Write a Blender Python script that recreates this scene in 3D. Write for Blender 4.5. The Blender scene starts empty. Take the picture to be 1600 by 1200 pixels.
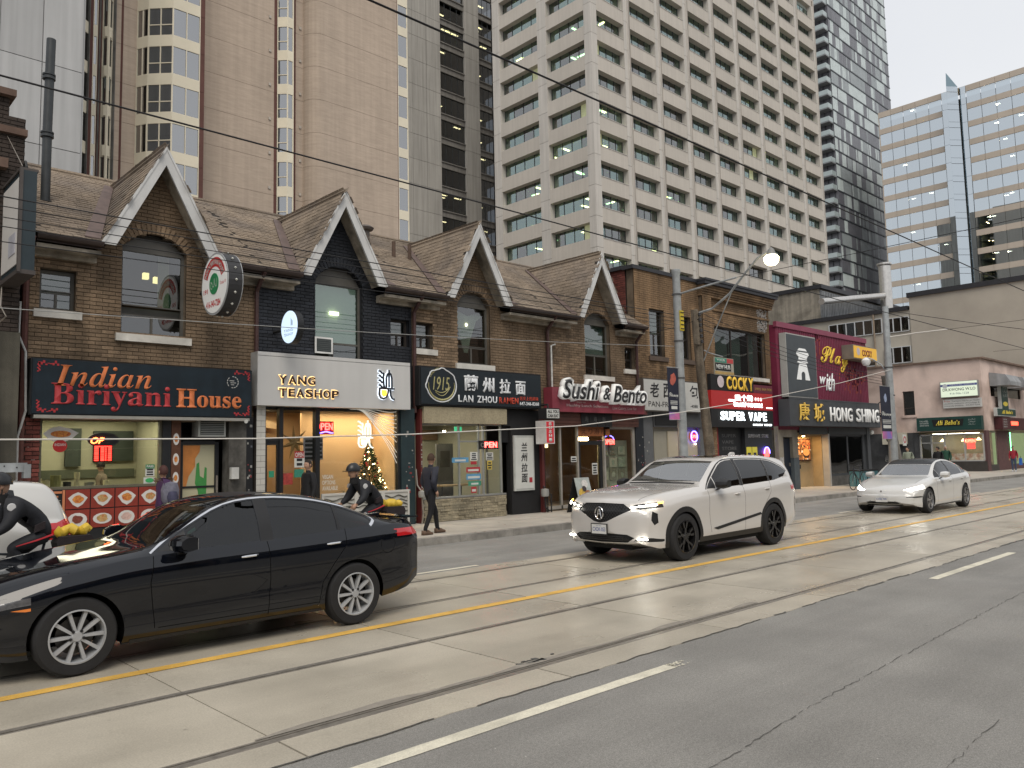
import bpy, bmesh, math, random
from math import sin, cos, pi, radians, sqrt, atan2
from mathutils import Vector, Matrix
random.seed(7)
SC = bpy.context.scene
COL = SC.collection
# ------------------------------------------------------------------ camera
EYE = 1.77
cd = bpy.data.cameras.new('camera')
cam = bpy.data.objects.new('camera', cd); COL.objects.link(cam)
yaw, pitch, roll = 0.759827, 0.0898359, -0.0216712
F = Vector((sin(yaw)*cos(pitch), cos(yaw)*cos(pitch), sin(pitch)))
r_ = F.cross(Vector((0, 0, 1))).normalized(); u_ = r_.cross(F)
r2 = cos(roll)*r_ + sin(roll)*u_; u2 = -sin(roll)*r_ + cos(roll)*u_
M = Matrix((r2, u2, -F)).transposed().to_4x4()
M.translation = Vector((0, 0, EYE))
cam.matrix_world = M
cd.sensor_width = 36; cd.sensor_fit = 'HORIZONTAL'; cd.lens = 28.10
cd.clip_start = 0.05; cd.clip_end = 3000
SC.camera = cam
# ------------------------------------------------------------------ sky: flat pale overcast over a Nishita sky
SUN_EL, SUN_ROT = radians(52), radians(215)
w = bpy.data.worlds.new('World'); SC.world = w; w.use_nodes = True
nt = w.node_tree; nt.nodes.clear()
out = nt.nodes.new('ShaderNodeOutputWorld'); bg = nt.nodes.new('ShaderNodeBackground')
sky = nt.nodes.new('ShaderNodeTexSky'); sky.sky_type = 'NISHITA'; sky.sun_disc = False
sky.sun_elevation = SUN_EL; sky.sun_rotation = SUN_ROT
mix = nt.nodes.new('ShaderNodeMixRGB'); mix.inputs[0].default_value = 0.93
tc = nt.nodes.new('ShaderNodeTexCoord'); no = nt.nodes.new('ShaderNodeTexNoise')
no.inputs['Scale'].default_value = 2.2; no.inputs['Detail'].default_value = 5
rp = nt.nodes.new('ShaderNodeValToRGB')
rp.color_ramp.elements[0].position = 0.3; rp.color_ramp.elements[0].color = (6.05, 6.2, 6.5, 1)
rp.color_ramp.elements[1].position = 0.75; rp.color_ramp.elements[1].color = (6.75, 6.85, 7.0, 1)
nt.links.new(tc.outputs['Generated'], no.inputs['Vector']); nt.links.new(no.outputs[0], rp.inputs[0])
nt.links.new(sky.outputs[0], mix.inputs[1]); nt.links.new(rp.outputs[0], mix.inputs[2])
nt.links.new(mix.outputs[0], bg.inputs['Color']); bg.inputs['Strength'].default_value = 0.10
nt.links.new(bg.outputs[0], out.inputs['Surface'])
sl = bpy.data.lights.new('sun', 'SUN'); sl.energy = 1.5; sl.angle = radians(35); sl.color = (1.0, 0.92, 0.81)
so = bpy.data.objects.new('sun', sl); COL.objects.link(so)
sd = Vector((sin(SUN_ROT)*cos(SUN_EL), cos(SUN_ROT)*cos(SUN_EL), sin(SUN_EL)))
so.rotation_euler = (-sd).to_track_quat('-Z', 'Y').to_euler(); so.location = (0, 0, 60)
SC.view_settings.view_transform = 'Standard'; SC.view_settings.look = 'None'
SC.view_settings.exposure = 0.40; SC.view_settings.gamma = 1.0
SC.view_settings.use_curve_mapping = False
SC.cycles.use_denoising = True
SC.cycles.max_bounces = 7; SC.cycles.transparent_max_bounces = 16
SC.cycles.sample_clamp_indirect = 4.0
# ------------------------------------------------------------------ materials
MATS = {}
def nodes(name):
    m = bpy.data.materials.new(name); m.use_nodes = True
    t = m.node_tree; b = t.nodes['Principled BSDF']
    return m, t, b
def mat(name, col, rough=0.7, var=0.18, scale=3.0, bump=0.0, metal=0.0, spec=0.4, rnd=0.0, coat=0.0,
        emit=None, estr=0.0, speck=0.0, stain=0.0, streak=0.0, fine=60.0, hue=None, hbed=0.0):
    """procedural paint/stone/metal: broad mottling, fine grain, stains, vertical streaks, per-object variation"""
    if name in MATS: return MATS[name]
    m, t, b = nodes(name); N = t.nodes.new; L = t.links.new
    c = (*col, 1)
    b.inputs['Roughness'].default_value = rough; b.inputs['Metallic'].default_value = metal
    b.inputs['Specular IOR Level'].default_value = spec
    b.inputs['Coat Weight'].default_value = coat
    if coat: b.inputs['Coat Roughness'].default_value = 0.03
    geo = N('ShaderNodeNewGeometry'); pos = geo.outputs['Position']
    cur = N('ShaderNodeRGB'); cur.outputs[0].default_value = c; cur = cur.outputs[0]
    def mul(cur, fac_sock, lo, hi, p0=0.3, p1=0.7, tint=None):
        r = N('ShaderNodeMapRange'); r.inputs[1].default_value = p0; r.inputs[2].default_value = p1
        r.inputs[3].default_value = lo; r.inputs[4].default_value = hi
        L(fac_sock, r.inputs[0])
        v = N('ShaderNodeVectorMath'); v.operation = 'SCALE'
        L(cur, v.inputs[0]); L(r.outputs[0], v.inputs['Scale']); return v.outputs[0]
    if var:
        n = N('ShaderNodeTexNoise'); n.inputs['Scale'].default_value = scale; n.inputs['Detail'].default_value = 6
        n.inputs['Roughness'].default_value = .65
        L(pos, n.inputs['Vector']); cur = mul(cur, n.outputs[0], 1-var, 1+var)
    if hue:
        n = N('ShaderNodeTexNoise'); n.inputs['Scale'].default_value = scale*.6; n.inputs['Detail'].default_value = 4
        L(pos, n.inputs['Vector'])
        mx = N('ShaderNodeMixRGB'); r = N('ShaderNodeMapRange'); r.inputs[1].default_value = .45; r.inputs[2].default_value = .7
        L(n.outputs[0], r.inputs[0]); L(r.outputs[0], mx.inputs[0]); L(cur, mx.inputs[1]); mx.inputs[2].default_value = (*hue, 1); cur = mx.outputs[0]
    if rnd:
        oi = N('ShaderNodeObjectInfo'); cur = mul(cur, oi.outputs['Random'], 1-rnd, 1+rnd, 0, 1)
    if speck:
        n = N('ShaderNodeTexNoise'); n.inputs['Scale'].default_value = fine; n.inputs['Detail'].default_value = 3
        L(pos, n.inputs['Vector']); cur = mul(cur, n.outputs[0], 1-speck, 1+speck)
    if stain:
        n = N('ShaderNodeTexNoise'); n.inputs['Scale'].default_value = scale*.35; n.inputs['Detail'].default_value = 8
        n.inputs['Distortion'].default_value = .6
        L(pos, n.inputs['Vector']); cur = mul(cur, n.outputs[0], 1-stain, 1.0, .38, .52)
    if streak:
        mp = N('ShaderNodeMapping'); mp.inputs['Scale'].default_value = (3.0, 3.0, .12)
        n = N('ShaderNodeTexNoise'); n.inputs['Scale'].default_value = 1.0; n.inputs['Detail'].default_value = 5
        L(pos, mp.inputs['Vector']); L(mp.outputs[0], n.inputs['Vector']); cur = mul(cur, n.outputs[0], 1-streak, 1.0+streak*.3, .35, .65)
    if hbed:   # fine brick beds on walls too far away to show single bricks
        mp = N('ShaderNodeMapping'); mp.inputs['Scale'].default_value = (.9, .9, 7.0)
        n = N('ShaderNodeTexNoise'); n.inputs['Scale'].default_value = 1.0; n.inputs['Detail'].default_value = 7; n.inputs['Roughness'].default_value = .75
        L(pos, mp.inputs['Vector']); L(mp.outputs[0], n.inputs['Vector']); cur = mul(cur, n.outputs[0], 1-hbed, 1.0+hbed, .3, .7)
    L(cur, b.inputs['Base Color'])
    if bump:
        n = N('ShaderNodeTexNoise'); n.inputs['Scale'].default_value = fine; n.inputs['Detail'].default_value = 6
        bp = N('ShaderNodeBump'); bp.inputs['Strength'].default_value = bump; bp.inputs['Distance'].default_value = .01
        L(pos, n.inputs['Vector']); L(n.outputs[0], bp.inputs['Height']); L(bp.outputs[0], b.inputs['Normal'])
    if emit:
        b.inputs['Emission Color'].default_value = (*emit, 1); b.inputs['Emission Strength'].default_value = estr
    MATS[name] = m; return m
def glow(name, col, s):
    if name in MATS: return MATS[name]
    m, t, b = nodes(name)
    b.inputs['Base Color'].default_value = (*[min(.8, x) for x in col], 1)
    b.inputs['Emission Color'].default_value = (*col, 1); b.inputs['Emission Strength'].default_value = s
    b.inputs['Roughness'].default_value = .5
    MATS[name] = m; return m
def glass(name, tint=(.8, .85, .83), ior=1.5, rough=0.01, wob=0.0, wscale=.5, gain=1.0):
    """clear pane: see-through body plus Fresnel mirror; wob bends the mirror as old float glass does"""
    if name in MATS: return MATS[name]
    m = bpy.data.materials.new(name); m.use_nodes = True; t = m.node_tree; t.nodes.clear(); N = t.nodes.new; L = t.links.new
    o = N('ShaderNodeOutputMaterial'); mx = N('ShaderNodeMixShader'); tr = N('ShaderNodeBsdfTransparent'); gl = N('ShaderNodeBsdfGlossy')
    fr = N('ShaderNodeFresnel'); fr.inputs['IOR'].default_value = ior
    tr.inputs['Color'].default_value = (*tint, 1); gl.inputs['Roughness'].default_value = rough
    gl.inputs['Color'].default_value = (*(gain if isinstance(gain, tuple) else (gain,)*3), 1)
    if wob:
        geo = N('ShaderNodeNewGeometry'); n = N('ShaderNodeTexNoise'); n.inputs['Scale'].default_value = wscale; n.inputs['Detail'].default_value = 1
        bp = N('ShaderNodeBump'); bp.inputs['Strength'].default_value = wob; bp.inputs['Distance'].default_value = .1
        L(geo.outputs['Position'], n.inputs['Vector']); L(n.outputs[0], bp.inputs['Height']); L(bp.outputs[0], gl.inputs['Normal'])
    g2 = N('ShaderNodeNewGeometry'); iv = N('ShaderNodeMath'); iv.operation = 'SUBTRACT'; iv.inputs[0].default_value = 1; L(g2.outputs['Backfacing'], iv.inputs[1])
    mu = N('ShaderNodeMath'); mu.operation = 'MULTIPLY'; L(fr.outputs[0], mu.inputs[0]); L(iv.outputs[0], mu.inputs[1])
    L(mu.outputs[0], mx.inputs[0]); L(tr.outputs[0], mx.inputs[1]); L(gl.outputs[0], mx.inputs[2]); L(mx.outputs[0], o.inputs['Surface'])
    MATS[name] = m; return m
# ------------------------------------------------------------------ mesh building
class MB:
    def __init__(s): s.v = []; s.f = []; s.m = []; s.sm = False
    def add(s, vs, fs, mi=0):
        o = len(s.v); s.v += [tuple(p) for p in vs]
        for f in fs: s.f.append(tuple(i+o for i in f)); s.m.append(mi)
        return s
    def box(s, x0, x1, y0, y1, z0, z1, mi=0):
        if x0 > x1: x0, x1 = x1, x0
        if y0 > y1: y0, y1 = y1, y0
        if z0 > z1: z0, z1 = z1, z0
        return s.add([(x0,y0,z0),(x1,y0,z0),(x1,y1,z0),(x0,y1,z0),(x0,y0,z1),(x1,y0,z1),(x1,y1,z1),(x0,y1,z1)],
              [(0,3,2,1),(4,5,6,7),(0,1,5,4),(1,2,6,5),(2,3,7,6),(3,0,4,7)], mi)
    def obox(s, c, ax, ay, az, mi=0):
        """box from centre and three half-axis vectors"""
        c, ax, ay, az = map(Vector, (c, ax, ay, az)); vs = []
        for k in (-1, 1):
            for i, j in ((-1,-1),(1,-1),(1,1),(-1,1)): vs.append(c+ax*i+ay*j+az*k)
        return s.add(vs, [(0,3,2,1),(4,5,6,7),(0,1,5,4),(1,2,6,5),(2,3,7,6),(3,0,4,7)], mi)
    def quad(s, a, b, c, d, mi=0): return s.add([a,b,c,d], [(0,1,2,3)], mi)
    def prism(s, pts, d, mi=0):
        """flat outline pts (3-D, any plane) pushed along vector d"""
        n = len(pts); d = Vector(d); a = [Vector(p) for p in pts]
        s.add(a+[p+d for p in a], [tuple(range(n))[::-1], tuple(range(n, 2*n))]+[(i, (i+1) % n, n+(i+1) % n, n+i) for i in range(n)], mi)
        return s
    def tube(s, pts, r, n=8, mi=0, cap=True):
        pts = [Vector(p) for p in pts]; rs = r if isinstance(r, (list, tuple)) else [r]*len(pts)
        rings = []; up = None
        for i, p in enumerate(pts):
            t = (pts[min(i+1, len(pts)-1)]-pts[max(i-1, 0)]).normalized()
            if up is None: up = t.cross(Vector((0,0,1)) if abs(t.z) < .9 else Vector((1,0,0))).normalized()
            up = (up - t*up.dot(t)).normalized(); b = t.cross(up)
            rings.append([p+(up*cos(2*pi*k/n)+b*sin(2*pi*k/n))*rs[i] for k in range(n)])
        vs = [q for rg in rings for q in rg]; fs = []
        for i in range(len(pts)-1):
            for k in range(n): fs.append((i*n+k, i*n+(k+1) % n, (i+1)*n+(k+1) % n, (i+1)*n+k))
        if cap: fs += [tuple(range(n))[::-1], tuple(range((len(pts)-1)*n, len(pts)*n))]
        return s.add(vs, fs, mi)
    def lathe(s, c, prof, n=16, axis='z', mi=0):
        c = Vector(c); vs = []; m = len(prof)
        for k in range(n):
            a = 2*pi*k/n
            for r, h in prof:
                if axis == 'z': vs.append(c+Vector((r*cos(a), r*sin(a), h)))
                elif axis == 'y': vs.append(c+Vector((r*cos(a), h, r*sin(a))))
                else: vs.append(c+Vector((h, r*cos(a), r*sin(a))))
        fs = []
        for k in range(n):
            k2 = (k+1) % n
            for j in range(m-1): fs.append((k*m+j, k2*m+j, k2*m+j+1, k*m+j+1))
        return s.add(vs, fs, mi)
    def mesh(s, name, mats, shift=(0,0,0), smooth=False):
        me = bpy.data.meshes.new(name); sx, sy, sz = shift
        me.from_pydata([(x-sx, y-sy, z-sz) for x, y, z in s.v], [], s.f)
        for m in (mats if isinstance(mats, (list, tuple)) else [mats]): me.materials.append(m)
        me.polygons.foreach_set('material_index', s.m)
        if smooth or s.sm:
            me.polygons.foreach_set('use_smooth', [True]*len(s.f));
            try: me.set_sharp_from_angle(angle=radians(38))
            except Exception: pass
        bm = bmesh.new(); bm.from_mesh(me); bmesh.ops.recalc_face_normals(bm, faces=bm.faces); bm.to_mesh(me); bm.free()
        me.update(); return me
    def build(s, name, mats, parent=None, smooth=False, local=False, **tags):
        sh = (0,0,0) if (parent is None or local) else rootloc(parent)
        me = s.mesh(name, mats, sh, smooth)
        return link(name, me, parent, **tags)
def rootloc(o):
    p = Vector(o.location)
    while o.parent: o = o.parent; p += Vector(o.location)
    return p
def link(name, me, parent=None, **tags):
    o = bpy.data.objects.new(name, me); COL.objects.link(o)
    if parent is not None: o.parent = parent
    for k, v in tags.items():
        if v is not None: o[k] = v
    return o
def thing(name, label, cat, loc=(0,0,0), rz=0, group=None):
    o = bpy.data.objects.new(name, None); COL.objects.link(o); o.location = loc; o.rotation_euler = (0,0,rz)
    o.empty_display_size = .1
    o['label'] = label; o['category'] = cat
    if group: o['group'] = group
    return o
def kids(o): return [c for c in bpy.data.objects if c.parent == o]
KIDS = {}
def copy_thing(o, loc=None, rz=None, label=None, _p=None, tree=None):
    if tree is None:
        tree = {}
        for c in bpy.data.objects:
            if c.parent: tree.setdefault(c.parent.name, []).append(c)
    c = o.copy(); COL.objects.link(c)
    if _p: c.parent = _p
    if loc is not None: c.location = loc
    if rz is not None: c.rotation_euler = (0,0,rz)
    if label: c['label'] = label
    for ch in tree.get(o.name, []): copy_thing(ch, _p=c, tree=tree)
    return c
def bake(o):
    """evaluate modifiers / text into a plain mesh"""
    dg = bpy.context.evaluated_depsgraph_get(); dg.update()
    me = bpy.data.meshes.new_from_object(o.evaluated_get(dg)); return me
TMP = bpy.data.scenes.new('scratch'); GLY = {}
def text(body, box, y, m, parent, depth=.02, bold=0.0, shear=0.0, face='S', name='lettering', spacing=1.0, fitw=True, arc=None, res=3, **tags):
    """lettering fitted to box=(x0,z0,x1,z1) standing on a plane; face S looks to -Y, W looks to -X (x then means -Y order)"""
    key = (body, bold, shear, spacing, res)
    if key not in GLY:
        cu = bpy.data.curves.new('txt', 'FONT'); cu.body = body; cu.offset = bold; cu.shear = shear; cu.space_character = spacing
        cu.align_x = 'LEFT'; cu.resolution_u = res; cu.fill_mode = 'BOTH'
        o = bpy.data.objects.new('txt', cu); TMP.collection.objects.link(o);
        with bpy.context.temp_override(scene=TMP, view_layer=TMP.view_layers[0]):
            dg = bpy.context.evaluated_depsgraph_get(); dg.update(); GLY[key] = bpy.data.meshes.new_from_object(o.evaluated_get(dg))
        bpy.data.objects.remove(o); bpy.data.curves.remove(cu)
    me = GLY[key].copy()
    vs = [v.co.copy() for v in me.vertices]
    if not vs: bpy.data.meshes.remove(me); return None
    ax = min(v.x for v in vs); bx = max(v.x for v in vs); ay = min(v.y for v in vs); by = max(v.y for v in vs)
    x0, z0, x1, z1 = box; sx = (x1-x0)/(bx-ax); sz = (z1-z0)/(by-ay)
    if not fitw: sx = abs(sz)*(1 if x1 > x0 else -1)
    P2 = [(x0+(v.x-ax)*sx, z0+(v.y-ay)*sz) for v in vs]
    if arc:  # bend onto a circle: (centre x, centre z, radius, angle0, angle1)
        cx, cz, R, a0, a1 = arc; W = (bx-ax); h = (by-ay); k = (z1-z0)/h
        P2 = [(cx+(R+(v.y-ay)*k)*cos(a0+(a1-a0)*(v.x-ax)/W), cz+(R+(v.y-ay)*k)*sin(a0+(a1-a0)*(v.x-ax)/W)) for v in vs]
    bm = bmesh.new(); bm.from_mesh(me)
    for v, (px, pz) in zip(bm.verts, P2): v.co = Vector((px, y, pz)) if face == 'S' else Vector((y, px, pz))
    bmesh.ops.recalc_face_normals(bm, faces=bm.faces)
    if depth:
        r = bmesh.ops.extrude_face_region(bm, geom=bm.faces[:])
        dv = Vector((0, -depth, 0)) if face == 'S' else Vector((-depth, 0, 0))
        bmesh.ops.translate(bm, verts=[e for e in r['geom'] if isinstance(e, bmesh.types.BMVert)], vec=dv)
        bmesh.ops.recalc_face_normals(bm, faces=bm.faces)
    sh = rootloc(parent) if parent else Vector((0,0,0))
    bmesh.ops.translate(bm, verts=bm.verts, vec=-sh)
    bm.to_mesh(me); bm.free()
    me.materials.clear()
    for q in (m if isinstance(m, (list, tuple)) else [m]): me.materials.append(q)
    return link(name, me, parent, **tags)
# ------------------------------------------------------------------ base materials
def asphalt_mat(name, col, crack=True):
    m, t, b = nodes(name); N = t.nodes.new; L = t.links.new
    geo = N('ShaderNodeNewGeometry'); P = geo.outputs['Position']
    def noise(sc, det=5, dist=0.0, vec=P, rough=.6):
        n = N('ShaderNodeTexNoise'); n.inputs['Scale'].default_value = sc; n.inputs['Detail'].default_value = det
        n.inputs['Distortion'].default_value = dist; n.inputs['Roughness'].default_value = rough; L(vec, n.inputs['Vector']); return n.outputs[0]
    def mr(s, a, b_, c, d):
        r = N('ShaderNodeMapRange'); r.inputs[1].default_value = a; r.inputs[2].default_value = b_; r.inputs[3].default_value = c; r.inputs[4].default_value = d; L(s, r.inputs[0]); return r.outputs[0]
    def mathn(op, a, b_):
        n = N('ShaderNodeMath'); n.operation = op
        for i, q in enumerate((a, b_)):
            if isinstance(q, (int, float)): n.inputs[i].default_value = q
            else: L(q, n.inputs[i])
        return n.outputs[0]
    f = mathn('MULTIPLY', mr(noise(.6, 6), .3, .7, .82, 1.15), mr(noise(120, 2), .3, .7, .62, 1.42))
    f = mathn('MULTIPLY', f, mr(noise(40, 4), .3, .7, .82, 1.18))
    mp = N('ShaderNodeMapping'); mp.inputs['Scale'].default_value = (.12, 1.6, 1); L(P, mp.inputs['Vector'])
    f = mathn('MULTIPLY', f, mr(noise(1.0, 4, vec=mp.outputs[0]), .35, .7, .88, 1.08))
    v = N('ShaderNodeTexVoronoi'); v.inputs['Scale'].default_value = 1.7; v.inputs['Randomness'].default_value = 1; L(P, v.inputs['Vector'])
    spots = mr(v.outputs['Distance'], .02, .05, .55, 1.0); f = mathn('MULTIPLY', f, spots)
    v2 = N('ShaderNodeTexVoronoi'); v2.inputs['Scale'].default_value = 5.3; L(P, v2.inputs['Vector'])
    f = mathn('ADD', f, mr(v2.outputs['Distance'], .018, .03, 1.4, 0))
    sc = N('ShaderNodeVectorMath'); sc.operation = 'SCALE'; sc.inputs[0].default_value = col; L(f, sc.inputs['Scale'])
    L(sc.outputs[0], b.inputs['Base Color'])
    bp = N('ShaderNodeBump'); bp.inputs['Strength'].default_value = .5; bp.inputs['Distance'].default_value = .006
    L(noise(160, 3), bp.inputs['Height']); L(bp.outputs[0], b.inputs['Normal'])
    L(mr(noise(.8, 5), .35, .65, .55, .8), b.inputs['Roughness'])
    MATS[name] = m; return m
def concrete_road():
    m, t, b = nodes('track_concrete'); N = t.nodes.new; L = t.links.new
    geo = N('ShaderNodeNewGeometry'); P = geo.outputs['Position']
    def noise(sc, det=5, vec=P, dist=0.0):
        n = N('ShaderNodeTexNoise'); n.inputs['Scale'].default_value = sc; n.inputs['Detail'].default_value = det; n.inputs['Distortion'].default_value = dist; L(vec, n.inputs['Vector']); return n.outputs[0]
    def mr(s, a, b_, c, d):
        r = N('ShaderNodeMapRange'); r.inputs[1].default_value = a; r.inputs[2].default_value = b_; r.inputs[3].default_value = c; r.inputs[4].default_value = d; L(s, r.inputs[0]); return r.outputs[0]
    def mu(a, b_):
        n = N('ShaderNodeMath'); n.operation = 'MULTIPLY'; L(a, n.inputs[0]); L(b_, n.inputs[1]); return n.outputs[0]
    f = mu(mr(noise(.9, 8), .3, .7, .84, 1.12), mr(noise(90, 3), .3, .7, .86, 1.14))
    mp = N('ShaderNodeMapping'); mp.inputs['Scale'].default_value = (.1, 2.2, 1); L(P, mp.inputs['Vector'])
    f = mu(f, mr(noise(1, 5, mp.outputs[0]), .3, .65, .90, 1.04))
    f = mu(f, mr(noise(6, 8, dist=1), .62, .75, 1.0, .90))
    v = N('ShaderNodeTexVoronoi'); v.inputs['Scale'].default_value = 2.3; L(P, v.inputs['Vector']); f = mu(f, mr(v.outputs['Distance'], .025, .06, .62, 1.0))
    oi = N('ShaderNodeObjectInfo'); f = mu(f, mr(oi.outputs['Random'], 0, 1, .93, 1.06))
    sc = N('ShaderNodeVectorMath'); sc.operation = 'SCALE'; sc.inputs[0].default_value = (.425, .385, .312); L(f, sc.inputs['Scale'])
    L(sc.outputs[0], b.inputs['Base Color'])
    bp = N('ShaderNodeBump'); bp.inputs['Strength'].default_value = .22; bp.inputs['Distance'].default_value = .004
    L(noise(70, 4), bp.inputs['Height']); L(bp.outputs[0], b.inputs['Normal'])
    L(mr(noise(.7, 6), .35, .65, .24, .46), b.inputs['Roughness']); b.inputs['Specular IOR Level'].default_value = .5
    MATS['track_concrete'] = m; return m
ASPH = asphalt_mat('asphalt', (.225, .216, .198)); ASPH2 = asphalt_mat('asphalt_far', (.235, .228, .21))
TCON = concrete_road()
DARKGAP = mat('joint_dirt', (.03, .027, .024), .95)
TAR = mat('tar', (.085, .083, .077), .55, .3, 8, .4)
STEEL = mat('rail_steel', (.33,.30,.26), .33, .25, 12, 0, .55)
RAILDK = mat('rail_groove', (.035, .03, .026), .7)
WPAINT = mat('road_white', (.66, .62, .50), .6, .12, 6, .3, speck=.12, stain=.2, fine=90)
YPAINT = mat('road_yellow', (.70, .42, .09), .6, .15, 4, .3, speck=.15, stain=.25, fine=90)
SIDE = mat('sidewalk_concrete', (.40, .37, .32), .75, .15, 1.5, .3, rnd=.08, speck=.1, stain=.12)
KERB = mat('kerb_concrete', (.25, .235, .21), .8, .25, 4, .5, rnd=.1, speck=.15, stain=.3)
st = dict(kind='structure')
MB().quad((-400,-400,-.25),(900,-400,-.25),(900,900,-.25),(-400,900,-.25)).build('ground', mat('earth', (.12,.11,.10), .9), **st)
# near road sheet with a ragged edge where it meets the concrete
def ragged(y, x0, x1, step, amp, seed):
    rr = random.Random(seed); pts = []; x = x0; o = 0
    while x < x1:
        o = o*.6 + rr.uniform(-amp, amp); pts.append((x, y+o)); x += step*rr.uniform(.6, 1.4)
    return pts+[(x1, y)]
def sheet(name, lo, hi, z, m, parent=None, **kw):
    """sheet between two polylines sampled at shared x"""
    mb = MB(); xs = sorted({p[0] for p in lo} | {p[0] for p in hi})
    def at(pl, x):
        for (a, b), (c, d) in zip(pl, pl[1:]):
            if a <= x <= c: return b+(d-b)*(x-a)/(c-a) if c > a else b
        return pl[-1][1]
    for a, b in zip(xs, xs[1:]):
        mb.quad((a, at(lo, a), z), (b, at(lo, b), z), (b, at(hi, b), z), (a, at(hi, a), z))
    return mb.build(name, m, parent, **kw)
EDGE = ragged(4.47, -14, 60, .09, .014, 3)
sheet('near_road', [(-60,-9.5),(400,-9.5)], [(-60,4.47)]+EDGE+[(400,4.47)], 0.0, ASPH, **st)
sheet('far_road', [(-60,9.93)]+ragged(9.93,-14,60,.3,.012,5)+[(400,9.93)], [(-60,13.1),(400,13.1)], 0.0, ASPH2, **st)
# tar seam along the edge
rr = random.Random(9); x = -10; seam = MB()
while x < 40:   # broken bits of tar along the seam
    L_ = rr.uniform(.15, 1.6); tb = [(a, b-.012) for a, b in EDGE if x <= a <= x+L_]
    if len(tb) > 1:
        q = rr.uniform(.010, .030)
        for (a, b), (c, d) in zip(tb, tb[1:]): seam.quad((a, b, .008), (c, d, .008), (c, d+q, .008), (a, b+q, .008))
    x += L_+rr.uniform(.0, .35)
seam.build('tar_seam', TAR, **st)
# track bed: a dark base with separate concrete slabs on it
bed = MB().box(-60, 400, 4.3, 10.05, -.2, -.03).build('track_bed', DARKGAP, **st)
joints = [2.50+2.33*k for k in range(-5, 28)]
bands = [(4.40, 4.845), (4.955, 6.325), (6.435, 7.945), (8.055, 9.405), (9.515, 9.93)]
rr = random.Random(4)
for bi, (ya, yb) in enumerate(bands):
    for k, (xa, xb) in enumerate(zip(joints, joints[1:])):
        g = .007; j = lambda: rr.uniform(-.002, .002); t = rr.uniform(-.0015, .0015)
        ya2 = ya; mb = MB()
        if bi == 0:   # ragged outer edge
            lo = [(x, y-.004) for x, y in EDGE if xa+g < x < xb-g]
            pl = [(xa+g, 4.47)]+lo+[(xb-g, 4.47)]
            mb.prism([(x, y, -.035) for x, y in pl]+[(xb-g, yb, -.035), (xa+g, yb, -.035)], (0, 0, .039+t))
        elif bi == 4:
            mb.box(xa+g, xb-g, ya, yb, -.035, .004+t)
        else:
            mb.box(xa+g+j(), xb-g+j(), ya, yb, -.035, .003+t)
        mb.build('concrete_slab', TCON, bed)
for ya, yb in bands:
    MB().box(joints[-1]+.007, 400, ya, yb, -.035, .003).build('concrete_slab', TCON, bed)
    MB().box(-60, joints[0]-.007, ya, yb, -.035, .003).build('concrete_slab', TCON, bed)
for y in (4.90, 6.38, 8.0, 9.46):
    s = -1 if y in (4.90, 8.0) else 1   # head outside, groove inside
    mb = MB().box(-60, 400, y-.052, y+.052, -.06, -.022, 1)
    mb.box(-60, 400, y-s*.012, y+s*.040, -.022, .0045).box(-60, 400, y-s*.046, y-s*.034, -.022, .003)
    mb.build('tram_rail', [STEEL, RAILDK], bed)
    mb = MB().box(-60, 400, y+s*.0405, y+s*.0545, -.022, .0035).box(-60, 400, y-s*.0465, y-s*.0545, -.022, .0035)
    mb.build('rail_seal', mat('rail_mortar', (.20,.18,.155), .8, .2, 5), bed)
# worn break beside a rail joint
mb = MB(); rr = random.Random(8)
for i in range(16):
    x = 5.03+rr.gauss(0, .09); y = 5.04+rr.uniform(-.04, .05)
    mb.obox((x, y, .006), (rr.uniform(.01, .04), rr.uniform(-.01, .01), 0), (0, rr.uniform(.006, .02), 0), (0, 0, .003))
mb.build('broken_joint', TAR, bed, kind='stuff')
# patch of bitumen beside near rail
pl = [(2.4+.2*i, 4.955+.02+.05*sin(i*.35)**2+.04*abs(sin(i*.9))) for i in range(32)]
sheet('bitumen_patch', [(x, 4.956) for x, y in pl], pl, .0085, mat('bitumen_dust', (.25,.225,.19), .7, .2, 7, .4), **st)
# painted lines
sheet('yellow_line', [(x, y-.072) for x, y in ragged(7.27, -12, 80, .5, .004, 21)], [(x, y+.072) for x, y in ragged(7.27, -12, 80, .5, .004, 22)], .0085, YPAINT, **st)
for xa, xb in ((-3.4, -.4), (2.45, 5.62), (11.6, 15.2), (20.8, 24.2), (30, 33.4), (39, 42.4), (48, 51), (57, 60)):
    e = ragged(4.02, xa, xb, .13, .004, int(xa*7)+99); e2 = ragged(4.14, xa, xb, .13, .004, int(xa*9)+199)
    if abs(xa-2.45) < .1: e = [(x, y) for x, y in e]
    sheet('lane_dash', e, e2, .004, WPAINT, **st)
for xa, xb in ((6, 8.7), (12.3, 14.6), (22, 25.2), (31, 34), (41, 70), (-2, 1)):
    sheet('lane_line', [(xa, 10.02), (xb, 10.02)], [(xa, 10.12), (xb, 10.12)], .004, WPAINT, **st)
# flakes of worn paint at the end of the long dash
mb = MB(); rr = random.Random(2)
for i in range(46):
    x = 5.62+abs(rr.gauss(0, .09)); y = 4.08+rr.uniform(-.055, .055); a = rr.uniform(.004, .014)
    mb.obox((x, y, .0042), (a, 0, 0), (0, a*.6, 0), (0, 0, .001))
mb.build('paint_flakes', WPAINT, kind='stuff')
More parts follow.
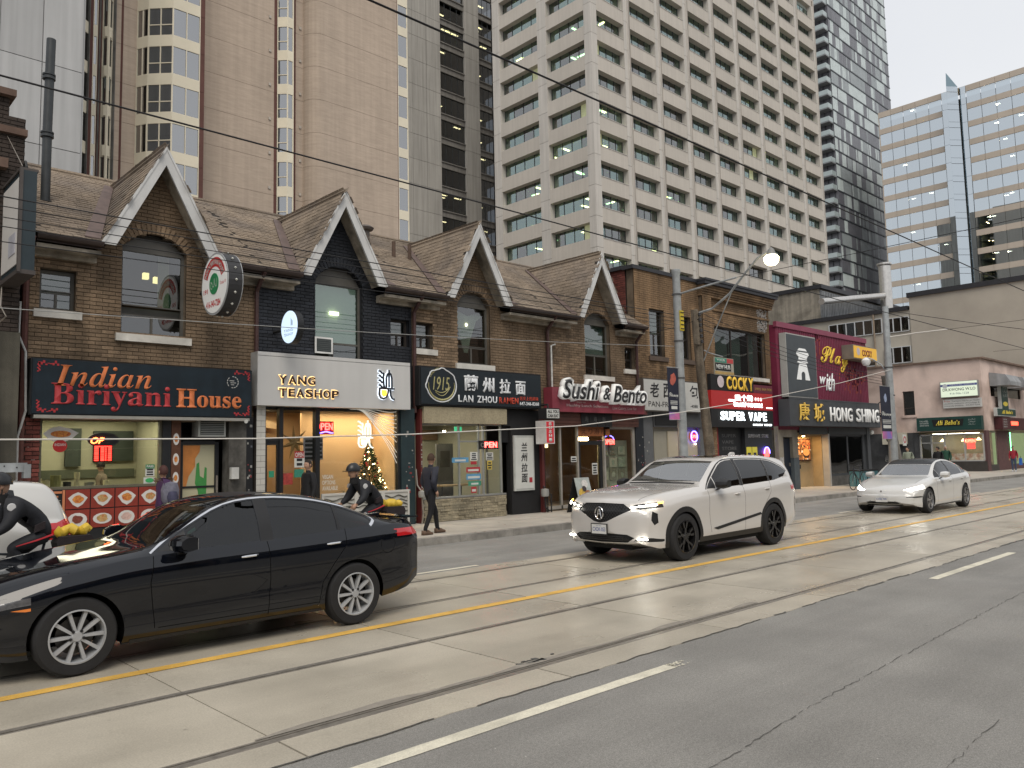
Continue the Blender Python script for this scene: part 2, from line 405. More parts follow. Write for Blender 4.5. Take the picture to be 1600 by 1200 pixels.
# cracks in the near road
def crack(pts, wdt, seed):
    rr = random.Random(seed); mb = MB(); fine = []
    for (a, b), (c, d) in zip(pts, pts[1:]):
        n = int(math.hypot(c-a, d-b)/.07)+1
        for i in range(n): fine.append((a+(c-a)*i/n+rr.uniform(-.012,.012), b+(d-b)*i/n+rr.uniform(-.014,.014)))
    for i, ((a, b), (c, d)) in enumerate(zip(fine, fine[1:])):
        if rr.random() < .12: continue
        w_ = wdt*rr.uniform(.3, 1.2); L_ = math.hypot(c-a, d-b) or 1; nx, ny = -(d-b)/L_*w_, (c-a)/L_*w_
        mb.quad((a-nx, b-ny, .0045), (c-nx, d-ny, .0045), (c+nx, d+ny, .0045), (a+nx, b+ny, .0045))
    mb.build('road_crack', mat('crack_dark', (.085,.083,.076), .9), **st)
crack([(3.2, 2.62), (4.2, 2.66), (5.4, 2.75), (7.5, 2.83), (11, 2.92), (17, 2.95)], .0035, 1)
crack([(3.66, 1.5), (4.1, 1.62), (4.9, 1.7), (6, 1.75)], .003, 2)
# manhole / sidewalk / kerb
walk = MB().box(-60, 400, 13.16, 17.6, -.2, .12).build('sidewalk', DARKGAP, **st)
for k in range(-6, 44):
    xa = k*1.55
    MB().box(xa+.004, xa+1.546, 13.1, 13.275, -.05, .147+rr.uniform(-.003,.003)).build('kerb_stone', KERB, walk)
    for (ya, yb) in ((13.283, 14.75), (14.758, 17.6)):
        MB().box(xa+.005, xa+1.545, ya, yb, .1, .150+rr.uniform(-.0025,.0025)).build('paving_slab', SIDE, walk)
MB().box(44*1.55, 400, 13.1, 17.6, .1, .15).build('paving_slab', SIDE, walk)
MB().box(-60, -6*1.55-.004, 13.1, 17.6, .1, .15).build('paving_slab', SIDE, walk)
# near-side pavement behind the camera
MB().box(-60, 300, -13, -9.5, -.2, .15).build('near_sidewalk', SIDE, **st)
lt = MB(); rr = random.Random(71)
for i in range(260):
    x = rr.uniform(-2, 60)**1; y = rr.choice((13.35, 13.05, 15.9, 14.4))+rr.gauss(0, .18); z = .153 if y > 13.28 else .004
    if 13.09 < y < 13.28: z = .152
    a = rr.uniform(0, pi); r = rr.uniform(.012, .045); lt.quad((x-r*cos(a), y-r*sin(a), z), (x+r*.5*sin(a), y-r*.5*cos(a), z), (x+r*cos(a), y+r*sin(a), z+rr.uniform(0,.006)), (x-r*.5*sin(a), y+r*.5*cos(a), z), rr.choice((0,0,0,1,2)))
lt.build('litter', [mat('dead_leaf', (.10,.065,.035), .9), mat('paper_scrap', (.5,.49,.46), .8), mat('gum_spot', (.09,.085,.08), .9)], kind='stuff')
# ------------------------------------------------------------------ brick row of gabled houses
WY = 16.3
BRICK_T = mat('brick_tan', (.235, .165, .105), .9, .22, 2.2, .5, rnd=.26, speck=.2, stain=.3, fine=45, streak=.25)
BRICK_K = mat('brick_black', (.020, .023, .030), .6, .25, 3, .5, rnd=.3, speck=.15, fine=45)
BRICK_B = mat('brick_brown', (.215, .137, .075), .9, .25, 1.6, .5, rnd=.25, speck=.2, stain=.35, fine=45, streak=.3)
BRICK_R = mat('brick_red', (.155, .045, .035), .9, .3, 2, .5, rnd=.35, speck=.2, stain=.4, fine=45)
BRICK_D = mat('brick_sooty', (.045, .034, .028), .9, .35, 2, .5, rnd=.3, speck=.2, fine=45)
MORTAR = mat('mortar', (.125, .095, .066), .95, .3, 3, .3, stain=.3)
MORTAR_K = mat('mortar_black', (.013, .014, .018), .8, .2)
MORTAR_D = mat('mortar_dark', (.03, .025, .02), .9, .2)
WOODW = mat('board_white', (.56, .56, .55), .55, .08, 2, .15, stain=.1, streak=.12)
SOFF = mat('soffit_cream', (.34, .30, .24), .8, .3, 5, .3, stain=.5, streak=.3)
GUTT = mat('gutter_brown', (.045, .03, .025), .5, .25, 4)
SILL = mat('sill_white', (.60, .58, .53), .7, .12, 4, .2, stain=.2)
FRAMEB = mat('frame_brown', (.035, .028, .024), .55, .2)
FRAMEG = mat('frame_grey', (.09, .085, .075), .55, .2)
SHING = mat('shingle', (.225, .178, .132), .95, .22, 1.4, .6, rnd=.17, speck=.3, stain=.25, fine=30, hue=(.17,.14,.115))
FLASH = mat('valley_flashing', (.12, .085, .075), .6, .3, 5)
PIPE = mat('downpipe_brown', (.055, .025, .022), .5, .25, 4)
IRON = mat('black_iron', (.02, .02, .02), .6, .2)
PANE = glass('old_pane', (.62, .68, .66), 2.3, .012, .04, .5)
CURT = mat('pale_blind', (.36, .40, .37), .9, .1, 1)
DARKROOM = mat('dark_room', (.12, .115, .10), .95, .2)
def cut(iv, a, b):
    out = []
    for x0, x1 in iv:
        if b <= x0 or a >= x1: out.append((x0, x1)); continue
        if a > x0: out.append((x0, a))
        if b < x1: out.append((b, x1))
    return [q for q in out if q[1]-q[0] > .015]
class Opening:
    def __init__(s, x0, x1, z0, z1, rise=0): s.x0, s.x1, s.z0, s.z1, s.rise = x0, x1, z0, z1, rise
    def span(s, z):
        if z < s.z0 or z > s.z1+s.rise: return None
        if z <= s.z1: return s.x0, s.x1
        hw = (s.x1-s.x0)/2; R = (hw*hw+s.rise**2)/(2*s.rise); cz = s.z1+s.rise-R; q = R*R-(z-cz)**2
        if q <= 0: return None
        h = sqrt(q); c = (s.x0+s.x1)/2; return c-h, c+h
_bm = {}
def brick_mesh(m, L=.215, H=.062, D=.06):
    k = (m.name, L, H, D)
    if k not in _bm:
        _bm[k] = MB().box(-L/2, L/2, -D/2, D/2, -H/2, H/2).mesh('brick', m)
    return _bm[k]
def brick_wall(parent, z0, z1, region, ops, bmat, mmat, y=WY, thick=.3, face='S', nmax=300, seed=1, ch=.0755, bl=.225, near=None, wallname='wall'):
    """courses of real bricks on a mortar core. region(z) -> intervals"""
    rr = random.Random(seed); core = MB(); B = []
    n = int((z1-z0)/ch)
    def pos(u, v, w): return (u, v, w) if face == 'S' else (v, u, w)
    for k in range(n+1):
        za = z0+k*ch; zm = za+ch/2
        iv = list(region(zm))
        for o in ops:
            s = o.span(zm)
            if s: iv = cut(iv, *s)
        for a, b in iv:
            if face == 'S': core.box(a, b, y, y+thick, za, za+ch)
            else: core.box(y, y+thick, a, b, za, za+ch)
            u = a - (bl/2 if k % 2 else 0);
            # stay on a common bond grid
            u = math.floor(a/bl)*bl - (bl/2 if k % 2 else 0)
            while u < b:
                l, r = max(a, u+.005), min(b, u+bl-.005)
                if r-l > .03: B.append(((l+r)/2, zm, r-l))
                u += bl
    wall = core.build(wallname, mmat, parent)
    near = near or (0, 0)
    def d(q): return (q[0]-near[0])**2+(q[1]-2)**2
    B.sort(key=d); me = brick_mesh(bmat); off = rootloc(wall); joined = MB()
    for i, (u, z, l) in enumerate(B):
        pr = rr.uniform(-.003, .004)
        if i < nmax:
            o = bpy.data.objects.new('brick', me); COL.objects.link(o); o.parent = wall
            p = (u, y-.008-pr+.02, z) if face == 'S' else (y-.008-pr+.02, u, z)
            o.location = Vector(p)-off
            if face == 'W': o.rotation_euler = (0, 0, pi/2)
            o.scale = (l/.215, 1, 1)
        else:
            h = .031
            if face == 'S': joined.box(u-l/2, u+l/2, y-.018-pr, y+.03, z-h, z+h)
            else: joined.box(y-.018-pr, y+.03, u-l/2, u+l/2, z-h, z+h)
    if joined.v: joined.build('brickwork', bmat, wall, kind='stuff')
    return wall
def arch_bricks(wall, o, bmat, y=WY, L=.2):
    hw = (o.x1-o.x0)/2; R = (hw*hw+o.rise**2)/(2*o.rise); cx = (o.x0+o.x1)/2; cz = o.z1+o.rise-R
    a0 = math.asin(hw/R); n = max(6, int(2*a0*R/.078))
    for i in range(n):
        a = -a0+(i+.5)*2*a0/n; d = Vector((sin(a), 0, cos(a))); t = Vector((cos(a), 0, -sin(a)))
        c = Vector((cx, y-.0, cz))+d*(R+L/2)
        MB().obox(c, t*.033, (0, .03, 0), d*L/2).build('arch_brick', bmat, wall)
def shingles(parent, O, U, V, W, H, ok, m, nmax=300, seed=1, tab=.27, ex=.13, keep=None):
    """overlapping shingle tabs on the plane O + u*U + v*V; ok(u, v) filters"""
    rr = random.Random(seed); O, U, V = Vector(O), Vector(U).normalized(), Vector(V).normalized(); N = U.cross(V)
    if N.z < 0: N = -N
    T = []; nv = int(H/ex)+1
    for j in range(nv):
        u = -rr.random()*tab
        while u < W:
            wdt = tab*rr.choice((.55, .8, 1, 1)); uc = u+wdt/2
            if 0 <= uc <= W and ok(uc, j*ex+.07): T.append((u+.004, u+wdt-.004, j*ex+rr.uniform(-.006, .006), rr.uniform(.008, .017)))
            u += wdt
    rof = rootloc(parent)
    T.sort(key=lambda q: (O+U*q[0]+V*q[2]).length)
    J = MB()
    for i, (a, b, v, t) in enumerate(T):
        p = [O+U*a+V*v, O+U*b+V*v, O+U*b+V*(v+ex+.03), O+U*a+V*(v+ex+.03)]
        q = [p[0]+N*t, p[1]+N*t, p[2]+N*.002, p[3]+N*.002]
        mb = MB() if i < nmax else J
        mb.add(p+q, [(4,5,6,7),(0,1,5,4),(1,2,6,5),(3,0,4,7)])
        if i < nmax: mb.build('shingle', m, parent)
    if J.v: J.build('shingles', m, parent, kind='stuff')
def arch_panel(mb, o, y, d, zlow, mi=0):
    hw = (o.x1-o.x0)/2; R = (hw*hw+o.rise**2)/(2*o.rise); cx = (o.x0+o.x1)/2; cz = o.z1+o.rise-R; a0 = math.asin(min(1, hw/R))
    pts = [(o.x0, y, zlow)]+[(cx-R*sin(a0*(1-2*i/14)), y, cz+R*cos(a0*(1-2*i/14))) for i in range(15)]+[(o.x1, y, zlow)]
    mb.prism(pts, (0, d, 0), mi)
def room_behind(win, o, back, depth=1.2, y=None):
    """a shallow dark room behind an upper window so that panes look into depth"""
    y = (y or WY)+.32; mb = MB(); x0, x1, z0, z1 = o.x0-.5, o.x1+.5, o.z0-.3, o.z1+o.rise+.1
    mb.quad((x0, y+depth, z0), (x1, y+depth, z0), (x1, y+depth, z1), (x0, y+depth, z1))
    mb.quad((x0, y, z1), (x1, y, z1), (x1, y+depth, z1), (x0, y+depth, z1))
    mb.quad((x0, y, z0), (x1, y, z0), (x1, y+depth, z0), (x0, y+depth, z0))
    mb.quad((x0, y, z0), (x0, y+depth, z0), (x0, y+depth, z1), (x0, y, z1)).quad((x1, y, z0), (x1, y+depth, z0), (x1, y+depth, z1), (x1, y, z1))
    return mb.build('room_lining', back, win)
def sash(parent, o, fm, pane, split, y=WY+.12, fw=.05, back=DARKROOM, sillw=.1, sill=True, blinds=None, depth=1.2):
    """window frame with panes. split: list of (x0,x1,z0,z1) fractions for panes"""
    mb = MB(); X0, X1, Z0, Z1 = o.x0, o.x1, o.z0, o.z1
    mb.box(X0, X0+fw, y, y+.08, Z0, Z1); mb.box(X1-fw, X1, y, y+.08, Z0, Z1)
    mb.box(X0+fw, X1-fw, y, y+.08, Z0, Z0+fw); mb.box(X0+fw, X1-fw, y, y+.08, Z1-fw, Z1)
    if o.rise: arch_panel(mb, Opening(o.x0+.005, o.x1-.005, o.z0, o.z1, o.rise-.005), y+.02, .05, o.z1)
    w = mb.build('window', fm, parent)
    for (a, b, c, d) in split:
        xa, xb = X0+(X1-X0)*a, X0+(X1-X0)*b; za, zb = Z0+(Z1-Z0)*c, Z0+(Z1-Z0)*d
        f = MB(); t = .022
        f.box(xa, xa+t, y+.01, y+.06, za, zb).box(xb-t, xb, y+.01, y+.06, za, zb).box(xa+t, xb-t, y+.01, y+.06, za, za+t).box(xa+t, xb-t, y+.01, y+.06, zb-t, zb)
        f.build('sash_frame', fm, w)
        MB().box(xa+t, xb-t, y+.03, y+.036, za+t, zb-t).build('pane', pane, w)
    room_behind(w, o, back, depth)
    if blinds:
        for (a, b, c, d, m) in blinds:
            MB().box(X0+(X1-X0)*a, X0+(X1-X0)*b, y+.14, y+.146, Z0+(Z1-Z0)*c, Z0+(Z1-Z0)*d).build('blind', m, w)
    if sill: MB().box(X0-sillw, X1+sillw, WY-.09, WY+.12, Z0-.15, Z0-.004).build('sill', SILL, parent)
    return w
EAVE_Z, EAVE_Y, RIDGE_Y, RIDGE_Z = 5.95, 15.86, 19.5, 8.33
SLOPE = (RIDGE_Z-EAVE_Z)/(RIDGE_Y-EAVE_Y)
GHW, GAP = 1.15, 8.03      # gable half width and apex height (outer edge of the barge boards)
def gable_house(x0, x1, gx, bmat, mmat, label, zlow, openings, seed, left_eave=True):
    h = thing('gabled_house', label, 'house', ((x0+x1)/2, WY, 0.15), group='row of gabled houses')
    ga = .2   # wall gable sits under the barge
    def region(z):
        if z <= 5.86: return [(x0+.002, x1-.002)]
        t = (z-5.86)/(7.86-5.86)
        hw = GHW*(1-t)-.02
        return [(gx-hw, gx+hw)] if hw > .04 else []
    wall = brick_wall(h, zlow, 7.8, region, openings, bmat, mmat, seed=seed, near=(0, 0))
    for o in openings:
        if o.rise: arch_bricks(wall, o, bmat)
    # ground floor side walls, carried right through so the house has depth
    MB().box(x0+.002, x0+.14, WY+.3, RIDGE_Y+3, .15, 5.8).box(x1-.14, x1-.002, WY+.3, RIDGE_Y+3, .15, 5.8).box(x0+.14, x1-.14, RIDGE_Y+2.9, RIDGE_Y+3, .15, 5.8).build('side_wall', mmat, h)
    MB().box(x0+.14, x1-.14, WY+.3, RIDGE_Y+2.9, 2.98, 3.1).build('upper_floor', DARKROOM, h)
    # roof
    mb = MB(); T = .05
    yw = WY+.1; zw = EAVE_Z+(yw-EAVE_Y)*SLOPE
    for xa, xb, ya, za in ((x0, gx-GHW+.1, EAVE_Y, EAVE_Z), (gx+GHW-.1, x1, EAVE_Y, EAVE_Z), (gx-GHW+.1, gx+GHW-.1, yw, zw)):
        mb.prism([(xa, ya, za), (xb, ya, za), (xb, RIDGE_Y, RIDGE_Z), (xa, RIDGE_Y, RIDGE_Z)], (0, 0, -T))
    mb.prism([(x0, RIDGE_Y, RIDGE_Z), (x1, RIDGE_Y, RIDGE_Z), (x1, 2*RIDGE_Y-EAVE_Y, EAVE_Z), (x0, 2*RIDGE_Y-EAVE_Y, EAVE_Z)], (0, 0, -T))
    yj = EAVE_Y+(GAP-EAVE_Z)/SLOPE; gs = (GAP-EAVE_Z+.03)/GHW
    for s in (-1, 1):
        mb.prism([(gx, EAVE_Y-.02, GAP), (gx+s*GHW, EAVE_Y-.02, EAVE_Z-.03), (gx+s*GHW, EAVE_Y+.05, EAVE_Z-.03), (gx, yj, GAP)], (0, 0, -T))
    roof = mb.build('roof', MORTAR_D, h)
    L = sqrt((RIDGE_Y-EAVE_Y)**2+(RIDGE_Z-EAVE_Z)**2)
    def okmain(u, v):
        x = x0+u; z = EAVE_Z+v/L*(RIDGE_Z-EAVE_Z); return z > GAP-abs(x-gx)*gs-.03 or abs(x-gx) > GHW
    shingles(roof, (x0, EAVE_Y-.03, EAVE_Z-.018), (1,0,0), (0, RIDGE_Y-EAVE_Y, RIDGE_Z-EAVE_Z), x1-x0, L, okmain, SHING, 200, seed)
    Lg = sqrt(GHW**2+(GAP-EAVE_Z)**2)
    for s in (-1, 1):
        def okg(u, v):
            z = EAVE_Z-.03+v/Lg*(GAP-EAVE_Z); y = EAVE_Y-.03+u; return EAVE_Z+(y-EAVE_Y)*SLOPE < z+.05
        shingles(roof, (gx+s*GHW, EAVE_Y-.05, EAVE_Z-.025), (0,1,0), (-s*GHW, 0, GAP-EAVE_Z+.03), yj-EAVE_Y+.1, Lg, okg, SHING, 100 if s < 0 else 0, seed+5+s)
        # valley flashing
        a = Vector((gx+s*(GHW-.0), EAVE_Y, EAVE_Z+.02)); b = Vector((gx, yj, GAP+.02)); dr = Vector((s*.28, 0, 0))
        MB().prism([a, b, b+dr*.7+Vector((0,0,.01)), a+dr+Vector((0,0,.01))], (0, 0, .02)).build('valley_flashing', FLASH, roof)
    MB().tube([(x0, RIDGE_Y, RIDGE_Z+.0), (x1, RIDGE_Y, RIDGE_Z+.0)], .06, 6).build('ridge_cap', SHING, roof)
    MB().tube([(gx, EAVE_Y-.02, GAP+.0), (gx, yj, GAP+.0)], .05, 6).build('ridge_cap', SHING, roof)
    # barge boards, soffits
    for s in (-1, 1):
        o_ = (gx+s*GHW, EAVE_Z-.06); a_ = (gx, GAP-.02);
        wv = .35
        pts = [(a_[0], 0, a_[1]), (o_[0], 0, o_[1]), (o_[0]-s*.25, 0, o_[1]), (gx, 0, a_[1]-wv)]
        P = [(x, EAVE_Y-.06, z) for x, _, z in pts]
        MB().prism(P, (0, .05, 0)).build('barge_board', WOODW, h)
        P = [(gx, EAVE_Y-.075, GAP+.02), (gx+s*(GHW+.015), EAVE_Y-.075, EAVE_Z-.045), (gx+s*(GHW-.035), EAVE_Y-.075, EAVE_Z-.06), (gx, EAVE_Y-.075, GAP-.06)]
        MB().prism(P, (0, .03, 0)).build('barge_trim', WOODW if True else IRON, h)
        P = [(gx, EAVE_Y-.02, GAP-.30), (gx+s*(GHW-.14), EAVE_Y-.02, EAVE_Z-.03), (gx+s*(GHW-.14), WY-.002, EAVE_Z-.03), (gx, WY-.002, GAP-.30)]
        MB().prism(P, (0, 0, .03)).build('soffit', SOFF, h)
    # eaves between gables: fascia, half-round gutter, boxed soffit
    for xa, xb in ((x0, gx-GHW+.02), (gx+GHW-.02, x1)):
        if xb-xa < .1: continue
        MB().box(xa, xb, EAVE_Y-.0, EAVE_Y+.03, EAVE_Z-.17, EAVE_Z-.055).build('fascia', GUTT, h)
        mb = MB(); prof = [(EAVE_Y-.12+.06*(1-cos(a)), EAVE_Z-.055-.085*sin(a)) for a in [pi*i/6 for i in range(7)]]
        vs = [(x, y, z) for x in (xa-.01, xb+.01) for y, z in prof]
        mb.add(vs, [(i, i+1, 8+i, 7+i) for i in range(6)]+[tuple(range(7)), tuple(range(7, 14))])
        mb.box(xa-.01, xb+.01, EAVE_Y-.125, EAVE_Y-.11, EAVE_Z-.075, EAVE_Z-.045)
        mb.build('gutter', GUTT, h)
        MB().box(xa, xb, EAVE_Y+.03, WY-.025, EAVE_Z-.27, EAVE_Z-.20).build('soffit', SOFF, h)
        MB().box(xa, xb, WY-.14, WY-.022, EAVE_Z-.37, EAVE_Z-.272).build('cornice_board', SOFF, h)
    return h
def pipe_run(name, label, pts, r, m, n=8, **kw):
    o = MB().tube(pts, r, n).build(name, m, None, smooth=True); o['label'] = label; o['category'] = kw.get('cat', 'pipe')
    if kw.get('group'): o['group'] = kw['group']
    return o
# --- house 1: tan brick, Indian restaurant
o1 = Opening(5.06, 6.31, 4.30, 6.03, .33); o1s = Opening(3.66, 4.26, 4.62, 5.38)
H1 = gable_house(3.50, 7.80, 5.70, BRICK_T, MORTAR, 'tan brick gabled house above the Indian Biriyani House sign with tall arched window', 2.6, [o1, o1s], 11)
sash(H1, o1, FRAMEG, PANE, [(.03,.97,.34,.98), (.03,.5,.02,.24), (.5,.97,.02,.24)], back=mat('brown_room', (.09,.065,.045), .9, .3, 2),
     blinds=[(.62,.80,.35,.97,mat('curtain_tan',(.32,.26,.16),.9,.2)), (.02,.98,.25,.33,FRAMEG)])
for i, (x, z) in enumerate(((5.86, 5.66), (6.08, 5.60))):
    MB().box(x-.05, x+.06, WY+1.0, WY+1.1, z, z+.13).build('lit_lamp', glow('warm_bulb', (1, .75, .35), 2.2), H1)
sash(H1, o1s, FRAMEG, PANE, [(.06,.94,.48,.94), (.06,.5,.06,.46), (.5,.94,.06,.46)], blinds=[(.05,.95,.48,1,CURT), (.5,.95,.03,.45,CURT)])
# --- house 2: black painted
o2 = Opening(9.27, 10.55, 4.05, 5.93, .40); o2s = Opening(11.36, 11.93, 4.53, 5.25)
H2 = gable_house(7.80, 12.0, 9.80, BRICK_K, MORTAR_K, 'black painted brick gabled house above the white tea shop sign', 2.9, [o2, o2s], 12)
LIT_BL = mat('lit_blind', (.34, .42, .36), .9, .06, 2, emit=(.30,.36,.30), estr=.35)
sash(H2, o2, FRAMEG, PANE, [(.02,.98,.24,.98), (.42,.98,.02,.24)], blinds=[(.02,.98,.24,1,LIT_BL), (.4,.98,0,.24,mat('grey_blind',(.13,.14,.13),.9))], sill=False)
MB().box(9.78,10.02,WY+.2,WY+.24,5.20,5.28).build('lit_lamp', glow('ceiling_tube', (1, .88, .55), 6), H2)
ac = MB().box(9.24, 9.70, WY-.06, WY-.04, 4.22, 4.60).box(9.28, 9.66, WY-.062, WY+.2, 4.26, 4.56, 1).build('air_conditioner', [mat('ac_white',(.7,.7,.68),.5), mat('ac_dark',(.05,.06,.06),.5)])
ac['label'] = 'small window air conditioner with white frame set in the black house window'; ac['category'] = 'air conditioner'
for i in range(6): MB().box(9.30, 9.64, WY-.07, WY-.062, 4.285+i*.045, 4.30+i*.045).build('louvre', mat('ac_louvre',(.09,.1,.1),.5), ac, local=True)
sash(H2, o2s, FRAMEB, PANE, [(.06,.94,.48,.94), (.06,.5,.06,.46), (.5,.94,.06,.46)], blinds=[(.05,.95,.48,1,CURT)], sill=False)
# --- house 3: tan brick
o3 = Opening(13.52, 14.68, 4.26, 5.88, .38); o3s = Opening(12.13, 12.68, 4.55, 5.25)
H3 = gable_house(12.0, 16.9, 13.95, BRICK_T, MORTAR, 'tan brick gabled house above the black ramen sign with white drape in its window', 2.9, [o3, o3s], 13)
sash(H3, o3, FRAMEG, PANE, [(.03,.97,.30,.98), (.03,.5,.02,.29), (.5,.97,.02,.29)])
# white drape, gathered to a point
mb = MB(); ptsd = [(13.62,5.72),(13.75,5.58),(13.86,5.05),(14.02,4.62),(14.10,4.60),(14.22,5.0),(14.42,5.52),(14.58,5.62),(14.6,5.75),(14.3,5.70),(14.1,5.62),(13.85,5.74)]
mb.prism([(x, WY+.3+.03*sin(x*40), z) for x, z in ptsd], (0, .02, 0)); mb.build('drape', mat('drape_white', (.55,.56,.48), .9, .15, 8, .3), H3)
MB().lathe((14.07, WY+.28, 5.38), [(0,.06),(.035,.03),(.04,0),(.03,-.03),(0,-.05)], 10).build('lit_lamp', glow('ceiling_tube', (1,.88,.55), 6), H3)
sash(H3, o3s, FRAMEB, PANE, [(.06,.94,.48,.94), (.06,.5,.06,.46), (.5,.94,.06,.46)], blinds=[(.05,.95,.48,1,CURT), (.5,.9,.08,.44,CURT)])
# --- house 4
o4 = Opening(18.63, 19.86, 4.22, 5.90, .34); o4s = Opening(20.60, 21.12, 4.52, 5.22)
H4 = gable_house(16.9, 21.2, 19.0, BRICK_T, MORTAR, 'tan brick gabled house above the white Sushi and Bento lettering', 2.9, [o4, o4s], 14)
sash(H4, o4, FRAMEG, PANE, [(.03,.97,.40,.98), (.03,.5,.02,.39), (.5,.97,.02,.39)], blinds=[(.02,.98,.4,1,CURT)])
MB().lathe((18.82, WY+.25, 4.62), [(0,.07),(.05,.03),(.055,0),(.04,-.04),(0,-.06)], 10).build('lit_lamp', glow('ceiling_tube', (1,.88,.55), 6), H4)
sash(H4, o4s, FRAMEB, PANE, [(.06,.94,.48,.94), (.06,.94,.06,.46)])
# grafitti-like scratched digits on the brick
text('861', (17.15, 4.72, 17.62, 5.02), WY-.026, mat('scratch', (.12,.085,.055), .9), H4, depth=.003, name='scratched_number', kind='stuff')
# downpipes at the party lines
for i, (x, lab) in enumerate(((7.80, 'brown downpipe between the Indian restaurant and the black house'), (12.02, 'brown downpipe between the black house and the ramen house'),
                 (16.88, 'brown downpipe between the ramen house and the sushi house'), (21.12, 'brown downpipe at the right end of the gabled row'))):
    pipe_run('downpipe', lab, [(x, EAVE_Y-.05, EAVE_Z-.12), (x, EAVE_Y+.1, EAVE_Z-.25), (x, WY-.10, EAVE_Z-.5), (x, WY-.10, 4.3), (x, WY-.10, 2.9)], .05, PIPE, group='downpipes on the gabled row')
p = pipe_run('downpipe', 'red brown downpipe left of the Indian restaurant window', [(3.42, EAVE_Y-.05, EAVE_Z-.12), (3.42, WY-.10, 5.5), (3.42, WY-.10, .15)], .06, mat('pipe_rust', (.10,.038,.03), .6, .3, 6), group='downpipes on the gabled row')
pipe_run('conduit', 'pale conduit running down the corner left of the Indian restaurant', [(3.34, WY-.12, 4.7), (3.33, WY-.12, 4.1), (3.44, WY-.16, 3.8), (3.47, WY-.16, 2.75), (3.36, WY-.16, 2.3), (3.36, WY-.16, .2)], .022, mat('conduit_white', (.5,.5,.48), .6, .2, 8))
pipe_run('conduit', 'pale conduit running down beside the sushi sign', [(17.2, WY-.1, 5.05), (17.02, WY-.1, 5.0), (17.02, WY-.1, 3.0)], .028, MATS['conduit_white'])
for x, z, r, hgt, lab in ((12.68, 6.98, .055, .80, 'left of two rusty vent pipes on the roof above the ramen house'), (13.22, 6.98, .055, .80, 'right of two rusty vent pipes on the roof above the ramen house')):
    mb = MB().tube([(x, 18, z-.2), (x, 18, z+hgt)], r, 10); mb.lathe((x, 18, z), [(.14,-.02),(.08,.10),(.056,.11)], 10)
    o = mb.build('vent_pipe', mat('rusty_pipe', (.095,.062,.045), .8, .3, 8)); o['label'] = lab; o['category'] = 'vent pipe'; o['group'] = 'roof vent pipes'
mb = MB().tube([(3.98, 17.5, 6.7), (3.98, 17.5, 8.5), (4.00, 17.5, 10.35)], .085, 14)
for z in (8.35, 9.55, 6.95): mb.lathe((3.98, 17.5, z), [(.085,-.05),(.12,-.05),(.12,0),(.10,.0),(.10,.03),(.12,.03),(.12,.06),(.085,.06)], 14)
o = mb.build('flue_pipe', mat('flue_black', (.035,.04,.043), .5, .2, 5), None, smooth=True); o['label'] = 'tall black flue pipe rising from the roof at far left'; o['category'] = 'flue pipe'
mb = MB().lathe((11.75, 18.0, 7.55), [(.12,0),(.12,.35),(.2,.38),(.24,.44),(.16,.5),(0,.52)], 14)
o = mb.build('roof_cowl', mat('cowl', (.10,.085,.075), .6, .3)); o['label'] = 'round metal vent cowl behind the black gable'; o['category'] = 'roof vent'
# --- old dark brick building at far left
OL = thing('dark_brick_building', 'sooty dark brick building cut off by the left edge of the photo', 'building', (1, WY, .15))
brick_wall(OL, 2.9, 8.3, lambda z: [(-8, 3.02)] if z > 7.95 or z < 2.6 else [(-8, 3.28)], [], BRICK_D, MORTAR_D, y=15.95, seed=31, near=(3.3, 0), nmax=300)
MB().box(-8, 3.28, 16.25, 24, .15, 7.9).build('side_wall', MORTAR_D, OL)
MB().box(-8, 3.30, 15.85, 16.3, 7.62, 7.74).box(-8, 3.0, 15.75, 16.3, 6.95, 7.12).build('cornice', mat('cornice_brown', (.12,.075,.055), .8, .3, 3), OL)
MB().box(-8, 3.1, 15.8, 16.4, 8.28, 8.4).build('coping', MATS['cornice_brown'], OL)
MB().box(-8, 3.30, 15.90, 16.25, .15, 4.1).build('render_pier', mat('dirty_render', (.085,.078,.06), .85, .35, 1.2, .4, stain=.4, streak=.5), OL)
# ------------------------------------------------------------------ flat roofed brick shops (dim sum + vape)
COPING = mat('coping_black', (.022,.022,.026), .5, .2)
def S_region(a, b): return lambda z: [(a, b)]
B5 = thing('brick_building', 'flat roofed brown brick building above the white pan-fried bun sign', 'building', (23.1, WY, .15))
o5 = [Opening(21.98, 22.84, 5.06, 6.72), Opening(23.72, 24.45, 5.06, 6.60)]
brick_wall(B5, 3.0, 7.95, S_region(21.22, 25.02), o5, BRICK_B, MORTAR, seed=51, nmax=300, near=(21, 0))
for o in o5:
    sash(B5, o, FRAMEB, PANE, [(.05,.95,.50,.96), (.05,.5,.04,.48), (.5,.95,.04,.48)], blinds=[(.1,.45,.05,.97,CURT), (.5,.9,.5,.97,CURT)], sill=False)
    MB().box(o.x0-.1, o.x1+.12, WY-.08, WY+.12, o.z0-.16, o.z0-.004).build('sill', mat('sill_dark', (.09,.065,.05), .8, .2), B5)
brick_wall(B5, 5.9, 8.0, lambda z: [(16.65, 19.4)], [], BRICK_R, MORTAR_D, y=21.22, face='W', seed=52, nmax=300, near=(16.3, 0), wallname='party_wall')
MB().box(21.26, 21.5, 16.6, 24, .15, 5.9).box(21.52, 25.0, 16.62, 24, 7.7, 7.75).box(24.8, 25, 16.62, 24, .15, 7.7).box(21.5,24.8,23.8,24,.15,7.7).build('side_wall', MORTAR_D, B5)
MB().box(21.1, 25.02, WY-.07, WY+.4, 7.96, 8.09).box(21.1, 21.55, WY+.4, 19.5, 7.99, 8.12).build('coping', COPING, B5)
